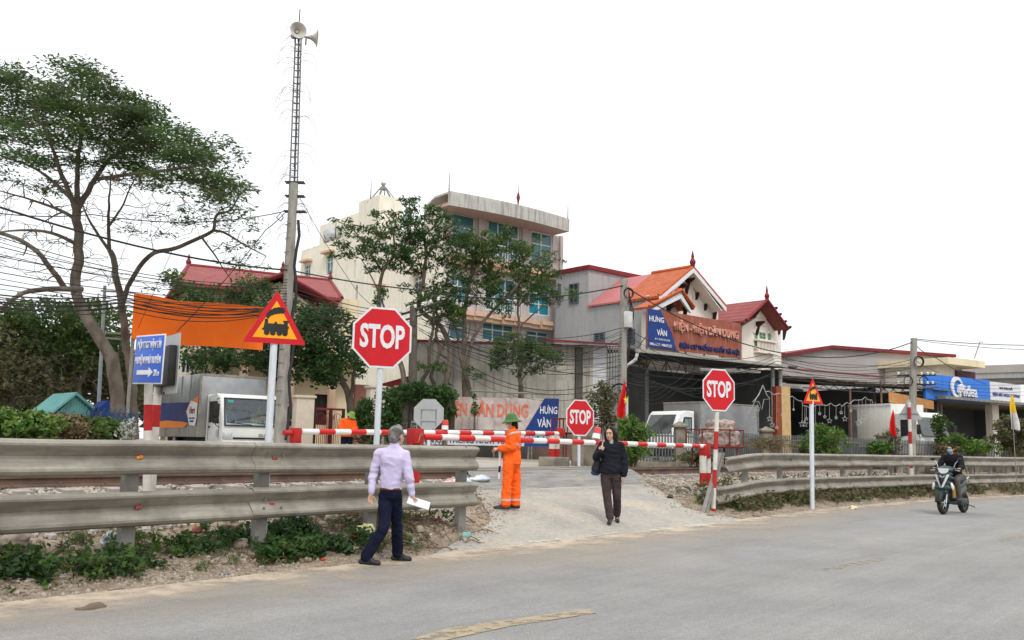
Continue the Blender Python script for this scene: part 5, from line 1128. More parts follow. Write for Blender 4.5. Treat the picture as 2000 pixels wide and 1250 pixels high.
# big shop sign
SB = mat('sign_rusty_brown', (.29, .085, .05), (.24, .07, .045), rough=.7, sc_=1.5, streak=(.40, .25, .20), sfac=.5, c3=(.36, .16, .11), s3=2, f3=.6); SBl = mat('sign_navy', (.015, .05, .22), (.013, .04, .18), rough=.6, sc_=2); nv = mat('navy_letters', (.022, .03, .15), (.03, .035, .12), rough=.6)
F = FrP(1265, 42, 1450, 46.5); t = bthing(F, 'long rust brown and blue shop sign above the workshop roof', 'shop sign', 'shop_sign'); L_ = F.L
z0 = (F.f(1266, 681)[1]+F.f(1448, 697)[1])/2; z1 = (F.f(1266, 603)[1]+F.f(1450, 632)[1])/2; h = z1-z0
b = MB(); b.box(0, L_, 0, .08, z0, z1, SB)
for u in (0.05, L_*.2, L_*.4, L_*.6, L_*.8, L_-.05): b.box(u-.03, u+.03, .081, .14, z0-1.0, z1, galv2)
b.tube([(1, .1, z1-.3), (1, 2.0, z0-.3)], .03, galv2, 6); b.build('board', t, smooth=False)
b = MB(); b.prism([(0.005, z0+.01), (L_*.285, z0+.01), (L_*.235, z0+h*.45), (L_*.125, z1-.01), (0.005, z1-.01)], -.02, -.002, SBl); b.build('blue_panel', t, smooth=False)
text('HƯNG', whp, L_*.145, h*.17, t, (L_*.083, -.03, z0+h*.76), bold=.02); text('VÀN', whp, L_*.10, h*.19, t, (L_*.135, -.03, z0+h*.43), bold=.02)
text('ĐT: 0934.276.666', whp, L_*.15, h*.05, t, (L_*.14, -.03, z0+h*.235)); text('0988.276.515 - 0988.675.327', whp, L_*.22, h*.07, t, (L_*.125, -.03, z0+h*.09), bold=.015)
text('ĐIỆN - ĐIỆN DÂN DỤNG', mat('faded_red_letters', (.55, .19, .13), (.62, .38, .30), rough=.6, sc_=3), L_*.70, h*.36, t, (L_*.60, -.06, z0+h*.65), ext=.05, bold=.02)
text('ĐIỆN CƠ THỐNG NHẤT HÀ NỘI', nv, L_*.66, h*.22, t, (L_*.64, -.04, z0+h*.17), ext=.03, bold=.03)
# ---------------------------------------------------------------- middle shop: messy canopy, dark bay
F = FrP(1532, 44.5, 1815, 49); t = bthing(F, 'dark open shop bay with a sagging tin canopy behind the hanging star lights', 'building', 'shop'); L_ = F.L
rust = mat('rusty_tin', (.13, .09, .07), (.08, .065, .055), rough=.85, sc_=2, c3=(.24, .22, .2), s3=1.5); za = F.f(1540, 738)[1]; zb_ = F.f(1800, 762)[1]
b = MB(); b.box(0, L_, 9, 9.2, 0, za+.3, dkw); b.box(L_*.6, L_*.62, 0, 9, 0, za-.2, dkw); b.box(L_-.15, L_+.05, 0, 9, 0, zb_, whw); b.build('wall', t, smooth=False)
b = MB(); 
for i in range(16):
    u0, u1 = L_*i/16, L_*(i+1)/16+.02; z = za+(zb_-za)*i/16+.05*math.sin(i*2.1); b.slab([(u0, -1.6+.12*math.sin(i*1.7), z-.12), (u1, -1.6+.12*math.sin(i*1.3), z-.12+.04*math.cos(i)), (u1, 9.2, z+.8), (u0, 9.2, z+.8)], (0, 0, .05), rust)
b.build('tin_canopy', t, smooth=False)
b = MB(); ur = F.f(1720, 745, -1)[0]; b.slab([(0, -1.2, za+.25), (ur, -1.2, za+.2), (ur, -.4, za+.34), (0, -.4, za+.40)], (0, 0, .06), mat('dusty_maroon_sheet', (.16, .03, .03), (.12, .04, .035))); b.build('red_roof_strip', t, smooth=False)
b = MB()
for i in range(12): u = L_*.03+L_*.8*i/12; b.tube([(u, -1.3, za-.2), (u+.7, -1.3, za-.55)], .02, stl, 5); b.tube([(u+.7, -1.3, za-.55), (u+1.3, -1.3, za-.2)], .02, stl, 5)
b.tube([(0, -1.3, za-.55), (L_*.9, -1.3, za-.6)], .03, stl, 6); b.build('truss', t)
for px, m_ in ((1518, mat('rust_red_pillar', (.30, .07, .035), (.22, .05, .03))), (1533, mat('ochre_pillar', (.55, .38, .18), (.48, .33, .16)))):
    u0, u1 = F.f(px-(4 if px == 1518 else 9), 800, -1)[0], F.f(px+(4 if px == 1518 else 8), 800, -1)[0]; b = MB(); b.box(u0, u1, -1.1, -.8, 0, F.f(px, 755, -1)[1], m_); b.build('pillar', t, smooth=False)
for px, y in ((1660, 760), (1838, 790), (1720, 742)): u, z = F.f(px, y, -1.3); b = MB(); b.cyl((u, -1.3, 0), .05, z, mat('rusty_brown_pole', (.22, .13, .08), (.16, .10, .07)), 8); b.build('pole', t)
b = MB(); u0, z0 = F.f(1735, 772, -1.7); u1, z1 = F.f(1822, 790, -1.7); b.slab([(u0, -1.75, z0-.35), (u1, -1.75, z1-.25), (u1, -1.75, z1+.18), (u0, -1.75, z0+.18)], (0, .05, 0), mat('faded_orange_board', (.48, .23, .08), (.38, .19, .08), streak=(.25, .18, .12))); b.build('orange_board', t, smooth=False)
# grey hall behind
F = FrP(1532, 57, 1868, 62); t = bthing(F, 'wide grey hall with a low maroon edged gable behind the right shops', 'building', 'hall'); L_ = F.L
pA, pB, pC = F.f(1534, 698), F.f(1620, 681), F.f(1868, 699)
rg = mat('pale_grey_render', (.38, .35, .335), (.34, .315, .30), rough=.9, sc_=.4, c3=(.46, .44, .42), s3=.8, f3=.6, streak=(.28, .26, .25), sfac=.5)
b = MB(); b.prism([(0, 0), (L_, 0), (L_, pC[1]), (pB[0], pB[1]), (0, pA[1])], 0, .3, rg); b.build('wall', t, smooth=False)
b = MB(); b.prism([(-.1, pA[1]+.003), (pB[0], pB[1]+.003), (L_, pC[1]+.003), (L_, pC[1]+.2), (pB[0], pB[1]+.2), (-.1, pA[1]+.2)], -.3, 9, mar); b.build('roof_edging', t, smooth=False)
F = FrP(1860, 56, 1925, 58); t = bthing(F, 'small cream flat roofed building right of the grey hall', 'building', 'flat_roofed_building'); L_ = F.L
z1 = F.f(1890, 703)[1]; z2 = F.f(1890, 716)[1]; b = MB(); b.box(.2, L_*.8, .9, 6, 4.0, z2, cream); b.build('wall', t, smooth=False); b = MB(); b.box(-.4, L_, -.2, 6, z2+.002, z1, yhw); b.build('roof_slab', t, smooth=False)
b = MB(); u, z = F.f(1870, 720, .7); b.box(u, u+2, .7, .88, z-1.2, z-.1, mat('purple_cloth', (.12, .05, .08), (.09, .04, .06))); b.build('awning', t, smooth=False)
t = thing('overpass', 'grey concrete road overpass at the far right edge of the view', 'bridge', tuple(W(1990, 880, 80)), yaw(1990, -8)); P = t.location; z1 = W(1990, 712, 80).z-P.z; z2 = W(1990, 727, 80).z-P.z; z3 = W(1990, 738, 80).z-P.z; z4 = W(1990, 746, 80).z-P.z
b = MB(); b.box(-4.6, 40, 0, .4, z2, z1, rg); b.box(-4.6, 40, .1, 9, z3, z2-.003, greyw); b.build('deck', t, smooth=False); b = MB(); b.box(-3.5, 40, .8, 1.6, z4, z3-.003, greyw); b.build('girder', t, smooth=False)
for x in (-2, 16, 34): b = MB(); b.box(x, x+1.2, 2, 4, -3, z4, greyw); b.build('pier', t, smooth=False)
# ---------------------------------------------------------------- blue shop on the right
F = FrP(1814, 48, 1997, 53.5); t = bthing(F, 'dark open shop under the bright blue appliance sign', 'building', 'shop'); L_ = F.L
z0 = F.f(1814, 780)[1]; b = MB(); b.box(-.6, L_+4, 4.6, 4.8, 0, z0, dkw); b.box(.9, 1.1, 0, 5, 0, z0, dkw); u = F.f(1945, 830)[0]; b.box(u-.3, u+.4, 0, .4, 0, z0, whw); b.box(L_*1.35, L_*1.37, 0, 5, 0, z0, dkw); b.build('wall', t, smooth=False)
b = MB(); b.box(-.3, L_+4, -1.2, 5.2, z0-.02, z0+.12, galv2); b.build('canopy', t, smooth=False)
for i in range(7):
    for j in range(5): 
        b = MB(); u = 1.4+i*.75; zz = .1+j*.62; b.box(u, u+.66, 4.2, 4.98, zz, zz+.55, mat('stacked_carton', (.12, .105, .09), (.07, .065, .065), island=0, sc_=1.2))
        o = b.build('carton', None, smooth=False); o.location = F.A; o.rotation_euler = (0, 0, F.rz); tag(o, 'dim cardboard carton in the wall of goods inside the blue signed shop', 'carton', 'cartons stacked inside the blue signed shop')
F = FrP(1812, 46.8, 1938, 50.2); s = bthing(F, 'bright blue sign board with a white swirl logo over the right shop', 'shop sign', 'shop_sign'); L2 = F.L
za, zb_ = F.f(1814, 729)[1], F.f(1814, 779)[1]; zc_ = F.f(1936, 744)[1]; zd = F.f(1936, 789)[1]; z1, z0 = (za+zc_)/2, (zb_+zd)/2; h = z1-z0
mb = mat('appliance_blue', (.035, .19, .66), (.03, .17, .60), rough=.45, sc_=1, grain=[(2, .05)]); b = MB(); n = 4
for i in range(n): b.box(L2*i/n+.01, L2*(i+1)/n-.01, 0, .12, z0, z1, mb)
b.box(0, L2, .02, .14, z0-.02, z1-.02, mb); b.build('board', s, smooth=False)
cx, cz = F.f(1867, 757); R1 = h*.40; b = MB(); n = 40; pts = []
for i in range(n+1):
    a = R(20)+R(300)*i/n; wd2 = .03+.16*math.sin(math.pi*i/n)*.9; pts.append((cx+R1*math.cos(a), cz+R1*math.sin(a), wd2))
for i in range(n):
    (x0, y0_, w0), (x1, y1_, w1) = pts[i], pts[i+1]; d0 = Vector((x0-cx, y0_-cz)).normalized(); d1 = Vector((x1-cx, y1_-cz)).normalized()
    b.slab([(x0-d0.x*w0, -.1, y0_-d0.y*w0), (x0+d0.x*w0*.4, -.1, y0_+d0.y*w0*.4), (x1+d1.x*w1*.4, -.1, y1_+d1.y*w1*.4), (x1-d1.x*w1, -.1, y1_-d1.y*w1)], (0, .07, 0), whp)
b.tube([(cx+.05, -.06, cz-.5*R1), (cx+.15, -.06, cz+.1*R1), (cx+.45, -.06, cz+.35*R1)], [.06, .09, .06], whp, 8); b.build('swirl_emblem', s)
text('Midea', whp, F.f(1903, 765)[0]-F.f(1868, 765)[0], h*.46, s, (F.f(1886, 760)[0], -.11, F.f(1886, 764)[1]), ext=.05, bold=.015)
F = FrP(1939, 50.2, 1999, 52.2); s = bthing(F, 'white distributor sign with blue lettering at the right edge', 'shop sign', 'shop_sign'); L2 = F.L; z1 = F.f(1960, 748)[1]; z0 = F.f(1960, 791)[1]; h = z1-z0
b = MB(); b.box(0, L2, 0, .12, z0, z1, mat('white_sign_panel', (.66, .67, .70), (.6, .61, .64), sc_=1)); b.build('board', s, smooth=False)
text('NHÀ PHÂN PHỐI', nv, L2*.42, h*.16, s, (L2*.5, -.02, z0+h*.78), bold=.02); text('ĐIỆN MÁY NGỌC PHƯƠNG', mat('blue_letters', (.03, .07, .33), (.03, .06, .28)), L2*.88, h*.22, s, (L2*.5, -.02, z0+h*.46), bold=.03); text('ĐT: 0243.3854.222 - 0988.124.129', nv, L2*.85, h*.10, s, (L2*.5, -.02, z0+h*.12), bold=.01)
# ---------------------------------------------------------------- faded banner, lower banner, brick wall
F = FrP(885, 29.3, 1091, 29.6); t = bthing(F, 'faded peeling advertising banner with a blue corner on a pipe frame', 'banner', 'billboard'); L_ = F.L
z1 = F.f(900, 775)[1]; z0 = F.f(900, 838)[1]; h = z1-z0
fadm = mat('peeling_banner', (.52, .46, .43), (.40, .29, .26), rough=.8, sc_=2.5, lo=.4, hi=.6, c3=(.62, .60, .58), s3=4, f3=.8, stretch=(1, 1, .5), streak=(.25, .17, .15), sfac=.5)
b = MB(); b.box(0, L_, 0, .03, z0, z1, fadm)
b.build('sheet', t, smooth=False); b = MB(); b.prism([(L_*.675, z0), (L_*.985, z0), (L_, z1+.02), (L_*.86, z1+.02)], -.012, -.002, SBl); b.build('blue_corner', t, smooth=False)
text('ÊN DÂN DỤNG', mat('faded_orange_letters', (.62, .13, .07), (.58, .22, .15), rough=.7, sc_=5, lo=.4, hi=.6), L_*.70, h*.62, t, (L_*.355, -.008, z0+h*.60), bold=.035)
text('HƯNG', whp, L_*.165, h*.28, t, (L_*.90, -.018, z0+h*.67), bold=.02); text('VÀN', whp, L_*.135, h*.32, t, (L_*.86, -.018, z0+h*.27), bold=.02)
b = MB(); zp = z1+.2
b.tube([(.5, .06, zp), (L_, .06, zp-.05)], .03, galv, 8); 
for u in (.6, 1.3, 1.9, 2.5, 3.2): b.tube([(u, .06, 0), (u, .06, zp)], .025, galv, 6)
b.build('pipe_frame', t)
F = FrP(815, 28.6, 1076, 28.8); t = bthing(F, 'long white banner with navy lettering low behind the barrier booms', 'banner', 'billboard'); L_ = F.L; z1 = F.f(900, 840)[1]; z0 = F.f(900, 869)[1]; h = z1-z0
b = MB(); b.box(0, L_, 0, .03, z0, z1, mat('white_banner', (.62, .63, .66), (.52, .53, .56), sc_=2, streak=(.4, .38, .36), sfac=.4)); b.build('sheet', t, smooth=False)
b = MB(); b.box(L_*.80, L_, -.01, -.002, z0, z1, SBl); b.build('blue_end', t, smooth=False)
text('ĐIỆN CƠ THỐNG NHẤT HÀ NỘI', nv, L_*.78, h*.50, t, (L_*.39, -.012, z0+h*.31), bold=.03); text('0988.276.515 - 0988.675.327', whp, L_*.19, h*.4, t, (L_*.90, -.02, z0+h*.5), bold=.02)
b = MB()
for px in (975, 1032, 900): u = F.f(px, 870)[0]; b.tube([(u, .03, 0), (u+.03, .03, z1)], .03, galv, 6)
b.build('prop', t)
def brick_mat(name, c1, c2, mo, s):
    M = bpy.data.materials.new(name); M.use_nodes = True; n = M.node_tree.nodes; L = M.node_tree.links; b = n["Principled BSDF"]; tc = n.new("ShaderNodeTexCoord"); mp = n.new("ShaderNodeMapping"); mp.inputs["Rotation"].default_value = (R(90), 0, 0)
    br = n.new("ShaderNodeTexBrick"); br.inputs["Color1"].default_value = (*c1, 1); br.inputs["Color2"].default_value = (*c2, 1); br.inputs["Mortar"].default_value = (*mo, 1); br.inputs["Scale"].default_value = s
    L.new(tc.outputs["Object"], mp.inputs[0]); L.new(mp.outputs[0], br.inputs[0]); L.new(br.outputs[0], b.inputs["Base Color"]); b.inputs["Roughness"].default_value = .9; return M
F = FrP(915, 30.6, 1122, 31.5); t = bthing(F, 'low weathered brick wall under the banners', 'wall', 'brick_wall'); L_ = F.L; z1 = F.f(1000, 845)[1]; bm_ = brick_mat('old_red_brick', (.20, .10, .075), (.13, .075, .06), (.22, .20, .18), 4.5)
b = MB(); b.box(0, L_, 0, .2, -.1, z1, bm_); b.build('masonry', t, smooth=False)
b = MB(); b.box(L_*.05, L_*.62, -.14, -.001, -.1, z1-.15, mat('sooty_render', (.13, .12, .11), (.10, .09, .085), sc_=2, streak=(.2, .18, .16))); b.build('dark_render', t, smooth=False)
# ---------------------------------------------------------------- orange billboard
F = FrP(259, 23.5, 515, 24.5, base=1.0); t = bthing(F, 'large plain orange billboard hanging between the trees', 'billboard', 'billboard'); L_ = F.L
ob = mat('orange_board', (.86, .16, .012), (.80, .14, .010), rough=.7, sc_=1, grain=[(3, .03)], streak=(.75, .13, .012), sfac=.5)
P = [F.f(262, 572), F.f(300, 577), F.f(348, 588), F.f(430, 592), F.f(516, 600), F.f(513, 684), F.f(430, 677), F.f(350, 674), F.f(276, 666), F.f(257, 660), F.f(259, 620)]
b = MB(); b.prism(list(reversed(P)), 0, .04, ob); b.build('board', t, smooth=False)
b = MB()
u, z = F.f(264, 600); b.box(u-.04, u+.04, .05, .15, -.3, z, galv2)
b.box(L_*.85, L_+.45, .05, .10, F.f(500, 640)[1], F.f(500, 635)[1], galv2)
b.box(.2, L_-.1, .041, .09, F.f(400, 610)[1], F.f(400, 606)[1], galv2); b.build('support_frame', t, smooth=False)
# ---------------------------------------------------------------- teal shed, blue shed, blue ironwork
F = FrP(95, 23.5, 176, 24.2); t = bthing(F, 'small pale teal wooden shed with a pitched top behind the left hedge', 'shed', 'shed'); L_ = F.L; tl = mat('faded_teal_boards', (.15, .36, .35), (.11, .28, .28), rough=.8, sc_=3)
pk = F.f(146, 766); e0 = F.f(95, 802); e1 = F.f(176, 795); b = MB(); b.prism([(.1, 0), (L_-.05, 0), (L_-.05, e1[1]-.1), (pk[0], pk[1]-.1), (.1, e0[1]-.1)], 0, 1.2, tl)
for i in range(10): u = .15+i*(L_-.25)/10; b.box(u, u+.025, -.02, -.001, 0, min(e0[1]-.15+(u)*(pk[1]-e0[1])/pk[0] if u < pk[0] else e1[1]-.1+(L_-u)*(pk[1]-e1[1])/(L_-pk[0]), pk[1]-.15), tl)
b.build('wall', t, smooth=False); b = MB(); E0, E1, PK = Vector((0, -.15, e0[1])), Vector((L_, -.15, e1[1])), Vector((pk[0], -.15, pk[1])); b.slab([E0, PK, PK+Vector((0, 1.8, 0)), E0+Vector((0, 1.8, 0))], (0, 0, -.07), tl); b.slab([PK, E1, E1+Vector((0, 1.8, 0)), PK+Vector((0, 1.8, 0))], (0, 0, -.07), tl); b.build('roof', t, smooth=False)
F = FrP(192, 24, 248, 24.4); t = bthing(F, 'deep blue tarpaulin shelter behind the ironwork and tree trunks', 'shelter', 'tarpaulin_shelter'); tb = mat('blue_tarpaulin', (.012, .04, .20), (.01, .03, .16), rough=.6)
p0, p1, p2, p3 = F.f(195, 795), F.f(210, 782), F.f(238, 782), F.f(248, 800); b = MB(); b.prism([(p0[0], 0), (p3[0], 0), p3, p2, p1, p0], 0, 1.2, tb); b.build('tarpaulin', t, smooth=False)
b = MB()
for q in (p0[0]+.03, p3[0]-.03): b.cyl((q, -.04, 0), .025, p1[1]-.3, galv2, 6)
b.build('pole', t)
F = FrP(172, 21, 262, 21.3); t = bthing(F, 'blue ornamental ironwork fence behind the hedge', 'fence', 'ornamental_fence'); bi = mat('blue_ironwork', (.022, .055, .13), (.02, .045, .10), rough=.6); L_ = F.L; z = F.f(200, 823)[1]; b = MB()
b.box(0, L_, -.02, .02, z, z+.04, bi); b.box(0, L_, -.02, .02, z-.5, z-.46, bi)
for i in range(9):
    u = i*L_/8.5; b.cyl((u, 0, 0), .016, z+.2, bi, 6); b.tube([(u, 0, z+.04), (u+.08, 0, z+.22), (u+.2, 0, z+.1), (u+.1, 0, z+.05)], .014, bi, 5); b.tube([(u, 0, z+.05), (u-.09, 0, z+.18), (u-.04, 0, z+.3)], .014, bi, 5)
b.build('iron_panel', t)
# ---------------------------------------------------------------- picket fence on the far side of the track
fm = mat('grey_picket', (.16, .165, .165), (.11, .115, .115), rough=.8, sc_=6); pm = mat('mossy_concrete_pillar', (.27, .235, .18), (.17, .155, .13), rough=.95, sc_=3, c3=(.10, .09, .08), s3=3, f3=.7)
t = thing('picket_fence', 'long grey picket fence with capped concrete pillars beyond the track', 'fence', (0, 0, 0))
FP = [(1128, 27.5), (1150, 28), (1328, 30), (1497, 34), (1722, 39.5), (1842, 42.5), (2010, 46)]
for i in range(1, len(FP)-1):
    A, B = W(FP[i][0], 870, FP[i][1]), W(FP[i+1][0], 870, FP[i+1][1]); d = (B-A); d.z = 0; n = max(6, int(d.length/.125)); b = MB(); dz = 1.0; rz = math.atan2(d.y, d.x); L_ = d.length
    hh = 1.05
    b.box(.1, L_-.1, -.02, .02, .18, .24, fm); b.box(.1, L_-.1, -.02, .02, hh-.18, hh-.13, fm)
    for k in range(1, n): u = L_*k/n; b.box(u-.016, u+.016, -.022, .012, .05, hh-.03, fm); b.prism([(u-.016, hh-.029), (u+.016, hh-.029), (u, hh+.04)], -.022, .012, fm)
    b.box(0, L_, -.09, .12, -.3, .08, pm)
    o = b.build('picket_panel', t, smooth=False); o.location = (A.x, A.y, dz-.08); o.rotation_euler = (0, 0, rz)
for px, d in FP[:6]:
    P = W(px, 870, d); b = MB(); s_ = .17 if px != 1150 else .22; h_ = 1.15; b.bbox(-s_, s_, -s_, s_, -.3, h_, pm, .02)
    if px != 1128: b.add([(-s_-.07, -s_-.07, h_), (s_+.07, -s_-.07, h_), (s_+.07, s_+.07, h_), (-s_-.07, s_+.07, h_), (-s_-.07, -s_-.07, h_+.06), (s_+.07, -s_-.07, h_+.06), (s_+.07, s_+.07, h_+.06), (-s_-.07, s_+.07, h_+.06), (0, 0, h_+.2)], [(3, 2, 1, 0), (0, 1, 5, 4), (1, 2, 6, 5), (2, 3, 7, 6), (3, 0, 4, 7), (4, 5, 8), (5, 6, 8), (6, 7, 8), (7, 4, 8)], pm)
    o = b.build('pillar', t, smooth=False); o.location = (P.x, P.y, .95); o.rotation_euler = (0, 0, .7)
# ================================================================ VEHICLES
wht = mat('white_truck_paint', (.72, .73, .71), (.66, .67, .655), rough=.3, coat=.4, sc_=1.5); alu = mat('dull_aluminium', (.42, .425, .43), (.30, .305, .315), rough=.33, metal=.7, sc_=1.2, grain=[(4, .06)]); blkr = mat('black_rubber', (.02, .02, .02), (.03, .03, .03), rough=.7)
wsg = mat('windscreen_glass', (.085, .10, .10), (.045, .055, .06), rough=.06, sc_=1.5, spec=.9); hlg = mat('headlamp_lens', (.62, .64, .65), (.38, .40, .41), rough=.15, coat=1, sc_=6); amb2 = mat('amber_lens', (.7, .22, .02), (.6, .18, .02), rough=.3)
def tyre_(t, x, y, r=.38, w=.2):
    b = MB(); M = Matrix.Rotation(R(90), 4, 'Y'); b.lathe([(r*.55, -w/2), (r*.92, -w/2), (r, -w*.3), (r, w*.3), (r*.92, w/2), (r*.55, w/2)], blkr, 24, (x, y, r), M); o = b.build('wheel', t)
    b = MB(); b.cyl((x-w/2+.01, y, r), r*.56, w-.02, alu, 16, 'x'); b.build('rim', o)
# box truck facing the crossing
P = W(432, 860, 29.5); t = thing('box_truck', 'white cabbed truck with a grey metal box and orange sticker behind the left guardrail', 'truck', (P.x, P.y, .93), yaw(490, 20))
Wd = 2.03
def cabshape(Wd, zb, zt, ln, lean, m, t, hollow=False):
    b = MB(); pr = [(0, zb), (-.03, zb+.3), (0.02, zb+.62), (lean, zt-.14), (lean+.14, zt-.02), (lean+.4, zt), (ln, zt), (ln, zb)]
    bm = bmesh.new(); v0 = [bm.verts.new((0, y, z)) for y, z in pr]; v1 = [bm.verts.new((Wd, y, z)) for y, z in pr]; n = len(pr)
    bm.faces.new(v0); bm.faces.new(list(reversed(v1)))
    for i in range(n): bm.faces.new((v0[(i+1) % n], v0[i], v1[i], v1[(i+1) % n]))
    bmesh.ops.bevel(bm, geom=[e for e in bm.edges if abs((e.verts[0].co-e.verts[1].co).x) < .01], offset=.10, segments=3, affect='EDGES', profile=.6); bmesh.ops.recalc_face_normals(bm, faces=bm.faces)
    if hollow:
        f_ = max((f for f in bm.faces if f.normal.y < -.5 and zb+.62 < f.calc_center_median().z < zt-.1), key=lambda f: f.calc_area())
        r_ = bmesh.ops.inset_region(bm, faces=[f_], thickness=.07, depth=0); bmesh.ops.delete(bm, geom=[f_], context='FACES')
    b.bm(bm, m); return b.build('cab', t, ang=30)
cabshape(Wd, .35, 1.97, 1.65, .32, wht, t, True)
def wpt(x, f): # point on windscreen plane: f 0 bottom..1 top
    y0, z0, y1, z1 = .01, .98, .325, 1.83; return Vector((x, y0+(y1-y0)*f-.008, z0+(z1-z0)*f))
Q = [wpt(.06, -.08), wpt(Wd-.06, -.08), wpt(Wd-.11, 1.0), wpt(.11, 1.0)]; q = [wpt(.11, -.03), wpt(Wd-.11, -.03), wpt(Wd-.15, .95), wpt(.15, .95)]
b = MB()
for k in range(4): b.slab([Q[k], Q[(k+1) % 4], q[(k+1) % 4], q[k]], (0, -.018, 0), blkr)
b.build('windscreen_seal', t, smooth=False)
G = bpy.data.materials.new('clear_glass'); G.use_nodes = True; _n = G.node_tree.nodes; _n.clear(); _o = _n.new('ShaderNodeOutputMaterial'); _m = _n.new('ShaderNodeMixShader'); _t = _n.new('ShaderNodeBsdfTransparent'); _g = _n.new('ShaderNodeBsdfGlossy')
_t.inputs[0].default_value = (.80, .86, .86, 1); _g.inputs[0].default_value = (.9, .95, 1, 1); _g.inputs[1].default_value = .04; _m.inputs[0].default_value = .055
for a_, c_ in ((_t.outputs[0], _m.inputs[1]), (_g.outputs[0], _m.inputs[2]), (_m.outputs[0], _o.inputs[0])): G.node_tree.links.new(a_, c_)
ws = MB(); ws.slab([p-Vector((0, .004, 0)) for p in q], (0, -.006, 0), G); ws.build('windscreen', t, smooth=False)
inr = mat('cab_interior', (.06, .06, .065), (.045, .045, .05), rough=.9)
b = MB(); b.box(.06, Wd-.06, 1.5, 1.56, .4, 1.9, inr); b.box(.08, Wd-.08, .12, .36, .75, .97, inr)
for x in (.52, 1.05, 1.5): b.bbox(x-.21, x+.21, 1.12, 1.28, .7, 1.62, mat('seat_cloth', (.10, .105, .11), (.08, .085, .09)), .05)
b.build('cab_interior', t, smooth=False)
def sitter(x, col, lab, s_=1):
    J = dict(hd=(x, .86, 1.54), face=(.05, -1, -.05), nk=(x, .93, 1.405), pel=(x, .98, .88), shL=(x-.17, .93, 1.32), elL=(x-.24, .80, 1.10), wrL=(x-.13, .56, 1.07), hdL=(.3, -1, .1), pnL=(0, 0, -1), shR=(x+.17, .93, 1.32), elR=(x+.24, .80, 1.10), wrR=(x+.13, .56, 1.07), hdR=(-.3, -1, .1), pnR=(0, 0, -1),
             hpL=(x-.1, .9, .86), knL=(x-.12, .52, .86), anL=(x-.12, .48, .52), toeL=(x-.12, .33, .47), hpR=(x+.1, .9, .86), knR=(x+.12, .52, .86), anR=(x+.12, .48, .52), toeR=(x+.12, .33, .47))
    p_, w_, M_, S_ = human(lab, tuple(t.location), t.rotation_euler.z, J, dict(yaw=0, s=.95, hs=.98, top=dict(e=.02, hem=(x, .97, .86), hw=.16, hd=.12, m=col), leg=dict(e=.0, m=navy), shoe=shoeb)); hair_short(p_, w_, M_, .98, hairb)
sitter(.50, mat('blue_work_shirt', (.09, .16, .26), (.07, .13, .22)), 'driver in a blue shirt behind the windscreen of the white truck'); sitter(1.50, mat('mustard_jacket', (.45, .33, .10), (.38, .28, .08)), 'passenger in a mustard jacket behind the windscreen of the white truck')
b = MB(); b.tube([wpt(.25, .06)-Vector((0, .03, 0)), wpt(.95, -.02)-Vector((0, .03, 0))], .014, blkr, 6); b.tube([wpt(1.15, .06)-Vector((0, .03, 0)), wpt(1.78, -.02)-Vector((0, .03, 0))], .014, blkr, 6); b.build('wiper', t)
b = MB(); b.cyl(tuple(wpt(.27, .86)-Vector((0, .03, 0))), .05, .004, mat('green_badge', (.1, .5, .42), (.08, .42, .36)), 12, 'y'); b.cyl(tuple(wpt(.36, .86)-Vector((0, .03, 0))), .05, .004, MATS['green_badge'], 12, 'y'); b.build('round_badges', t)
for x0, x1 in ((.03, .33), (Wd-.33, Wd-.03)): b = MB(); b.bbox(x0, x1, -.06, .1, .50, .72, hlg, .03); b.build('headlamp', t)
b = MB(); b.box(.36, Wd-.36, -.045, .02, .50, .56, blkr); b.build('grille', t, smooth=False)
b = MB(); b.bbox(.0, Wd, -.10, .15, .22, .46, wht, .04); b.build('bumper', t)
text('ISUZU', alu, .42, .085, t, (Wd-.62, -.05, .64), bold=.03)
for x in (-.2, Wd+.2):
    b = MB(); b.bbox(x-.10, x+.10, .0, .07, 1.18, 1.62, blkr, .03); b.bbox(x-.10, x+.10, .0, .07, .98, 1.15, blkr, .03); b.tube([(x, .05, 1.75), (x+(.12 if x < 0 else -.12), .2, 1.78)], .015, blkr, 6); b.tube([(x, .05, 1.66), (x, .05, .95), (x+(.18 if x < 0 else -.18), .2, .85)], .014, blkr, 6); b.build('wing_mirror', t)
b = MB(); b.slab([(-.004, .33, 1.08), (-.004, 1.3, 1.02), (-.004, 1.32, 1.72), (-.004, .56, 1.72)], (-.008, 0, 0), blkr); b.build('side_window', t, smooth=False)
b = MB(); b.box(-.012, -.003, .28, .29, .5, 1.05, blkr); b.box(-.012, -.003, 1.36, 1.37, .45, 1.8, blkr); b.bbox(-.03, -.003, 1.15, 1.3, .86, .91, blkr, .008); b.build('door_outline', t, smooth=False)
b = MB(); b.cyl((-.014, .45, .68), .12, .01, mat('pale_emblem', (.5, .53, .58), (.45, .48, .52)), 16, 'x'); b.build('door_emblem', t)
BX0, BX1, BY0, BY1, BZ0, BZ1 = -.22, 2.05, 1.75, 7.2, .55, 2.66
b = MB(); b.bbox(BX0, BX1, BY0, BY1, BZ0, BZ1, alu, .02)
for y in (BY0, 2.75, 3.75, 5.5, BY1-.05): b.box(BX0-.02, BX0-.001, y, y+.05, BZ0, BZ1, alu)
b.box(BX0-.02, BX1+.02, BY0-.02, BY0-.001, BZ1-.07, BZ1, galv); b.box(BX0-.02, BX0+.05, BY0-.021, BY0-.002, BZ0, BZ1-.07, galv); b.build('cargo_box', t)
X = BX0-.024
navw = mat('sticker_navy', (.02, .03, .12), (.03, .045, .16), rough=.5, sc_=2); orw = mat('sticker_orange', (.75, .22, .03), (.7, .2, .03), rough=.5)
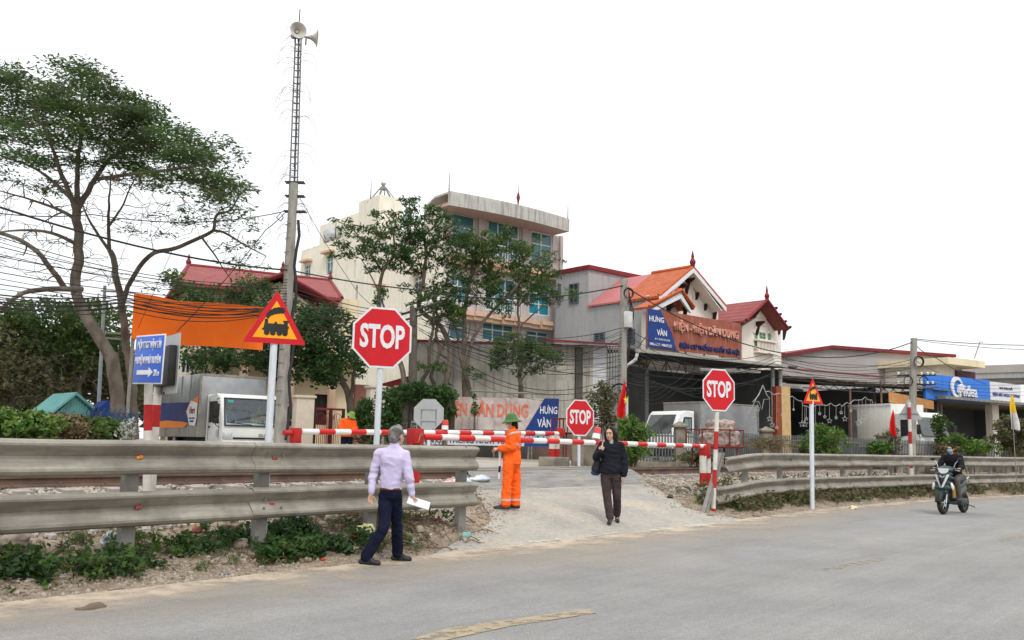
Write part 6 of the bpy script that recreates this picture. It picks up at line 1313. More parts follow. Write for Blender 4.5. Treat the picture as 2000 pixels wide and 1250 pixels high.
b = MB(); b.slab([(X, 6.9, .98), (X, 3.3, .98), (X, 2.75, 1.0), (X, 2.75, 1.72), (X, 6.9, 1.78)], (-.003, 0, 0), navw); b.build('navy_sticker', t, smooth=False)
b = MB(); b.slab([(X-.006, 6.9, .86), (X-.006, 3.2, .86), (X-.006, 2.75, 1.0), (X-.006, 3.3, 1.06), (X-.006, 5.2, 1.12), (X-.006, 6.9, 1.1)], (-.003, 0, 0), orw); b.slab([(X-.008, 2.3, 1.78), (X-.008, 1.80, 1.92), (X-.008, 1.80, 1.55), (X-.008, 2.0, 1.6)], (-.003, 0, 0), orw); b.slab([(X-.008, 3.05, 1.4), (X-.008, 2.65, 1.75), (X-.008, 2.65, 1.1)], (-.003, 0, 0), orw); b.build('orange_sticker', t, smooth=False)
b = MB(); b.slab([(X-.012, 2.95, 1.4), (X-.012, 2.6, .95), (X-.012, 1.95, .92), (X-.012, 1.84, 1.15), (X-.012, 1.84, 1.66), (X-.012, 2.55, 1.78)], (-.003, 0, 0), whp); b.build('white_sticker', t, smooth=False)
rs_ = (0, 0, -math.pi/2)
text('Hare', mat('dark_red_letters', (.10, .03, .04), (.3, .04, .04)), .58, .24, t, (X-.02, 2.34, 1.45), rs_, bold=.01); text('CÔNG TY CỔ PHẦN ĐIỆN', navw, .62, .07, t, (X-.02, 2.33, 1.18), rs_); text('QUANG MINH', navw, .40, .07, t, (X-.02, 2.33, 1.07), rs_)
tyre_(t, .2, .75); tyre_(t, Wd-.2, .75); tyre_(t, .2, 5.5); tyre_(t, Wd-.2, 5.5)
b = MB(); b.box(.3, Wd-.3, .3, 7, .38, .56, blkr); b.build('chassis', t, smooth=False)
# small truck parked in the workshop
P = W(1312, 870, 34.2); t = thing('box_truck', 'small white truck with a ribbed aluminium box parked before the dark workshop', 'truck', (P.x, P.y, .98), yaw(1312, -42))
Wd = 1.55
o = cabshape(Wd, .35, 1.86, 1.3, .42, wht, t); o.location.x = -Wd
def wpt(x, f): y0, z0, y1, z1 = .01, .95, .42, 1.72; return Vector((x-Wd, y0+(y1-y0)*f-.008, z0+(z1-z0)*f))
b = MB(); b.slab([wpt(.10, .04), wpt(Wd-.10, .04), wpt(Wd-.13, .98), wpt(.13, .98)], (0, -.012, 0), mat('dark_windscreen', (.03, .035, .035), (.10, .11, .11), rough=.08, spec=.9, sc_=2)); b.build('windscreen', t, smooth=False)
b = MB(); b.slab([(.004, .48, 1.05), (.004, 1.12, 1.0), (.004, 1.12, 1.62), (.004, .68, 1.62)], (.008, 0, 0), blkr); b.slab([(.014, .55, 1.1), (.014, 1.06, 1.06), (.014, 1.06, 1.56), (.014, .73, 1.56)], (.004, 0, 0), mat('pale_side_glass', (.2, .27, .28), (.1, .14, .15), rough=.1)); b.build('side_window', t, smooth=False)
b = MB(); b.bbox(.08, .24, .15, .3, 1.05, 1.42, blkr, .04); b.tube([(.15, .22, 1.05), (.02, .35, .95)], .014, blkr, 6); b.build('wing_mirror', t)
for x in (-Wd+.02, -.3): b = MB(); b.bbox(x, x+.28, -.05, .08, .5, .68, hlg, .03); b.build('headlamp', t)
b = MB(); b.box(-Wd, 0, -.07, .1, .22, .44, blkr); b.build('bumper', t, smooth=False); b = MB(); b.box(.002, .02, .35, .5, .55, .68, amb2); b.build('side_lamp', t, smooth=False)
b = MB(); BL = 5.0; b.bbox(-Wd-.15, .12, 1.42, BL, .6, 2.18, alu, .015)
for k in range(17): 
    z = 1.22+k*.055; b.box(.121, .135, 1.5, BL-.05, z, z+.025, alu)
for k in range(9): b.box(.121, .133, 1.5, BL-.05, .66+k*.055, .685+k*.055, alu)
b.box(.121, .15, 1.42, 1.47, .6, 2.18, galv); b.box(.121, .15, BL-.05, BL, .6, 2.18, galv); b.box(-Wd-.16, .15, 1.40, BL, 2.181, 2.23, galv); b.build('cargo_box', t, smooth=False)
text('29H-332', mat('blue_number', (.03, .06, .25), (.03, .05, .2)), .55, .12, t, (.16, 3.6, 1.13), (0, 0, math.pi/2), bold=.02)
tyre_(t, -.15, .65, .32); tyre_(t, -Wd+.15, .65, .32); tyre_(t, -.15, 3.8, .32); tyre_(t, -Wd+.15, 3.8, .32)
# white lorry facing right in the middle shop
P = W(1800, 875, 42); t = thing('box_truck', 'white box lorry seen from the side under the tin canopy, behind the picket fence', 'truck', (P.x, P.y, .98), yaw(1800, 48))
Wd = 1.9; cabshape(Wd, .4, 2.35, 1.5, .4, wht, t); whb = mat('cream_lorry_box', (.70, .69, .64), (.62, .61, .56), rough=.5, sc_=1, streak=(.45, .43, .38), sfac=.4)
b = MB(); b.bbox(-.1, 2.0, 1.6, 4.3, .7, 2.75, whb, .02); b.box(-.13, -.101, 1.6, 4.3, 2.66, 2.76, whp); b.build('cargo_box', t)
b = MB(); b.slab([(-.102, 3.72, .7), (-.102, 4.3, .7), (-.102, 4.3, 2.6), (-.102, 3.72, 2.5)], (-.03, 0, 0), mat('grey_tarpaulin', (.13, .135, .14), (.18, .185, .19), sc_=4, bump=.6, bs=9)); b.build('tarpaulin_flap', t, smooth=False)
b = MB(); b.slab([(-.004, .42, 1.3), (-.004, 1.15, 1.2), (-.004, 1.15, 2.0), (-.004, .68, 2.05)], (-.01, 0, 0), blkr); b.build('side_window', t, smooth=False)
b = MB(); b.slab([(.1, .0, 1.25), (Wd-.1, .0, 1.25), (Wd-.15, .36, 2.1), (.15, .36, 2.1)], (0, -.02, 0), MATS['dark_windscreen']); b.build('windscreen', t, smooth=False)
for x in (-.2, Wd+.2): b = MB(); b.bbox(x-.1, x+.1, -.1, -.02, 1.3, 1.75, blkr, .03); b.tube([(x, -.05, 1.3), (x+(.2 if x < 0 else -.2), .05, 1.15)], .02, blkr, 6); b.build('wing_mirror', t)
tyre_(t, .15, .8, .42); tyre_(t, .15, 3.5, .42); tyre_(t, Wd-.15, 3.5, .42)
# rusty carts loaded with sacks
rf_ = mat('rust_red_frame', (.20, .03, .02), (.14, .03, .02), rough=.8); sack = mat('torn_sacking', (.38, .31, .27), (.20, .15, .13), rough=.95, sc_=9, bump=.6, bs=20, lo=.42, hi=.6)
def cart(pxa, pxb, y0, y1, d, label, load=True, dp=.8):
    A, B = W(pxa, y1, d), W(pxb, y1+3, d+.6); v = (B-A); L_ = math.hypot(v.x, v.y); t = thing('cart', label, 'cart', (A.x, A.y, .98), math.atan2(v.y, v.x)); zb = A.z-.98; zt = W(pxa, y0, d).z-.98; b = MB()
    for y in (0, dp):
        b.tube([(0, y, zt), (L_, y, zt)], .022, rf_, 6); b.tube([(0, y, zb), (L_, y, zb)], .03, rf_, 6)
        for k in range(4): b.tube([(L_*k/3, y, zb), (L_*k/3, y, zt)], .02, rf_, 6)
    for k in range(4): b.tube([(L_*k/3, 0, zb), (L_*k/3, dp, zb)], .02, rf_, 6)
    b.box(0, L_, 0, dp, zb-.03, zb, rf_)
    for x in (.15, L_-.15): b.tube([(x, .1, zb), (x, .1, .0)], .022, rf_, 6); b.tube([(x, dp-.1, zb), (x, dp-.1, .0)], .022, rf_, 6)
    b.build('frame', t)
    if load:
        for k, (x, y, z, sx_, sz_) in enumerate(((L_*.62, .4, zb+.3, .34, .3), (L_*.85, .4, zb+.24, .24, .24), (L_*.68, .45, zb+.62, .36, .17), (L_*.38, .4, zb+.2, .22, .2))):
            vx = Vox(); vx.b.bbox(x-sx_, x+sx_, y-.3, y+.3, z-sz_, z+sz_, None, .1); o = vx.build('sack', sack, None, .03, 3, wr=.03, ws=3.5, wseed=k); o.location = t.location; o.rotation_euler = t.rotation_euler
            tag(o, ('largest lower sack in the middle of the red cart', 'sack at the right end of the red cart', 'topmost sack heaped on the red cart', 'smallest sack at the left of the load on the red cart')[k], 'sack', 'sacks on the red cart')
cart(1372, 1452, 838, 872, 26.5, 'rusty red cart heaped with torn sacks beside the striped stop sign post')
cart(1093, 1116, 817, 845, 28.4, 'empty rusty red cart between the faded banner and the low stop sign', False, .3)
# sacks and rubble by the rails
wsk = mat('white_plastic_sack', (.60, .62, .66), (.48, .52, .58), rough=.5, sc_=6, c3=(.10, .22, .5), s3=3, f3=.4)
for k, (px, py, sx_, sy_, sz_, lab) in enumerate(((903, 927, .30, .16, .07, 'white and blue plastic sack lying flat on the left side of the crossing deck'), (937, 928, .26, .18, .05, 'crumpled white plastic sheet lying right of the blue and white sack'), (878, 924, .16, .14, .09, 'small bulging sack with red print, leftmost of the three by the rail'))):
    P = Ww(px, py, 11.75); vx = Vox(); vx.ell((0, 0, 0), (sx_, sy_, sz_)); vx.ell((sx_*.4, .05, .02), (sx_*.5, sy_*.8, sz_*1.1)); o = vx.build('plastic_sack', wsk if k < 2 else mat('printed_sack', (.55, .5, .48), (.5, .1, .08), sc_=7, rough=.6), None, .014, 2, wr=.025, ws=6, wseed=k)
    o.location = (P.x, P.y, gz(P.x, P.y)+sz_*.6); tag(o, lab, 'sack')
P = W(1082, 905, 25.5); b = MB(); b.bbox(-.42, .42, -.2, .2, -.1, .22, pm, .03); o = b.build('concrete_kerb_block', None); o.location = (P.x, P.y, .9); o.rotation_euler = (0, 0, yaw(1080)); tag(o, 'mossy concrete block lying at the foot of the far striped post', 'concrete block')
# ================================================================ TREES AND PLANTS
bark = mat('grey_brown_bark', (.135, .108, .085), (.075, .06, .048), rough=.95, sc_=5, bump=.6, bs=20, stretch=(1, 1, .4), c3=(.22, .22, .19), s3=2, f3=.5)
bark2 = mat('pale_bark', (.20, .165, .125), (.12, .10, .08), rough=.95, sc_=6, bump=.5, bs=20)
lf_dark = mat('dark_leaf', (.036, .095, .026), (.09, .165, .045), rough=.55, island=2, sc_=.9, c3=(.032, .07, .022), trans=.40)
lf_mid = mat('mid_leaf', (.065, .12, .028), (.14, .205, .05), rough=.55, island=2, sc_=1.0, c3=(.05, .095, .028), trans=.42)
lf_fea = mat('feathery_leaf', (.055, .135, .035), (.12, .21, .05), rough=.6, island=2, sc_=.7, c3=(.08, .10, .05), trans=.45)
lf_lite = mat('bright_leaf', (.12, .19, .035), (.20, .27, .065), rough=.5, island=2, sc_=3, c3=(.05, .14, .025), trans=.3)
lf_dry = mat('dry_leaf', (.17, .12, .065), (.25, .19, .11), rough=.9, island=2, sc_=3, c3=(.10, .085, .04), trans=.1)
lf_dull = mat('dull_olive_leaf', (.075, .10, .04), (.15, .165, .07), rough=.7, island=2, sc_=1.5, c3=(.13, .11, .065), trans=.3)
lf_hz = mat('distant_leaf', (.075, .115, .055), (.13, .165, .085), rough=.8, island=2, sc_=.4, c3=(.10, .10, .06), trans=.3)
def smooth_path(P, k=4):
    out = []; n = len(P)
    for i in range(n-1):
        p0, p1, p2, p3 = P[max(0, i-1)], P[i], P[i+1], P[min(n-1, i+2)]
        for j in range(k):
            t = j/k; out.append(.5*((2*p1)+(p2-p0)*t+(2*p0-5*p1+4*p2-p3)*t*t+(3*p1-p0-3*p2+p3)*t**3))
    out.append(P[-1]); return out
def tree(name, label, cat, d, base_px, branches, blobs, leaf=None, group=None, tw=.016, seed=1, bk=None, bare=(), twstep=.9, minw=None):
    """branches: ([(px,py,dd)..], r0, r1); blobs: (px,py,dd,rx,ry,rd,clumps). Real 3D positions at distance d+dd."""
    rs_ = random.Random(seed); bk = bk or bark; Pb = W(base_px[0], base_px[1], d); zb = gz(Pb.x, Pb.y); B0 = Vector((Pb.x, Pb.y, zb-.05))
    t = thing(name, label, cat, tuple(B0), 0, group); b = MB(); nodes = []
    for pts, r0, r1 in branches:
        P = [W(x, y, d+q)-B0 for x, y, q in pts]; P = [Vector((p.x, p.y, max(p.z, -.2))) for p in P]; P = smooth_path(P, 5); n = len(P)
        P = [p+Vector((nz(p.x*3, p.z*3, 1, seed), nz(p.y*3, p.z*3, 1, seed+1), 0))*min(.06, r0*.6)*(0 if i == 0 else 1) for i, p in enumerate(P)]
        b.tube(P, [r0+(r1-r0)*i/(n-1) for i in range(n)], bk, 8 if r0 > .05 else 6, cap=False)
        nodes += [(p, r0+(r1-r0)*i/(n-1)) for i, p in enumerate(P) if i > n*.3 or r0 < .08]
    cs = []; tips = []
    for kind, bl in (('leaf', blobs), ('bare', bare)):
        for (px, py, dd, rx, ry, rd, n) in bl:
            sx_ = rx*d/F_PX; sy_ = ry*d/F_PX; c = W(px, py, d+dd)-B0
            for _ in range(n):
                while True:
                    u = Vector((rs_.uniform(-1, 1), rs_.uniform(-1, 1), rs_.uniform(-1, 1)))
                    if u.length < 1: break
                u *= (u.length+.02)**-.35 if u.length > 0 else 1
                p = c+rt*(u.x*sx_)+fh*(u.y*rd)+up*(u.z*sy_)
                if p.z < .1 or (minw and (p+B0).y < minw): continue
                tips.append((p, kind))
    NP = np.array([tuple(p) for p, r in nodes]); NR = [r for p, r in nodes]
    order = sorted(range(len(tips)), key=lambda i: float(((NP-np.array(tips[i][0]))**2).sum(1).min()))
    NPl = list(NP); 
    cap_ = len(NP)+len(tips)*3; buf = np.zeros((cap_, 3)); buf[:len(NP)] = NP; rad = np.zeros(cap_); rad[:len(NP)] = NR; cnt = len(NP)
    for i in order:
        p, kind = tips[i]; a = np.array(p); dist = ((buf[:cnt]-a)**2).sum(1)+np.where(buf[:cnt, 2] > a[2]+.3, .6, 0); j = int(dist.argmin()); q = Vector(buf[j]); r0 = min(tw, rad[j]*.85)
        L_ = (p-q).length; mid = q.lerp(p, .5)+Vector((rs_.uniform(-.12, .12), rs_.uniform(-.12, .12), rs_.uniform(-.04, .14)))*L_
        r1 = max(r0*.55, .0065)
        b.tube([q, q.lerp(mid, .55)+Vector((0, 0, .02*L_)), mid, p], [r0, r0*.85, r0*.65, r1], bk, 4, cap=False)
        for s_, rr_ in ((mid, r0*.65), (p, r1)):
            if cnt < cap_: buf[cnt] = tuple(s_); rad[cnt] = max(rr_, .009); cnt += 1
        if kind == 'leaf': cs.append(tuple(p))
    b.build('trunk', t, ang=60)
    if cs and leaf:
        V = leaves(cs, leaf['n'], leaf['spread'], leaf['size'], leaf.get('flat', 1), leaf.get('droop', 0), leaf.get('aspect', .45), seed, leaf.get('horiz', .4)); npmesh('crown', V, 4, leaf['m'], t)
    return t
fea = dict(n=46, spread=(.46, .46, .10), size=.062, horiz=.8, aspect=.33, m=lf_fea)
# great feathery tree on the left
B = [([(232, 858, 0), (232, 800, 0), (226, 740, 0), (216, 690, 0)], .18, .16), ([(216, 700, 0), (190, 650, -.1), (158, 600, -.2), (148, 560, 0), (155, 500, 0), (150, 430, 0), (148, 400, 0)], .15, .10),
 ([(148, 405, 0), (120, 340, -.5), (95, 270, -1), (60, 200, -1.2)], .07, .012), ([(150, 400, 0), (152, 330, .3), (158, 260, .6), (160, 190, .8), (170, 150, .5)], .075, .012), ([(150, 410, 0), (185, 350, .4), (215, 310, .8), (270, 280, 1), (330, 240, 1)], .08, .012),
 ([(190, 350, .4), (260, 340, -.6), (340, 330, -1.2), (400, 320, -1.5), (440, 300, -1.5)], .05, .01), ([(150, 430, 0), (115, 410, .6), (60, 390, .9), (-10, 370, 1)], .055, .012), ([(155, 480, 0), (100, 455, -.6), (40, 450, -1), (-50, 460, -1.2)], .05, .015),
 ([(150, 400, 0), (110, 360, 1), (70, 330, 1.8), (20, 310, 2.2), (-40, 290, 2.4)], .055, .012), ([(128, 565, -.2), (80, 500, -.8), (30, 465, -1), (-40, 445, -1)], .07, .035), ([(160, 565, 0), (90, 565, -1), (40, 575, -1.5), (0, 605, -1.6)], .07, .04)]
BL = [(165, 150, .3, 55, 12, 1.2, 30), (60, 172, -.3, 60, 12, 1.5, 34), (0, 165, .3, 40, 14, 1.5, 18), (205, 185, .2, 70, 13, 1.6, 44), (120, 200, 0, 80, 13, 2.2, 56), (30, 215, .5, 70, 14, 2, 42), (262, 215, .4, 60, 13, 1.6, 42), (190, 235, -.5, 90, 13, 2.4, 60), (85, 250, .6, 80, 13, 2.4, 48), (305, 250, 0, 62, 13, 1.6, 46), (240, 270, .2, 80, 13, 2.2, 54), (345, 285, -.4, 62, 13, 1.6, 44), (140, 285, -.6, 80, 13, 2.4, 36), (20, 280, .2, 80, 15, 2.4, 40), (385, 322, -.8, 55, 12, 1.4, 34), (300, 315, .5, 80, 12, 2, 40), (200, 325, .3, 80, 12, 2.2, 26), (420, 358, -1, 45, 11, 1.2, 24), (350, 362, -.5, 60, 11, 1.6, 18), (50, 335, 0, 80, 14, 2.2, 28), (-40, 250, 0, 60, 50, 2, 30), (430, 395, -1, 32, 12, .9, 10)]
tree('feathery_tree', 'tall wide feathery tree with thin bare lower branches at the far left', 'tree', 22, (232, 858), B, BL, fea, seed=3, tw=.026, bare=[(60, 420, 0, 140, 60, 2.5, 200), (250, 400, 0, 140, 60, 2.2, 170), (100, 510, 0, 160, 45, 2.2, 130), (380, 400, 0, 90, 50, 2, 80), (200, 300, 0, 180, 60, 2.2, 160)])
B = [([(262, 858, 0), (258, 760, 0), (246, 660, 0), (238, 600, 0), (225, 520, 0), (214, 490, 0)], .13, .07), ([(214, 492, 0), (212, 440, 0), (213, 400, 0), (215, 360, -.1), (222, 330, -.1)], .055, .008), ([(214, 490, 0), (180, 440, .4), (165, 410, .5), (150, 370, .6)], .045, .008), ([(214, 440, 0), (240, 400, -.3), (258, 360, -.5), (275, 330, -.6)], .035, .008),
 ([(238, 605, 0), (250, 560, -.1), (290, 500, -.4), (340, 485, -.6), (400, 460, -.8), (416, 450, -.8)], .07, .04), ([(416, 452, -.8), (425, 420, -.8), (450, 410, -.9), (470, 375, -1)], .045, .015), ([(416, 450, -.8), (440, 455, -1), (480, 480, -1.2), (520, 500, -1.4)], .04, .012), ([(395, 465, -.8), (420, 500, -.5), (450, 545, -.2)], .03, .01)]
spf = dict(n=22, spread=(.36, .36, .11), size=.07, horiz=.8, aspect=.3, m=lf_fea)
tree('feathery_tree', 'slender leaning tree with sparse drooping sprays between the great tree and the mast', 'tree', 24, (262, 858), B, [(440, 370, -.8, 50, 28, 1.0, 34), (420, 300, -.8, 60, 40, 1, 26), (375, 420, -.5, 35, 25, .8, 12), (480, 495, -1, 60, 30, .8, 14), (470, 430, -1, 40, 25, .6, 10), (300, 440, 0, 60, 30, .8, 8), (330, 560, 0, 40, 20, .6, 8)], spf, seed=5, tw=.014, bare=[(450, 440, -.8, 80, 50, 1.2, 60), (300, 430, 0, 90, 50, 1.2, 45), (480, 520, -1, 50, 30, 1, 20)])
# dark background trees at the left
dk = dict(n=24, spread=.34, size=.08, m=lf_dark, horiz=.3, aspect=.5)
dk2 = dict(n=22, spread=.34, size=.08, m=lf_dull, horiz=.3, aspect=.5)
tree('broadleaf_tree', 'bushy dark green tree behind the great trunk, left of the slim grey pole', 'tree', 29, (150, 850), [([(150, 850, 0), (150, 760, 0), (130, 690, 0), (110, 640, 0)], .16, .06), ([(150, 760, 0), (180, 690, 0), (190, 640, 0)], .1, .04)], [(95, 625, 0, 80, 38, 1.6, 130), (185, 640, 0, 60, 50, 1.4, 110), (120, 690, 0, 100, 40, 1.6, 100), (60, 660, .5, 60, 40, 1.4, 60)], dict(dk, m=lf_mid), seed=7)
tree('broadleaf_tree', 'dull olive tree at the extreme left edge behind the hedge', 'tree', 28, (20, 850), [([(20, 850, 0), (25, 780, 0), (40, 710, 0)], .14, .05), ([(22, 800, 0), (-10, 730, 0)], .08, .03)], [(15, 690, 0, 75, 50, 1.4, 140), (60, 740, 0, 80, 45, 1.4, 140), (-40, 760, 0, 60, 60, 1.4, 90)], dk2, seed=8, bare=[(110, 740, -1, 110, 55, 1.2, 170)])
tree('broadleaf_tree', 'thicket like tree of tangled brown twigs behind the teal shed', 'tree', 31, (190, 850), [([(190, 850, 0), (185, 770, 0), (160, 720, 0)], .12, .05), ([(188, 790, 0), (240, 720, 0)], .08, .03)], [(210, 720, 0, 70, 50, 1.5, 110), (120, 750, 0, 90, 40, 1.5, 110), (250, 760, .5, 40, 50, 1.3, 60)], dk2, seed=9, bare=[(150, 740, -1, 120, 50, 1.2, 120)])
for k, (px, py, dd, rx, ry, n, lab) in enumerate(((40, 760, 40, 80, 60, 150, 'farthest dark tree mass seen low at the left edge'), (300, 770, 42, 60, 60, 120, 'distant dark tree seen between the blue sign and the great trunk'), (160, 720, 48, 90, 60, 150, 'distant dark tree directly behind the teal shed'), (-60, 740, 44, 80, 80, 130, 'distant dark tree cut by the left edge of the view'))):
    tree('broadleaf_tree', lab, 'tree', dd, (px, 850), [([(px, 855, 0), (px, py+20, 0)], .25, .1)], [(px, py, 0, rx, ry, 3, n)], dict(n=26, spread=.85, size=.15, m=lf_hz, horiz=.3, aspect=.55), seed=20+k, tw=.03)
# glossy tree behind the white truck and around the villa
gl = dict(n=24, spread=.30, size=.085, m=lf_dark, horiz=.3, aspect=.48, droop=.2)
tree('broadleaf_tree', 'dense glossy green tree spreading over the white truck in front of the villa', 'tree', 33, (690, 850), [([(690, 860, 0), (684, 800, 0), (672, 750, 0), (640, 700, 0), (590, 670, 0)], .14, .07), ([(684, 790, 0), (690, 740, 0), (700, 690, 0)], .08, .04), ([(640, 700, 0), (560, 690, 0), (480, 690, 0), (420, 700, 0)], .07, .03)],
 [(560, 630, 0, 94, 40, 1.6, 99), (630, 650, 0, 73, 50, 1.6, 99), (650, 710, 0, 63, 38, 1.4, 79), (500, 690, 0, 94, 35, 1.5, 99), (400, 705, 0, 52, 28, 1.2, 46), (590, 720, 0, 63, 35, 1.2, 59)], gl, seed=31)
tree('broadleaf_tree', 'small tree poking above the orange billboard in front of the maroon villa roof', 'tree', 35, (455, 850), [([(455, 860, 0), (450, 700, 0), (470, 600, 0), (480, 560, 0)], .09, .03), ([(455, 700, 0), (390, 620, 0), (375, 580, 0)], .06, .02)], [(490, 570, 0, 45, 26, 1, 34), (395, 580, 0, 36, 20, 1, 24), (340, 545, 0, 22, 12, .6, 8), (370, 600, 0, 50, 18, .8, 16), (480, 600, 0, 60, 18, .8, 20)], dict(gl, n=26, m=lf_mid), seed=33, bare=[(430, 560, 0, 90, 30, 1, 30)])
# slender compound leaved trees before the pale block
cp = dict(n=22, spread=(.25, .25, .13), size=.085, m=lf_dark, horiz=.45, aspect=.3, droop=.45)
tree('acacia_tree', 'slender tree with drooping dark leaf sprays rising behind the nearest stop sign', 'tree', 31, (792, 850), [([(792, 858, 0), (788, 740, 0), (776, 690, 0), (752, 640, 0), (740, 600, 0), (748, 530, 0), (772, 500, 0), (800, 470, 0)], .10, .04), ([(748, 535, 0), (720, 490, 0), (690, 450, 0), (655, 430, 0)], .045, .015), ([(765, 640, 0), (735, 560, 0), (705, 505, 0)], .04, .015), ([(772, 500, 0), (765, 440, 0), (750, 415, 0)], .04, .015)],
 [(700, 468, 0, 62, 26, .9, 32), (672, 436, 0, 31, 12, .6, 7), (725, 500, 0, 74, 28, 1.0, 37), (765, 455, 0, 43, 40, .9, 34), (750, 420, 0, 28, 18, .6, 9), (790, 510, 0, 56, 30, 1, 27), (740, 575, 0, 29, 22, .5, 5)], cp, seed=41, bk=bark2)
tree('acacia_tree', 'tallest slender tree in front of the cream block, with a leafy spike on top', 'tree', 31.5, (868, 850), [([(868, 858, 0), (870, 760, 0), (880, 690, 0), (862, 640, 0), (818, 600, 0), (826, 550, 0), (832, 500, 0), (826, 450, 0)], .11, .05), ([(828, 470, 0), (805, 430, 0), (798, 385, 0)], .045, .012), ([(832, 500, 0), (870, 460, 0), (905, 440, 0)], .05, .015), ([(822, 590, 0), (850, 570, 0), (890, 560, 0)], .04, .015)],
 [(830, 440, 0, 62, 40, 1.1, 65), (797, 398, 0, 17, 24, .4, 11), (860, 480, 0, 68, 42, 1.1, 59), (812, 500, 0, 54, 40, 1, 37), (885, 560, 0, 51, 40, 1, 24), (848, 415, 0, 22, 12, .4, 5), (820, 575, 0, 43, 34, .7, 14), (840, 590, 0, 39, 18, .6, 6)], cp, seed=42, bk=bark2)
tree('acacia_tree', 'forked pale stemmed tree covering the middle windows of the cream block', 'tree', 32, (905, 850), [([(905, 858, 0), (908, 750, 0), (905, 690, 0), (908, 640, 0), (908, 600, 0), (920, 540, 0), (930, 500, 0)], .11, .05), ([(905, 745, 0), (925, 660, 0), (960, 610, 0), (1000, 570, 0), (1050, 510, 0), (1090, 490, 0)], .07, .02), ([(920, 540, 0), (950, 490, 0), (985, 470, 0)], .05, .015), ([(885, 700, 0), (860, 690, 0), (850, 640, 0)], .04, .02)],
 [(930, 480, 0, 56, 40, 1.1, 54), (975, 500, 0, 62, 42, 1.1, 59), (920, 560, 0, 62, 40, 1, 43), (1000, 555, 0, 68, 38, 1.1, 48), (960, 600, 0, 62, 20, .9, 18), (900, 500, 0, 51, 45, 1, 32), (985, 455, 0, 25, 16, .5, 7)], dict(cp, m=lf_mid), seed=43, bk=bark2)
tree('acacia_tree', 'rightmost slender tree whose sprays cross the bright teal shutters', 'tree', 32.5, (1012, 850), [([(1014, 858, 0), (1016, 740, 0), (1014, 660, 0), (1012, 600, 0), (1014, 530, 0)], .07, .03), ([(1012, 600, 0), (1040, 560, 0), (1075, 520, 0), (1090, 490, 0)], .035, .01), ([(1013, 640, 0), (1060, 600, 0), (1110, 585, 0)], .035, .01)],
 [(1040, 520, 0, 47, 38, .9, 32), (1070, 505, 0, 29, 22, .5, 7), (1045, 570, 0, 56, 30, .9, 27), (1095, 580, 0, 38, 16, .5, 9), (1010, 500, 0, 34, 35, .7, 15), (1060, 545, 0, 41, 26, .7, 15), (1040, 480, 0, 22, 18, .4, 4)], dict(cp, m=lf_mid), seed=44, bk=bark2)
tree('acacia_tree', 'low spreading tree against the stained wall above the faded banner', 'tree', 31, (1022, 850), [([(1022, 858, 0), (1020, 770, 0), (1014, 735, 0), (1025, 700, 0), (1030, 670, 0)], .07, .03), ([(1018, 745, 0), (1030, 728, 0), (1045, 728, 0)], .03, .012)],
 [(1030, 690, 0, 62, 26, 1, 48), (1000, 675, 0, 51, 22, .9, 32), (1060, 700, 0, 41, 20, .7, 19), (985, 700, 0, 34, 24, .6, 10), (1030, 722, 0, 34, 12, .5, 7)], dict(cp, m=lf_mid, size=.09), seed=45, bk=bark2)
for k, (pts, lab) in enumerate((([(822, 755, 0), (838, 720, 0), (838, 680, 0), (846, 640, 0), (850, 600, 0)], 'thin curved bare stem against the stained wall, just right of the dark pole'), ([(848, 760, 0), (842, 730, 0), (858, 690, 0), (852, 650, 0), (862, 615, 0)], 'bare twisted stem, second right of the dark pole'), ([(918, 765, 0), (905, 720, 0), (898, 690, 0), (893, 650, 0), (880, 620, 0)], 'bare crooked stem behind the left end of the faded banner'))):
    tree('acacia_tree', lab, 'tree', 31+.2*k, (pts[0][0], 850), [([(pts[0][0], 858, 0)]+pts, .08, .04), ([pts[2], (pts[2][0]+14, pts[2][1]-26, 0), (pts[2][0]+22, pts[2][1]-60, 0)], .04, .02)], [(pts[-1][0], pts[-1][1]-6, 0, 34, 30, .8, 22), (pts[0][0]+6, pts[0][1]-38, 0, 20, 14, .5, 6)], dict(cp, m=lf_mid), seed=50+k, bk=bark)
# shrubs, creepers and hedge
def shrub(name, label, px, py, d, rx, ry, n, leaf, seed=1, base=None, stems=5, cat='shrub', group=None, z=None):
    Bp = W(px, 870, d); zb = gz(Bp.x, Bp.y) if z is None else z; t = thing(name, label, cat, (Bp.x, Bp.y, zb), 0, group); rs_ = random.Random(seed); b = MB(); cs = []
    c = W(px, py, d)-Vector((Bp.x, Bp.y, zb)); sx_, sz_ = rx*d/F_PX, ry*d/F_PX; rd = min(max(sx_, .3), .7)
    for k in range(n):
        u = Vector((rs_.gauss(0, .48), rs_.gauss(0, .48), rs_.uniform(-1, 1))); p = c+rt*(u.x*sx_)+fh*(u.y*rd)+up*(u.z*sz_*(1-.35*abs(u.x)))
        if p.z > .03: cs.append(tuple(p))
    for k in range(min(stems*3, len(cs))):
        e = Vector(cs[(k*7) % len(cs)]); s_ = Vector((e.x*.35, e.y*.35, -.05)); b.tube([s_, s_.lerp(e, .5)+Vector((.03, 0, .05)), e], [.014, .01, .005], bark, 5, cap=False)
    b.build('stem', t, ang=60)
    if cs: npmesh('foliage', leaves(cs, leaf['n'], leaf['spread'], leaf['size'], 1, leaf.get('droop', 0), leaf.get('aspect', .5), seed, leaf.get('horiz', .3)), 4, leaf['m'], t)
    return t
hl = dict(n=26, spread=.15, size=.05, aspect=.6, m=lf_lite); hd_ = dict(n=26, spread=.16, size=.045, aspect=.5, m=lf_dry); hg = dict(n=26, spread=.16, size=.05, aspect=.6, m=lf_mid)
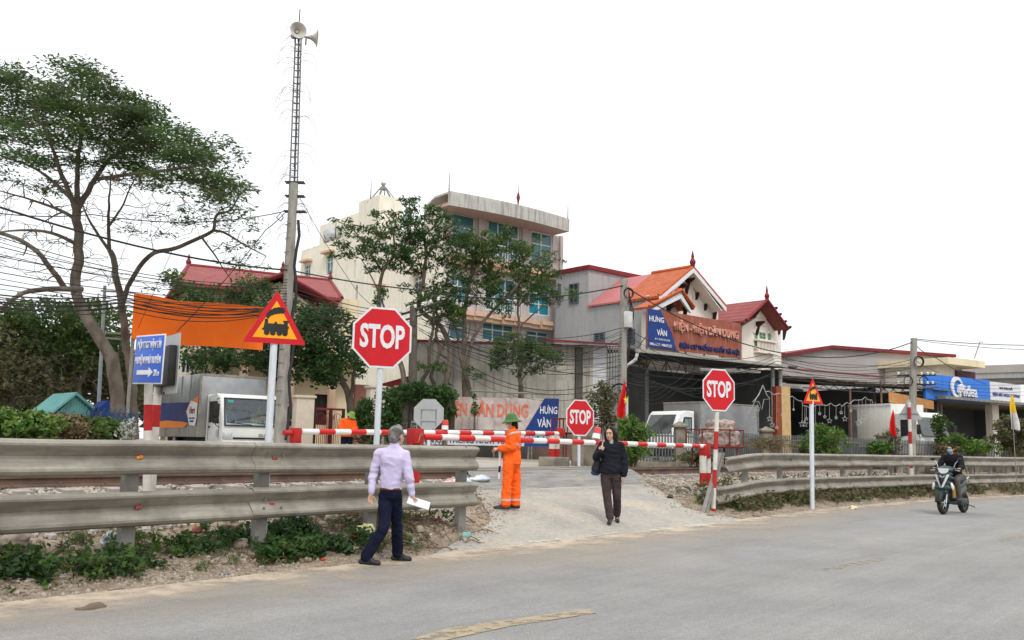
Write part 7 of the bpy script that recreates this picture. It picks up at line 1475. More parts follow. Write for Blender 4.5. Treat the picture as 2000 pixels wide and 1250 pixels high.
for k, (px, py, lf_, lab) in enumerate(((-40, 830, hl, 'bright green hedge bush cut by the left edge'), (15, 830, hl, 'bright green hedge bush at the left, first inside the view'), (62, 834, hl, 'bright green hedge bush next to the dry creeper'), (108, 842, hd_, 'dry brown creeper mound right of the bright hedge'), (145, 844, hd_, 'dry brown creeper mound under the teal shed'), (180, 846, hg, 'dusty green creeper clump left of the tree trunk'), (205, 846, dict(hl, m=lf_mid), 'green leafy clump directly beside the tree trunk'))):
    shrub('hedge_shrub', lab, px, py, 16.0+.35*k, 36, 25-1*max(0, k-3), 80, lf_, 60+k, group='shrubs of the hedge')
P = W(243, 830, 17.5); shrub('pale_shrub', 'whitish dusty shrub with rubbish caught in it beside the striped posts', 246, 838, 17.5, 14, 24, 16, dict(n=14, spread=.12, size=.035, m=mat('whitish_leaf', (.40, .41, .38), (.22, .24, .19), island=1)), 71)
vine = dict(n=30, spread=.22, size=.07, aspect=.6, m=lf_dark, droop=.4)
t = shrub('climbing_vine', 'dark creeper smothering the top of the grey bar gate', 830, 768, 28.5, 68, 12, 72, vine, 75, cat='creeper')
shrub('climbing_vine', 'dark creeper hanging down the left side of the grey bar gate', 764, 812, 28.4, 14, 44, 56, vine, 76, cat='creeper'); shrub('climbing_vine', 'thin strand of creeper hanging over the faded banner', 927, 790, 28.9, 5, 24, 9, dict(vine, n=16, spread=.12, size=.05), 77, cat='creeper')
shrub('climbing_vine', 'creeper trailing between the gate and the rusty brown panel', 868, 800, 28.6, 16, 22, 18, dict(vine, n=22), 79, cat='creeper')
F = FrP(750, 28.8, 888, 29.2); t = bthing(F, 'grey steel bar gate half hidden by creeper behind the dark utility pole', 'gate', 'gate'); L_ = F.L; b = MB()
for i in range(26): u = .3+i*(L_-.9)/26*.62; b.box(u, u+.05, 0, .04, 0, F.f(800, 757)[1], galv)
b.box(0, .08, -.02, .05, 0, F.f(752, 760)[1], galv2)
for z in (.1, 1.0, F.f(800, 757)[1]): b.box(.25, L_*.63, -.03, -.001, z, z+.05, galv)
b.build('bars', t, smooth=False); b = MB(); b.box(L_*.7, L_, .1, .14, 0, F.f(870, 772)[1], mat('rust_brown_panel', (.13, .07, .05), (.09, .055, .045), streak=(.2, .14, .1))); b.build('sheet_panel', t, smooth=False)
shrub('leafy_shrub', 'bright green drooping shrub beside the woman, in front of the picket fence', 1234, 858, 27, 26, 42, 110, dict(n=30, spread=.16, size=.085, aspect=.25, m=lf_lite, droop=.6), 80, z=.8)
shrub('leafy_shrub', 'dark drooping palm like shrub between the far pillar and the white sign post', 716, 812, 30, 20, 26, 50, dict(n=24, spread=.2, size=.15, aspect=.14, m=lf_dark, droop=.9), 81); shrub('leafy_shrub', 'yellowish green leafy plant under the far boom, right of the second keeper', 724, 850, 29.4, 24, 16, 40, dict(n=22, spread=.15, size=.10, aspect=.25, m=lf_dull), 82)
shrub('leafy_shrub', 'dusty tall plant growing over the fence between the low stop sign and the flag', 1180, 800, 28.6, 24, 52, 70, dict(n=22, spread=.2, size=.07, aspect=.4, m=lf_dull), 83)
shrub('leafy_shrub', 'yellow green shrub on the fence right of the train warning post', 1608, 862, 36, 32, 32, 80, dict(n=26, spread=.2, size=.08, aspect=.35, m=lf_lite), 84); shrub('leafy_shrub', 'small yellow green bush left of the train warning post', 1566, 873, 35.5, 16, 10, 26, dict(n=22, spread=.15, size=.07, m=lf_lite), 85)
shrub('leafy_shrub', 'low yellowish bush before the fence left of the red flag', 1718, 876, 38.5, 22, 9, 34, dict(n=24, spread=.18, size=.08, m=lf_lite), 86); shrub('leafy_shrub', 'spiky leaved potted plant under the folded red flag', 1745, 862, 38.6, 16, 22, 26, dict(n=18, spread=.2, size=.12, aspect=.16, m=lf_dull), 87)
shrub('climbing_vine', 'green vine climbing the corner post left of the blue signed shop', 1838, 850, 41.5, 10, 40, 50, dict(vine, m=lf_mid), 88, cat='creeper'); shrub('leafy_shrub', 'spiky pale green plant rising behind the scooter rider', 1866, 866, 41, 18, 14, 26, dict(n=20, spread=.22, size=.16, aspect=.12, m=lf_lite), 89)
shrub('leafy_shrub', 'broad yellow green bush right of the scooter rider', 1898, 873, 41, 34, 12, 50, dict(n=24, spread=.22, size=.09, m=lf_lite), 90); shrub('leafy_shrub', 'tall dull bush at the right edge behind the yellow and white flag', 1978, 850, 43, 30, 36, 80, dict(n=26, spread=.26, size=.1, m=lf_dull), 91)
shrub('leafy_shrub', 'reddish dry bush between the vine and the spiky plant behind the scooter', 1848, 878, 40.5, 16, 9, 24, dict(n=22, spread=.18, size=.08, m=lf_dry), 92); shrub('leafy_shrub', 'long dry grassy bush along the fence right of the red cart', 1500, 868, 31.5, 44, 10, 60, dict(n=24, spread=.2, size=.08, aspect=.12, m=lf_dry), 93)
shrub('leafy_shrub', 'low dark bush at the fence foot right of the fence pillar', 1360, 893, 28.5, 34, 8, 36, dict(n=22, spread=.14, size=.06, m=lf_dull), 94, z=.85)
# ---------------------------------------------------------------- weeds and ground cover (uncountable)
rs_ = random.Random(5)
def patch(name, boxes, n, spread, size, m, seed, label, aspect=.55, horiz=.45, h=.10, droop=0, thr=-.05):
    cs = []
    for (x0, x1, w0, w1, k) in boxes:
        for _ in range(k):
            x, w = rs_.uniform(x0, x1), rs_.uniform(w0, w1)+(curve_off(x0) if x0 > 17 else 0)
            if x > 17: w = rs_.uniform(w0, w1)+curve_off(x)
            if crossing(x, w) > .25: continue
            if nz(x, w*1.5, 1.1, seed+.5)+.35*nz(x, w, 4, seed) < thr: continue
            cs.append((x, w, gbump(x, w)+rs_.uniform(.0, h)))
    o = npmesh(name, leaves(cs, n, spread, size, .6, droop, aspect, seed, horiz), 4, m); return tag(o, label, kind='stuff')
patch('weeds', [(1.5, 4.3, 8.6, 9.9, 520), (4.4, 6.2, 8.5, 9.2, 130), (6.2, 8.1, 8.5, 9.3, 400), (8.6, 10.3, 8.6, 9.4, 60), (1, 6, 10.2, 12.0, 46), (6, 10, 11.0, 12.1, 16)], 15, .11, .036, lf_dark, 1, 'dark green broad leaved weeds under the left guardrail', h=.15, thr=.07)
patch('weeds', [(1.5, 5, 8.45, 9.8, 300), (6.4, 8.3, 8.5, 9.4, 200), (4.4, 6.8, 8.5, 9.6, 110)], 15, .10, .034, lf_mid, 2, 'lighter green weeds scattered in the verge under the left guardrail', h=.18)
patch('dry_grass', [(1, 9.8, 8.4, 11.0, 700), (17.5, 30, 8.5, 9.6, 260), (8, 10.4, 8.6, 10.2, 120), (17, 20, 9.2, 11, 80)], 12, .12, .06, lf_dry, 3, 'dry brown stalks and leaf litter along both verges', aspect=.09, horiz=.55, h=.06)
patch('weeds', [(18.5, 36, 8.55, 9.7, 480), (18.3, 23, 8.6, 9.5, 130), (24, 50, 8.5, 9.6, 340), (19, 34, 10.0, 11.2, 110)], 14, .16, .05, lf_dull, 4, 'dull straggling weeds behind the right guardrail', h=.30, thr=-.35)
patch('dry_vines', [(18.0, 50, 8.5, 9.7, 900)], 12, (.18, .18, .14), .10, lf_dry, 14, 'dry brown tangled stalks along the right guardrail', aspect=.05, horiz=.1, h=.30, thr=-.4)
patch('weeds', [(21, 24.5, 8.8, 9.4, 90), (30, 36, 8.7, 9.4, 70), (18.7, 19.8, 8.7, 9.2, 18)], 16, .12, .05, lf_dark, 6, 'fresh green weeds around the posts of the right guardrail', h=.2)
patch('grass_tufts', [(1, 10, 8.4, 11.5, 330), (17.5, 36, 8.5, 10.8, 300)], 26, (.07, .07, .10), .085, lf_dull, 8, 'upright straggly grass tufts in the verges', aspect=.055, horiz=-.6, h=.08, thr=-.1)
patch('grass_tufts', [(1, 10, 8.45, 9.6, 120), (17.5, 36, 8.5, 9.6, 160)], 24, (.06, .06, .09), .08, lf_mid, 9, 'fresh green grass tufts in the verges', aspect=.06, horiz=-.6, h=.08, thr=-.1)
lb = MATS.get('litter_bits') or mat('litter_bits', (.62, .58, .52), (.26, .17, .10), rough=.8, island=2, sc_=5, c3=(.30, .07, .05))
patch('litter_bits', [(1, 10, 8.35, 9.8, 150), (17.5, 30, 8.4, 9.6, 70)], 3, .10, .022, lb, 15, 'tiny scraps of paper, plastic and dead leaf strewn along the verges', aspect=.5, horiz=.7, h=.02, thr=-.4)
# rubble, soil lumps and litter specks
rub = mat('pale_rubble', (.42, .38, .33), (.20, .165, .13), rough=.95, island=2, sc_=.8, c3=(.27, .21, .16)); pts = []
for _ in range(2600):
    x = rs_.uniform(1, 11); w = 8.25+abs(rs_.gauss(0, .6))
    if crossing(x, w) > .4: continue
    pts.append((x, w, gbump(x, w)+.004))
for _ in range(900):
    x = rs_.uniform(16.5, 36); w = 8.2+abs(rs_.gauss(0, .7)); 
    if crossing(x, w) > .4: continue
    pts.append((x, w+curve_off(x), gbump(x, w+curve_off(x))+.004))
for _ in range(900):
    w = rs_.uniform(8.3, 11.5); x = (lf if rs_.random() < .5 else rf)(w)+rs_.gauss(0, .3); pts.append((x, w, max(gbump(x, w), lerp(w, RW, RZ) if crossing(x, w) > .5 else -9)+.006))
stones('rubble', pts, .008, .034, rub, 4, 'small stones and broken rubble scattered along the verges')
def ghit(px, py):
    r = ray(px, py); t_ = 5.0
    while t_ < 60:
        p = CAM+r*t_; g_ = gbump(p.x, p.y) if p.y > 8.0 else 0.0
        if p.z <= g_+.01: return p
        t_ += .02
    return p
big = [(447, 1022, .13, 'largest grey rock under the left guardrail'), (425, 1050, .09, 'pale rock left of the largest grey rock'), (345, 1020, .06, 'flat stone near the striped post'), (470, 1060, .08, 'slab of rubble at the foot of the second guardrail post'), (650, 1010, .10, 'brown rock just left of the walking man'), (385, 1030, .055, 'red brick fragment under the lower rail'), (300, 1080, .05, 'small stone beside the nearest post'), (30, 1060, .12, 'broken plaster lump at the left edge'), (600, 1088, .05, 'pale stone at the road edge left of the walking man'), (820, 1030, .07, 'stone on the dirt heap right of the walking man'), (1388, 1000, .08, 'stone by the leaning end post of the right guardrail'), (1478, 1000, .09, 'pale rock under the first right guardrail post')]
for k, (px, py, r, lab) in enumerate(big):
    p = ghit(px, py+8)
    vx = Vox(); vx.ell((0, 0, 0), (r*1.2, r*.8, r*.75)); vx.ell((r*.4, .1*r, r*.2), (r*.8, r*.6, r*.6)); o = vx.build('rock', rub if k != 5 else mat('brick_red', (.35, .13, .08), (.26, .1, .07)), None, max(.012, r*.12), 1, wr=r*.3, ws=9, wseed=k); o.location = (p.x, p.y, gbump(p.x, p.y)+r*.35); tag(o, lab, 'rock')
def lit(px, py, m, s, lab, name='litter', fl=.35, seed=0):
    p = ghit(px, py+4)
    vx = Vox(); vx.ell((0, 0, 0), (s, s*.6, s*fl)); vx.ell((s*.5, s*.2, s*.1), (s*.5, s*.5, s*fl)); o = vx.build(name, m, None, max(.01, s*.09), 1, wr=s*(.4 if fl > .2 else .12), ws=8, wseed=seed); g_ = gbump(p.x, p.y) if p.y > 8.2 else 0; o.location = (p.x, p.y, g_+s*fl*.6); tag(o, lab, 'litter'); return o
pst = mat('crumpled_plastic', (.55, .52, .30), (.42, .45, .2), rough=.5, sc_=14); 
lit(712, 1048, pst, .16, 'yellow green food packet with red print beside the walking man', 'food_packet', .6, 1); lit(692, 1050, mat('red_plastic', (.55, .05, .03), (.45, .04, .03), rough=.5), .05, 'red torn strip on the left of the food packet', 'plastic_scrap', .8, 2); lit(800, 1056, mat('teal_plastic', (.22, .40, .38), (.16, .32, .3), rough=.5), .08, 'pale teal wrapper on the slope right of the walking man', 'wrapper', .25, 3)
lit(572, 1016, mat('blue_plastic', (.16, .26, .45), (.12, .2, .36), rough=.5), .11, 'blue plastic bag under the lower rail right of the second post', 'plastic_bag', .6, 4); lit(596, 1052, MATS['blue_plastic'], .05, 'small blue plastic scrap among dark green weeds', 'plastic_scrap', .6, 5); lit(20, 1087, MATS['red_plastic'], .09, 'red and white scrap on the left edge of the verge', 'plastic_scrap', .4, 6)
lit(360, 1021, mat('golden_foil', (.6, .45, .2), (.65, .6, .5), rough=.4, sc_=20), .12, 'gold and white wrapper near the striped post', 'wrapper', .3, 7); lit(232, 1104, wsk, .06, 'white paper scrap at the foot of the first post', 'paper_scrap', .3, 8); lit(120, 1122, wsk, .05, 'small white scrap on the road edge at the left', 'paper_scrap', .3, 9); lit(630, 1089, MATS['red_plastic'], .035, 'tiny red scrap at the road edge left of the walking man', 'plastic_scrap', .5, 10)
lit(910, 1044, MATS['teal_plastic'], .09, 'teal plastic rag at the end of the left guardrail', 'rag', .4, 11); lit(1667, 990, MATS['golden_foil'], .12, 'yellow and white rubbish under the right guardrail', 'wrapper', .4, 12); lit(1309, 970, shoeb, .09, 'small black object on the dirt right of the crossing', 'rag', .5, 13); lit(178, 1183, mat('dried_husk', (.16, .12, .08), (.1, .08, .06), rough=.9), .13, 'flattened dry brown husk lying on the road', 'husk', .10, 14); lit(438, 1116, mat('grey_scrap', (.2, .2, .21), (.15, .15, .16)), .07, 'grey flat scrap at the road edge', 'paper_scrap', .15, 15)
lit(220, 1065, wsk, .12, 'white plastic bag caught behind the first guardrail post', 'plastic_bag', .8, 16)
# dry tangled roots on the spoil heap
t = thing('root_tangle', 'tangle of dry roots and vines on the dirt heap right of the walking man', 'roots', (8.9, 9.2, gbump(8.9, 9.2))); b = MB(); rt_ = mat('dry_root', (.20, .14, .09), (.13, .09, .06), rough=.95)
for k in range(120):
    x, w = rs_.gauss(0, .75), rs_.gauss(-.05, .28); a = rs_.uniform(0, 6.28); L_ = rs_.uniform(.2, .6); P = []
    for j in range(6): f = j/5; xx = x+math.cos(a+f*1.5)*L_*f; yy = w+math.sin(a+f*1.5)*L_*f*.6; P.append((xx, yy, gbump(8.9+xx, 9.2+yy)-gbump(8.9, 9.2)+.01+.10*math.sin(f*3.1)*rs_.uniform(.2, 1)))
    b.tube(P, rs_.uniform(.003, .009), rt_, 5)
b.build('roots', t)
# ================================================================ POLES, MAST, FLAGS, CABLES
cpole = mat('weathered_pole_concrete', (.36, .345, .31), (.25, .24, .215), rough=.95, sc_=3, stretch=(3, 3, .6), bump=.2, c3=(.16, .15, .135), s3=2, f3=.5, grain=[(25, .08)]); dpole = mat('dark_mossy_pole', (.13, .115, .095), (.075, .07, .06), rough=.95, sc_=6, stretch=(4, 4, .8), bump=.5, bs=30); cab = mat('black_cable', (.022, .022, .024), (.035, .035, .035), rough=.6); dst = mat('dark_steel', (.07, .07, .075), (.05, .05, .05), rough=.6)
def pole(px0, py0, px1, py1, d, r0, r1, m, label, name='utility_pole', rz=0):
    A, B = W(px0, py0, d), W(px1, py1, d); z0 = gz(A.x, A.y)-.3; k = (z0-A.z)/(B.z-A.z); A = A.lerp(B, k); t = thing(name, label, 'utility pole', tuple(A), 0); b = MB(); b.tube([(0, 0, 0), tuple(B-A)], [r0, r1], m, 14); b.build('pole', t); return t, A, B
# mast
t, A, Bm = pole(548, 830, 574, 358, 25, .17, .115, cpole, 'tall mast of a concrete pole topped by a thin steel lattice, carrying loudspeakers', 'loudspeaker_mast')
T = W(583, 62, 25.4); C0 = W(572, 400, 25); rel = lambda p: p-A; mst = mat('mast_steel', (.20, .20, .21), (.14, .14, .145), rough=.6)
b = MB(); sx = rt*.11; fwd_ = fh*.10
for s_ in (-1, 1): b.tube([rel(C0)+sx*s_, rel(T)+sx*.75*s_], .022, mst, 6)
b.tube([rel(C0)+fwd_, rel(T)+fwd_*.8], .028, mst, 6)
n = 26
for i in range(n): p = rel(C0).lerp(rel(T), i/n); b.tube([p-sx*.95, p+sx*.95], .012, mst, 5); b.tube([p-sx*.95, p+fwd_*.9], .010, mst, 5); b.tube([p+sx*.95, p+fwd_*.9], .010, mst, 5)
b.build('lattice', t)
b = MB()
for py, w_ in ((412, .34), (382, .3), (355, .3)): p = rel(W(573, py, 25)); b.tube([p-rt*w_*.8, p+rt*w_], .025, dst, 6); b.tube([p-rt*w_*.8+fh*.15, p+rt*w_+fh*.15], .025, dst, 6)
b.build('clamp_bar', t)
b = MB()
for k in range(14): py = 440+k*27; p = rel(W(571.5-k*1.5, py, 25)); b.tube([p-fh*.19-rt*.0, p-rt*.16-fh*.1, p-rt*.19, p-rt*.1+fh*.15], .008, dst, 4)
p0, p1 = rel(W(581, 430, 24.8)), rel(W(560, 860, 24.8)); b.tube([p0.lerp(p1, i/14)+rt*(.05*math.sin(i*1.7)+.02) for i in range(15)], .04, cab, 6)
b.build('strapped_cable', t)
b = MB(); b.tube([rel(T)+Vector((0, 0, -.3)), rel(W(586, 18, 25.4))], .016, dst, 6); b.build('top_rod', t)
spk = mat('dusty_cream_horn', (.50, .48, .43), (.40, .385, .35), rough=.6, sc_=6)
def horn(px, py, d, fx, fy, lab, s=1):
    t = thing('loudspeaker', lab, 'loudspeaker', tuple(W(px, py, d))); f = (rt*fx+fh*fy+up*-.05).normalized(); M = f.to_track_quat('Z', 'Y').to_matrix().to_4x4(); b = MB()
    b.lathe([(.02, -.12), (.04, 0), (.06, .12), (.10, .20), (.17, .27), (.235, .31), (.24, .325), (.22, .318), (.15, .26), (.08, .19), (.04, .1)], spk, 24, M=Matrix.Scale(s, 4) @ M); b.build('horn', t)
    b = MB(); b.lathe([(0, -.26), (.08, -.25), (.085, -.12), (.05, -.08)], spk, 16, M=Matrix.Scale(s, 4) @ M); b.build('driver_unit', t); b = MB(); b.lathe([(0, .2), (.05, .18), (.05, .08)], spk, 12, M=Matrix.Scale(s, 4) @ M); b.build('horn_core', t)
    b = MB(); b.tube([(0, 0, -.05), (0, 0, -.25)], .02, dst, 6); b.build('bracket', t); return t
horn(577, 66, 25.2, .45, -.85, 'loudspeaker horn facing the camera on top of the tall mast', 1.0); horn(598, 72, 25.4, 1, .15, 'loudspeaker horn seen from the side, pointing right on the tall mast', 1.0)
vn = mat('dry_creeper_stem', (.25, .22, .20), (.17, .15, .13), rough=.9)
t = thing('dry_creeper', 'wispy dry creeper strands trailing from the tall mast', 'creeper', tuple(A)); b = MB(); rs_ = random.Random(12)
for k in range(56):
    py = rs_.choice([rs_.uniform(50, 240), rs_.uniform(280, 460)]); px = 583-(py-60)*.035; p = rel(W(px, py, 25.2)); s_ = rs_.choice((-1, 1)); L_ = rs_.uniform(.3, 1.1); P = []
    for j in range(8): f = j/7; P.append(p+rt*(s_*L_*f*(1-.25*f))+fh*rs_.uniform(-.05, .05)+up*(.22*L_*math.sin(f*2.2)-1.1*L_*f**2.4*rs_.uniform(.8, 1.1)))
    b.tube(P, [.0085-.0008*j for j in range(8)], vn, 4, cap=False)
for k in range(16): py = 80+k*50/1.3; P = [rel(W(584-(py-60)*.035+rs_.uniform(-3, 3), py+j*14, 25.1)) for j in range(6)]; b.tube(P, .010, dst, 4, cap=False)
b.build('strands', t)
# ordinary poles
def insul(t, P, A, n=1):
    b = MB(); b.lathe([(.03, 0), (.05, .02), (.03, .05), (.055, .07), (.03, .1), (0, .12)], winf, 10, tuple(P-A)); b.build('insulator', t)
def coil(t, c, r, n=3, tilt=.3):
    b = MB()
    for k in range(n): P = [c+rt*(math.cos(a)*r*(1+.08*k))+up*(math.sin(a)*r*(1.15+.05*k))+fh*(-.18-.02*k) for a in [2*math.pi*j/18 for j in range(19)]]; b.tube(P, .014, cab, 5, cap=False)
    return b.build('cable_coil', t)
t1, A1, B1 = pole(804, 870, 808, 598, 29, .16, .12, dpole, 'dark mossy utility pole behind the walking man, with an insulator crossarm', 'utility_pole')
b = MB(); q0, q1 = W(760, 622, 29.3)-A1, W(860, 590, 28.6)-A1; b.tube([q0, q1], .04, dst, 6); b.tube([W(770, 632, 29.3)-A1, W(850, 606, 28.6)-A1], .035, dst, 6); b.build('crossarm', t1)
for k in range(7): insul(t1, W(766+15*k, 616-4.8*k, 29.2-.1*k), A1)
b = MB(); p = W(808, 836, 28.8)-A1; b.add([p+rt*x+up*z for x, z in ((-.09, -.22), (.11, -.22), (.11, .22), (-.09, .22))], [(0, 1, 2, 3)], whp); b.add([p+rt*x+up*z+fh*.004 for x, z in ((-.09, -.22), (.11, -.22), (.11, .22), (-.09, .22))], [(3, 2, 1, 0)], whp); b.build('number_plate', t1, smooth=False)
text('059', blk, .32, .15, t1, tuple(p-fh*.01), (0, R(-88), yaw(808)), bold=.02)
t2, A2, B2 = pole(1214, 880, 1219, 545, 29.5, .15, .115, cpole, 'pale concrete utility pole left of the brown shop sign, with a meter box', 'utility_pole'); P = W(1227, 623, 29.3)-A2
b = MB(); b.bbox(P.x-.12, P.x+.12, P.y-.1, P.y+.1, P.z-.28, P.z+.24, MATS['white_pvc_pipe'], .02); b.build('meter_box', t2); coil(t2, W(1226, 575, 29.4)-A2, .13, 4); coil(t2, W(1208, 768, 29.4)-A2, .24, 3); coil(t2, W(1226, 620, 29.6)-A2, .15, 2)
b = MB(); q = W(1219, 560, 29.4)-A2; 
for k in range(5): b.tube([q+up*(-.1*k)+rt*.14, q+up*(-.1*k-.4)+rt*(.2+.03*k), q+up*(-1.6-.2*k)+rt*(.14)], .014, cab, 5, cap=False)
b.tube([W(1224, 760, 29.3)-A2, W(1224, 900, 29.3)-A2], .05, MATS['white_pvc_pipe'], 8); b.build('riser_cable', t2)
t3, A3, B3 = pole(1781, 880, 1785, 661, 38, .17, .13, cpole, 'concrete utility pole with two crossarms left of the bright blue sign', 'utility_pole')
for py in (734, 752):
    b = MB(); b.tube([W(1752, py, 38.6)-A3, W(1828, py-2, 37.4)-A3], .045, dst, 6); b.build('crossarm', t3)
    for px in (1755, 1770, 1800, 1812, 1822): insul(t3, W(px, py-2, 38.5-(px-1752)*.016), A3)
coil(t3, W(1790, 707, 38)-A3, .17, 4); coil(t3, W(1770, 745, 38)-A3, .17, 2); coil(t3, W(1800, 745, 38)-A3, .17, 2)
t4, A4, B4 = pole(190, 840, 205, 558, 25.5, .055, .045, mat('galvanised_tube', (.33, .37, .38), (.27, .3, .31), rough=.5, metal=.3), 'slim grey steel tube pole in front of the tree trunks at the left', 'steel_pole')
b = MB(); b.tube([W(200, 650, 25.5)-A4, W(250, 652, 24.8)-A4], .03, galv2, 6); b.tube([W(200, 660, 25.5)-A4, W(250, 663, 24.8)-A4], .03, galv2, 6); b.tube([W(198, 568, 25.5)-A4, W(262, 572, 24.8)-A4], .03, galv2, 6); b.build('side_arm', t4)
for lab, px0, py0, px1, py1, d in (('thin aerial rod standing on the white shop roofs at the right', 1903, 700, 1914, 668, 56),):
    b = MB(); a_, c_ = W(px0, py0, d), W(px1, py1, d); b.tube([a_, c_, c_+rt*.2], .03, galv, 5); tag(b.build('aerial', None), lab, 'aerial')
# cables
ncab = [0]
def cable(pts, r=.012, sag=.0, label='thin black overhead cable', group=None, jit=0, m=None):
    """pts: (px, py, d) supports; parabolic sag between supports (metres)"""
    P = [W(*p) for p in pts]; out = []
    for i in range(len(P)-1):
        n = 14; sg = sag if not isinstance(sag, (list, tuple)) else sag[i]
        for j in range(n+(1 if i == len(P)-2 else 0)): f = j/n; out.append(P[i].lerp(P[i+1], f)-up*(4*sg*f*(1-f)))
    b = MB(); b.tube(out, r*.8, m or cab, 5, cap=False); o = b.build('overhead_cable', None); ncab[0] += 1; return tag(o, label, 'cable', group)
cable([(-60, 385, 17), (567, 528, 25)], .03, .25, 'thickest black cable sweeping down past the great tree to the mast')
cable([(567, 528, 25), (812, 566, 29), (1217, 558, 29.4)], .026, [.05, .35], 'thick black cable from the mast across the cream block to the pale pole')
cable([(1221, 560, 29.4), (1783, 668, 38)], .026, 1.35, 'thick black cable sagging from the pale pole over the brown shop sign')
cable([(1787, 662, 38), (2080, 674, 40)], .02, .1, 'upper of the two thin cables running right from the last pole'); cable([(1787, 664, 38), (2080, 684, 40)], .014, .12, 'lower of the two thin cables running right from the last pole')
cable([(1787, 672, 38), (1822, 695, 41), (1925, 750, 47)], .022, .1, 'cable dropping from the last pole to the blue sign'); cable([(1790, 705, 38), (1835, 728, 46)], .016, .05, 'short cable from the last pole to the left end of the blue sign')
cable([(-60, 408, 20), (180, 419, 21), (560, 412, 25)], .016, [.1, .25], 'cable running level through the great tree to the mast clamp'); cable([(556, 416, 25), (520, 448, 24.6), (345, 648, 23)], .016, [.03, .1], 'cable slanting down from the mast clamp across the orange billboard')
cable([(585, 385, 25), (700, 572, 28), (760, 612, 29)], .010, .1, 'stay wire slanting right from the mast in front of the cream block'); cable([(340, 480, 23), (270, 640, 23.3)], .008, 0, 'thin stay wire slanting left above the orange billboard'); cable([(550, 418, 25), (553, 425, 24.9), (548, 432, 24.8), (540, 425, 24.7), (548, 416, 24.9)], .014, 0, 'small loop of cable at the mast clamp')
gB = 'thin cables bundled left of the mast'; LB = 'thin black cable among the dense bundle crossing the orange billboard'
for k in range(8): y0 = 570+k*4.6; cable([(-60, y0-2, 16.5), (250, 578+k*3.6+rs_.uniform(-4, 4), 21), (500, 600+k*2.2+rs_.uniform(-6, 6), 24), (560, 590+k*5, 24.9)], .0135 if k % 3 else .019, [.12, .10+.03*(k % 4), .04], LB, gB)
gC = 'thin cables fanning out left of the mast'; LC = 'thin black cable fanning from the left edge towards the mast above the billboard'
for k in range(10): cable([(-60, 440+k*13+rs_.uniform(-3, 3), 17), (562, 552+k*5.5, 24.9)], .009 if k % 2 else .012, rs_.uniform(.15, .4), LC, gC)
gD = 'cables between the mast and the dark pole'; LD = 'thin black cable sagging from the mast to the crossarm of the dark pole'
for k in range(13): cable([(563, 560+k*6.5, 24.9), (790+rs_.uniform(-20, 30), 612+k*4.0, 28.9)], .010 if k % 3 else .016, rs_.uniform(.05, .35), LD, gD)
gE = 'cables between the dark pole and the pale pole'; LE = 'thin black cable sagging across the stained wall between the dark and pale poles'
for k in range(20): cable([(812+rs_.uniform(0, 30), 606+k*3.2, 28.9), (1216, 640+k*6.0, 29.4)], .009 if k % 3 else .014, rs_.uniform(.15, 1.1), LE, gE)
gF = 'cables between the pale pole and the last pole'; LF = 'thin black cable sagging in front of the workshop and hall between the two right poles'
for k in range(10): cable([(1221, 640+k*12, 29.4), (1510+rs_.uniform(-10, 10), 690+k*5, 34), (1781, 702+k*5.6, 38)], .010 if k % 3 else .015, [rs_.uniform(.2, .8), rs_.uniform(.1, .6)], LF, gF)
gG = 'cables right of the last pole'
for k in range(4): cable([(1786, 735+k*6, 38), (2060, 742+k*8, 41)], .010, .3, 'thin black cable running right from the crossarms past the blue sign', gG)
gH = 'looped slack cables in the workshop mouth'
for k in range(7): cable([(1224, 735+k*5, 29.6), (1270+k*9, 742+k*3, 31), (1340+k*14, 728+k*6, 33)], .008, [.15+.05*k, .3], 'slack looping cable hanging in front of the dark workshop mouth', gH)
# flags
def flag(px, py0, py1, d, w, m, label, polex0, polep1, star=False, m2=None, fold=1.0, seed=0, dx=0):
    T = W(px, py0, d); Bt = W(px+dx, py1, d); h = (T-Bt).length; t = thing('flag', label, 'flag', tuple(Bt)); b = MB(); n, k_ = 12, 12; v = []
    for j in range(k_+1):
        f = j/k_; wd2 = w*(.12+.88*f**.8)*(1-.25*max(0, f-.8)*5)
        for i in range(n+1): g = i/n; v.append(tuple((T-Bt)*(1-f)+rt*(wd2*(g-.5)+.03*math.sin(f*5+seed))+fh*(.10*w/.35*math.sin(g*9+f*3+seed)*fold*f)+up*(-.07*w*math.sin(g*7+seed)*f)))
    fs = [(j*(n+1)+i, j*(n+1)+i+1, (j+1)*(n+1)+i+1, (j+1)*(n+1)+i) for j in range(k_) for i in range(n)]
    kk = [i for i in range(len(fs))]; b.add(v, fs[:len(fs)//2+(0 if m2 else len(fs))], m)
    if m2: b.add(v, fs[len(fs)//2:], m2)
    b.build('cloth', t, ang=80)
    if star: b = MB(); c = (T-Bt)*.5+rt*.08-fh*.14*w/.35; pts = [c+rt*(r_*math.sin(a)*.62)+up*(r_*math.cos(a)*1.25) for r_, a in [((.115 if q % 2 == 0 else .045), math.pi*q/5) for q in range(10)]]; b.slab(pts, tuple(fh*.01), mat('star_yellow', (.8, .55, .03), (.75, .5, .03))); b.build('star', t, smooth=False)
    b = MB(); q0 = W(polex0[0], polex0[1], d+.05)-Bt; q1 = W(polep1[0], polep1[1], d+.05)-Bt; b.tube([q0, q1], .014, galv2 if d > 25 else bark, 6); b.build('staff', t); return t
fr_ = mat('flag_red', (.60, .012, .010), (.48, .01, .01), rough=.7); flag(1218, 745, 818, 28, .30, fr_, 'limp red flag with a yellow star hanging by the pale utility pole', (1220, 742), (1222, 860), star=True, dx=-4, seed=1)
flag(1743, 803, 852, 36, .34, fr_, 'folded plain red flag hanging in front of the white lorry', (1744, 800), (1746, 880), seed=2, dx=2)
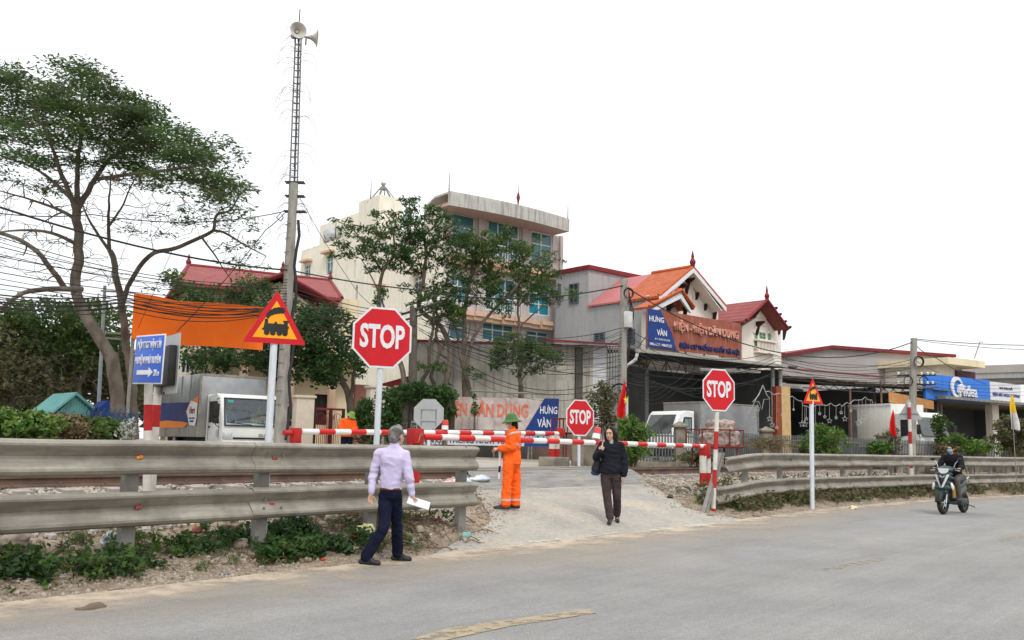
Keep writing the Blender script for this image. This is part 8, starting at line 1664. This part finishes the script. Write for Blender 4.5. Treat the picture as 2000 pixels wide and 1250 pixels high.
flag(1977, 772, 840, 29.5, .42, mat('flag_yellow', (.75, .50, .03), (.65, .43, .03), rough=.7), 'limp yellow and white flag on a thin staff at the right edge', (1975, 770), (1986, 948), m2=mat('flag_white', (.66, .64, .64), (.56, .54, .55), rough=.8), seed=3, dx=7)
# string of star lights
stl_ = mat('silver_star_tube', (.50, .50, .48), (.4, .4, .39), rough=.4)
t = thing('star_light_string', 'string of hanging silver star lights drooping across the dark shop bay', 'light string', tuple(W(1540, 775, 35))); O = t.location; b = MB(); key = [(1496, 765), (1530, 772), (1562, 782), (1575, 795), (1615, 790), (1640, 792), (1660, 786), (1690, 778), (1705, 785)]; dd = 35.5
P = [W(x, y, dd+(x-1490)*.012)-O for x, y in key]; P = smooth_path(P, 4); b.tube([p+up*(.06*math.sin(i*2.3)) for i, p in enumerate(P)], .012, stl_, 5); b.build('wire', t)
hang = [(1508, 830, 5), (1517, 835, 3), (1538, 826, 5), (1550, 800, 2), (1567, 828, 6), (1572, 828, 6), (1575, 818, 3), (1586, 812, 3), (1593, 834, 6), (1601, 808, 3), (1611, 814, 3), (1620, 822, 5), (1633, 816, 3), (1643, 806, 3), (1650, 818, 5), (1662, 802, 3), (1677, 826, 6), (1684, 822, 6), (1691, 814, 5), (1700, 808, 3), (1710, 816, 5), (1528, 810, 3)]
for px, py, s_ in hang:
    d_ = dd+(px-1490)*.012; c = W(px, py, d_)-O; r_ = s_*1.15*d_/F_PX; b = MB(); S_ = [c+rt*((r_ if q % 2 == 0 else r_*.42)*math.sin(math.pi*q/5))+up*((r_ if q % 2 == 0 else r_*.42)*math.cos(math.pi*q/5)) for q in range(11)]; b.tube(S_, .011 if s_ > 4 else .014, stl_, 5, cap=False)
    yt = np.interp(px, [k[0] for k in key], [k[1] for k in key]); b.tube([c+up*r_, W(px, float(yt), d_)-O], .006, stl_, 4); b.build('star_pendant', t)
t = thing('star_ornament', 'large wire star ornament hanging at the right end of the workshop mouth', 'ornament', tuple(W(1488, 780, 35))); O = t.location; b = MB()
for q in ([(1490, 752), (1482, 772), (1470, 785), (1482, 784), (1488, 800), (1492, 780), (1503, 780), (1496, 768), (1490, 752)], [(1489, 756), (1462, 808)]): b.tube([W(x, y, 35)-O for x, y in q], .014, stl_, 5)
b.build('wire_star', t)
for px, y0, y1 in ((1480, 785, 798), (1474, 800, 818), (1503, 775, 818)): c = W(px, y1, 35)-O; b = MB(); r_ = .11; b.tube([c+rt*((r_ if q % 2 == 0 else r_*.42)*math.sin(math.pi*q/5))+up*((r_ if q % 2 == 0 else r_*.42)*math.cos(math.pi*q/5)) for q in range(11)], .012, stl_, 5, cap=False); b.tube([c+up*r_, W(px, y0, 35)-O], .006, stl_, 4); b.build('star_pendant', t)
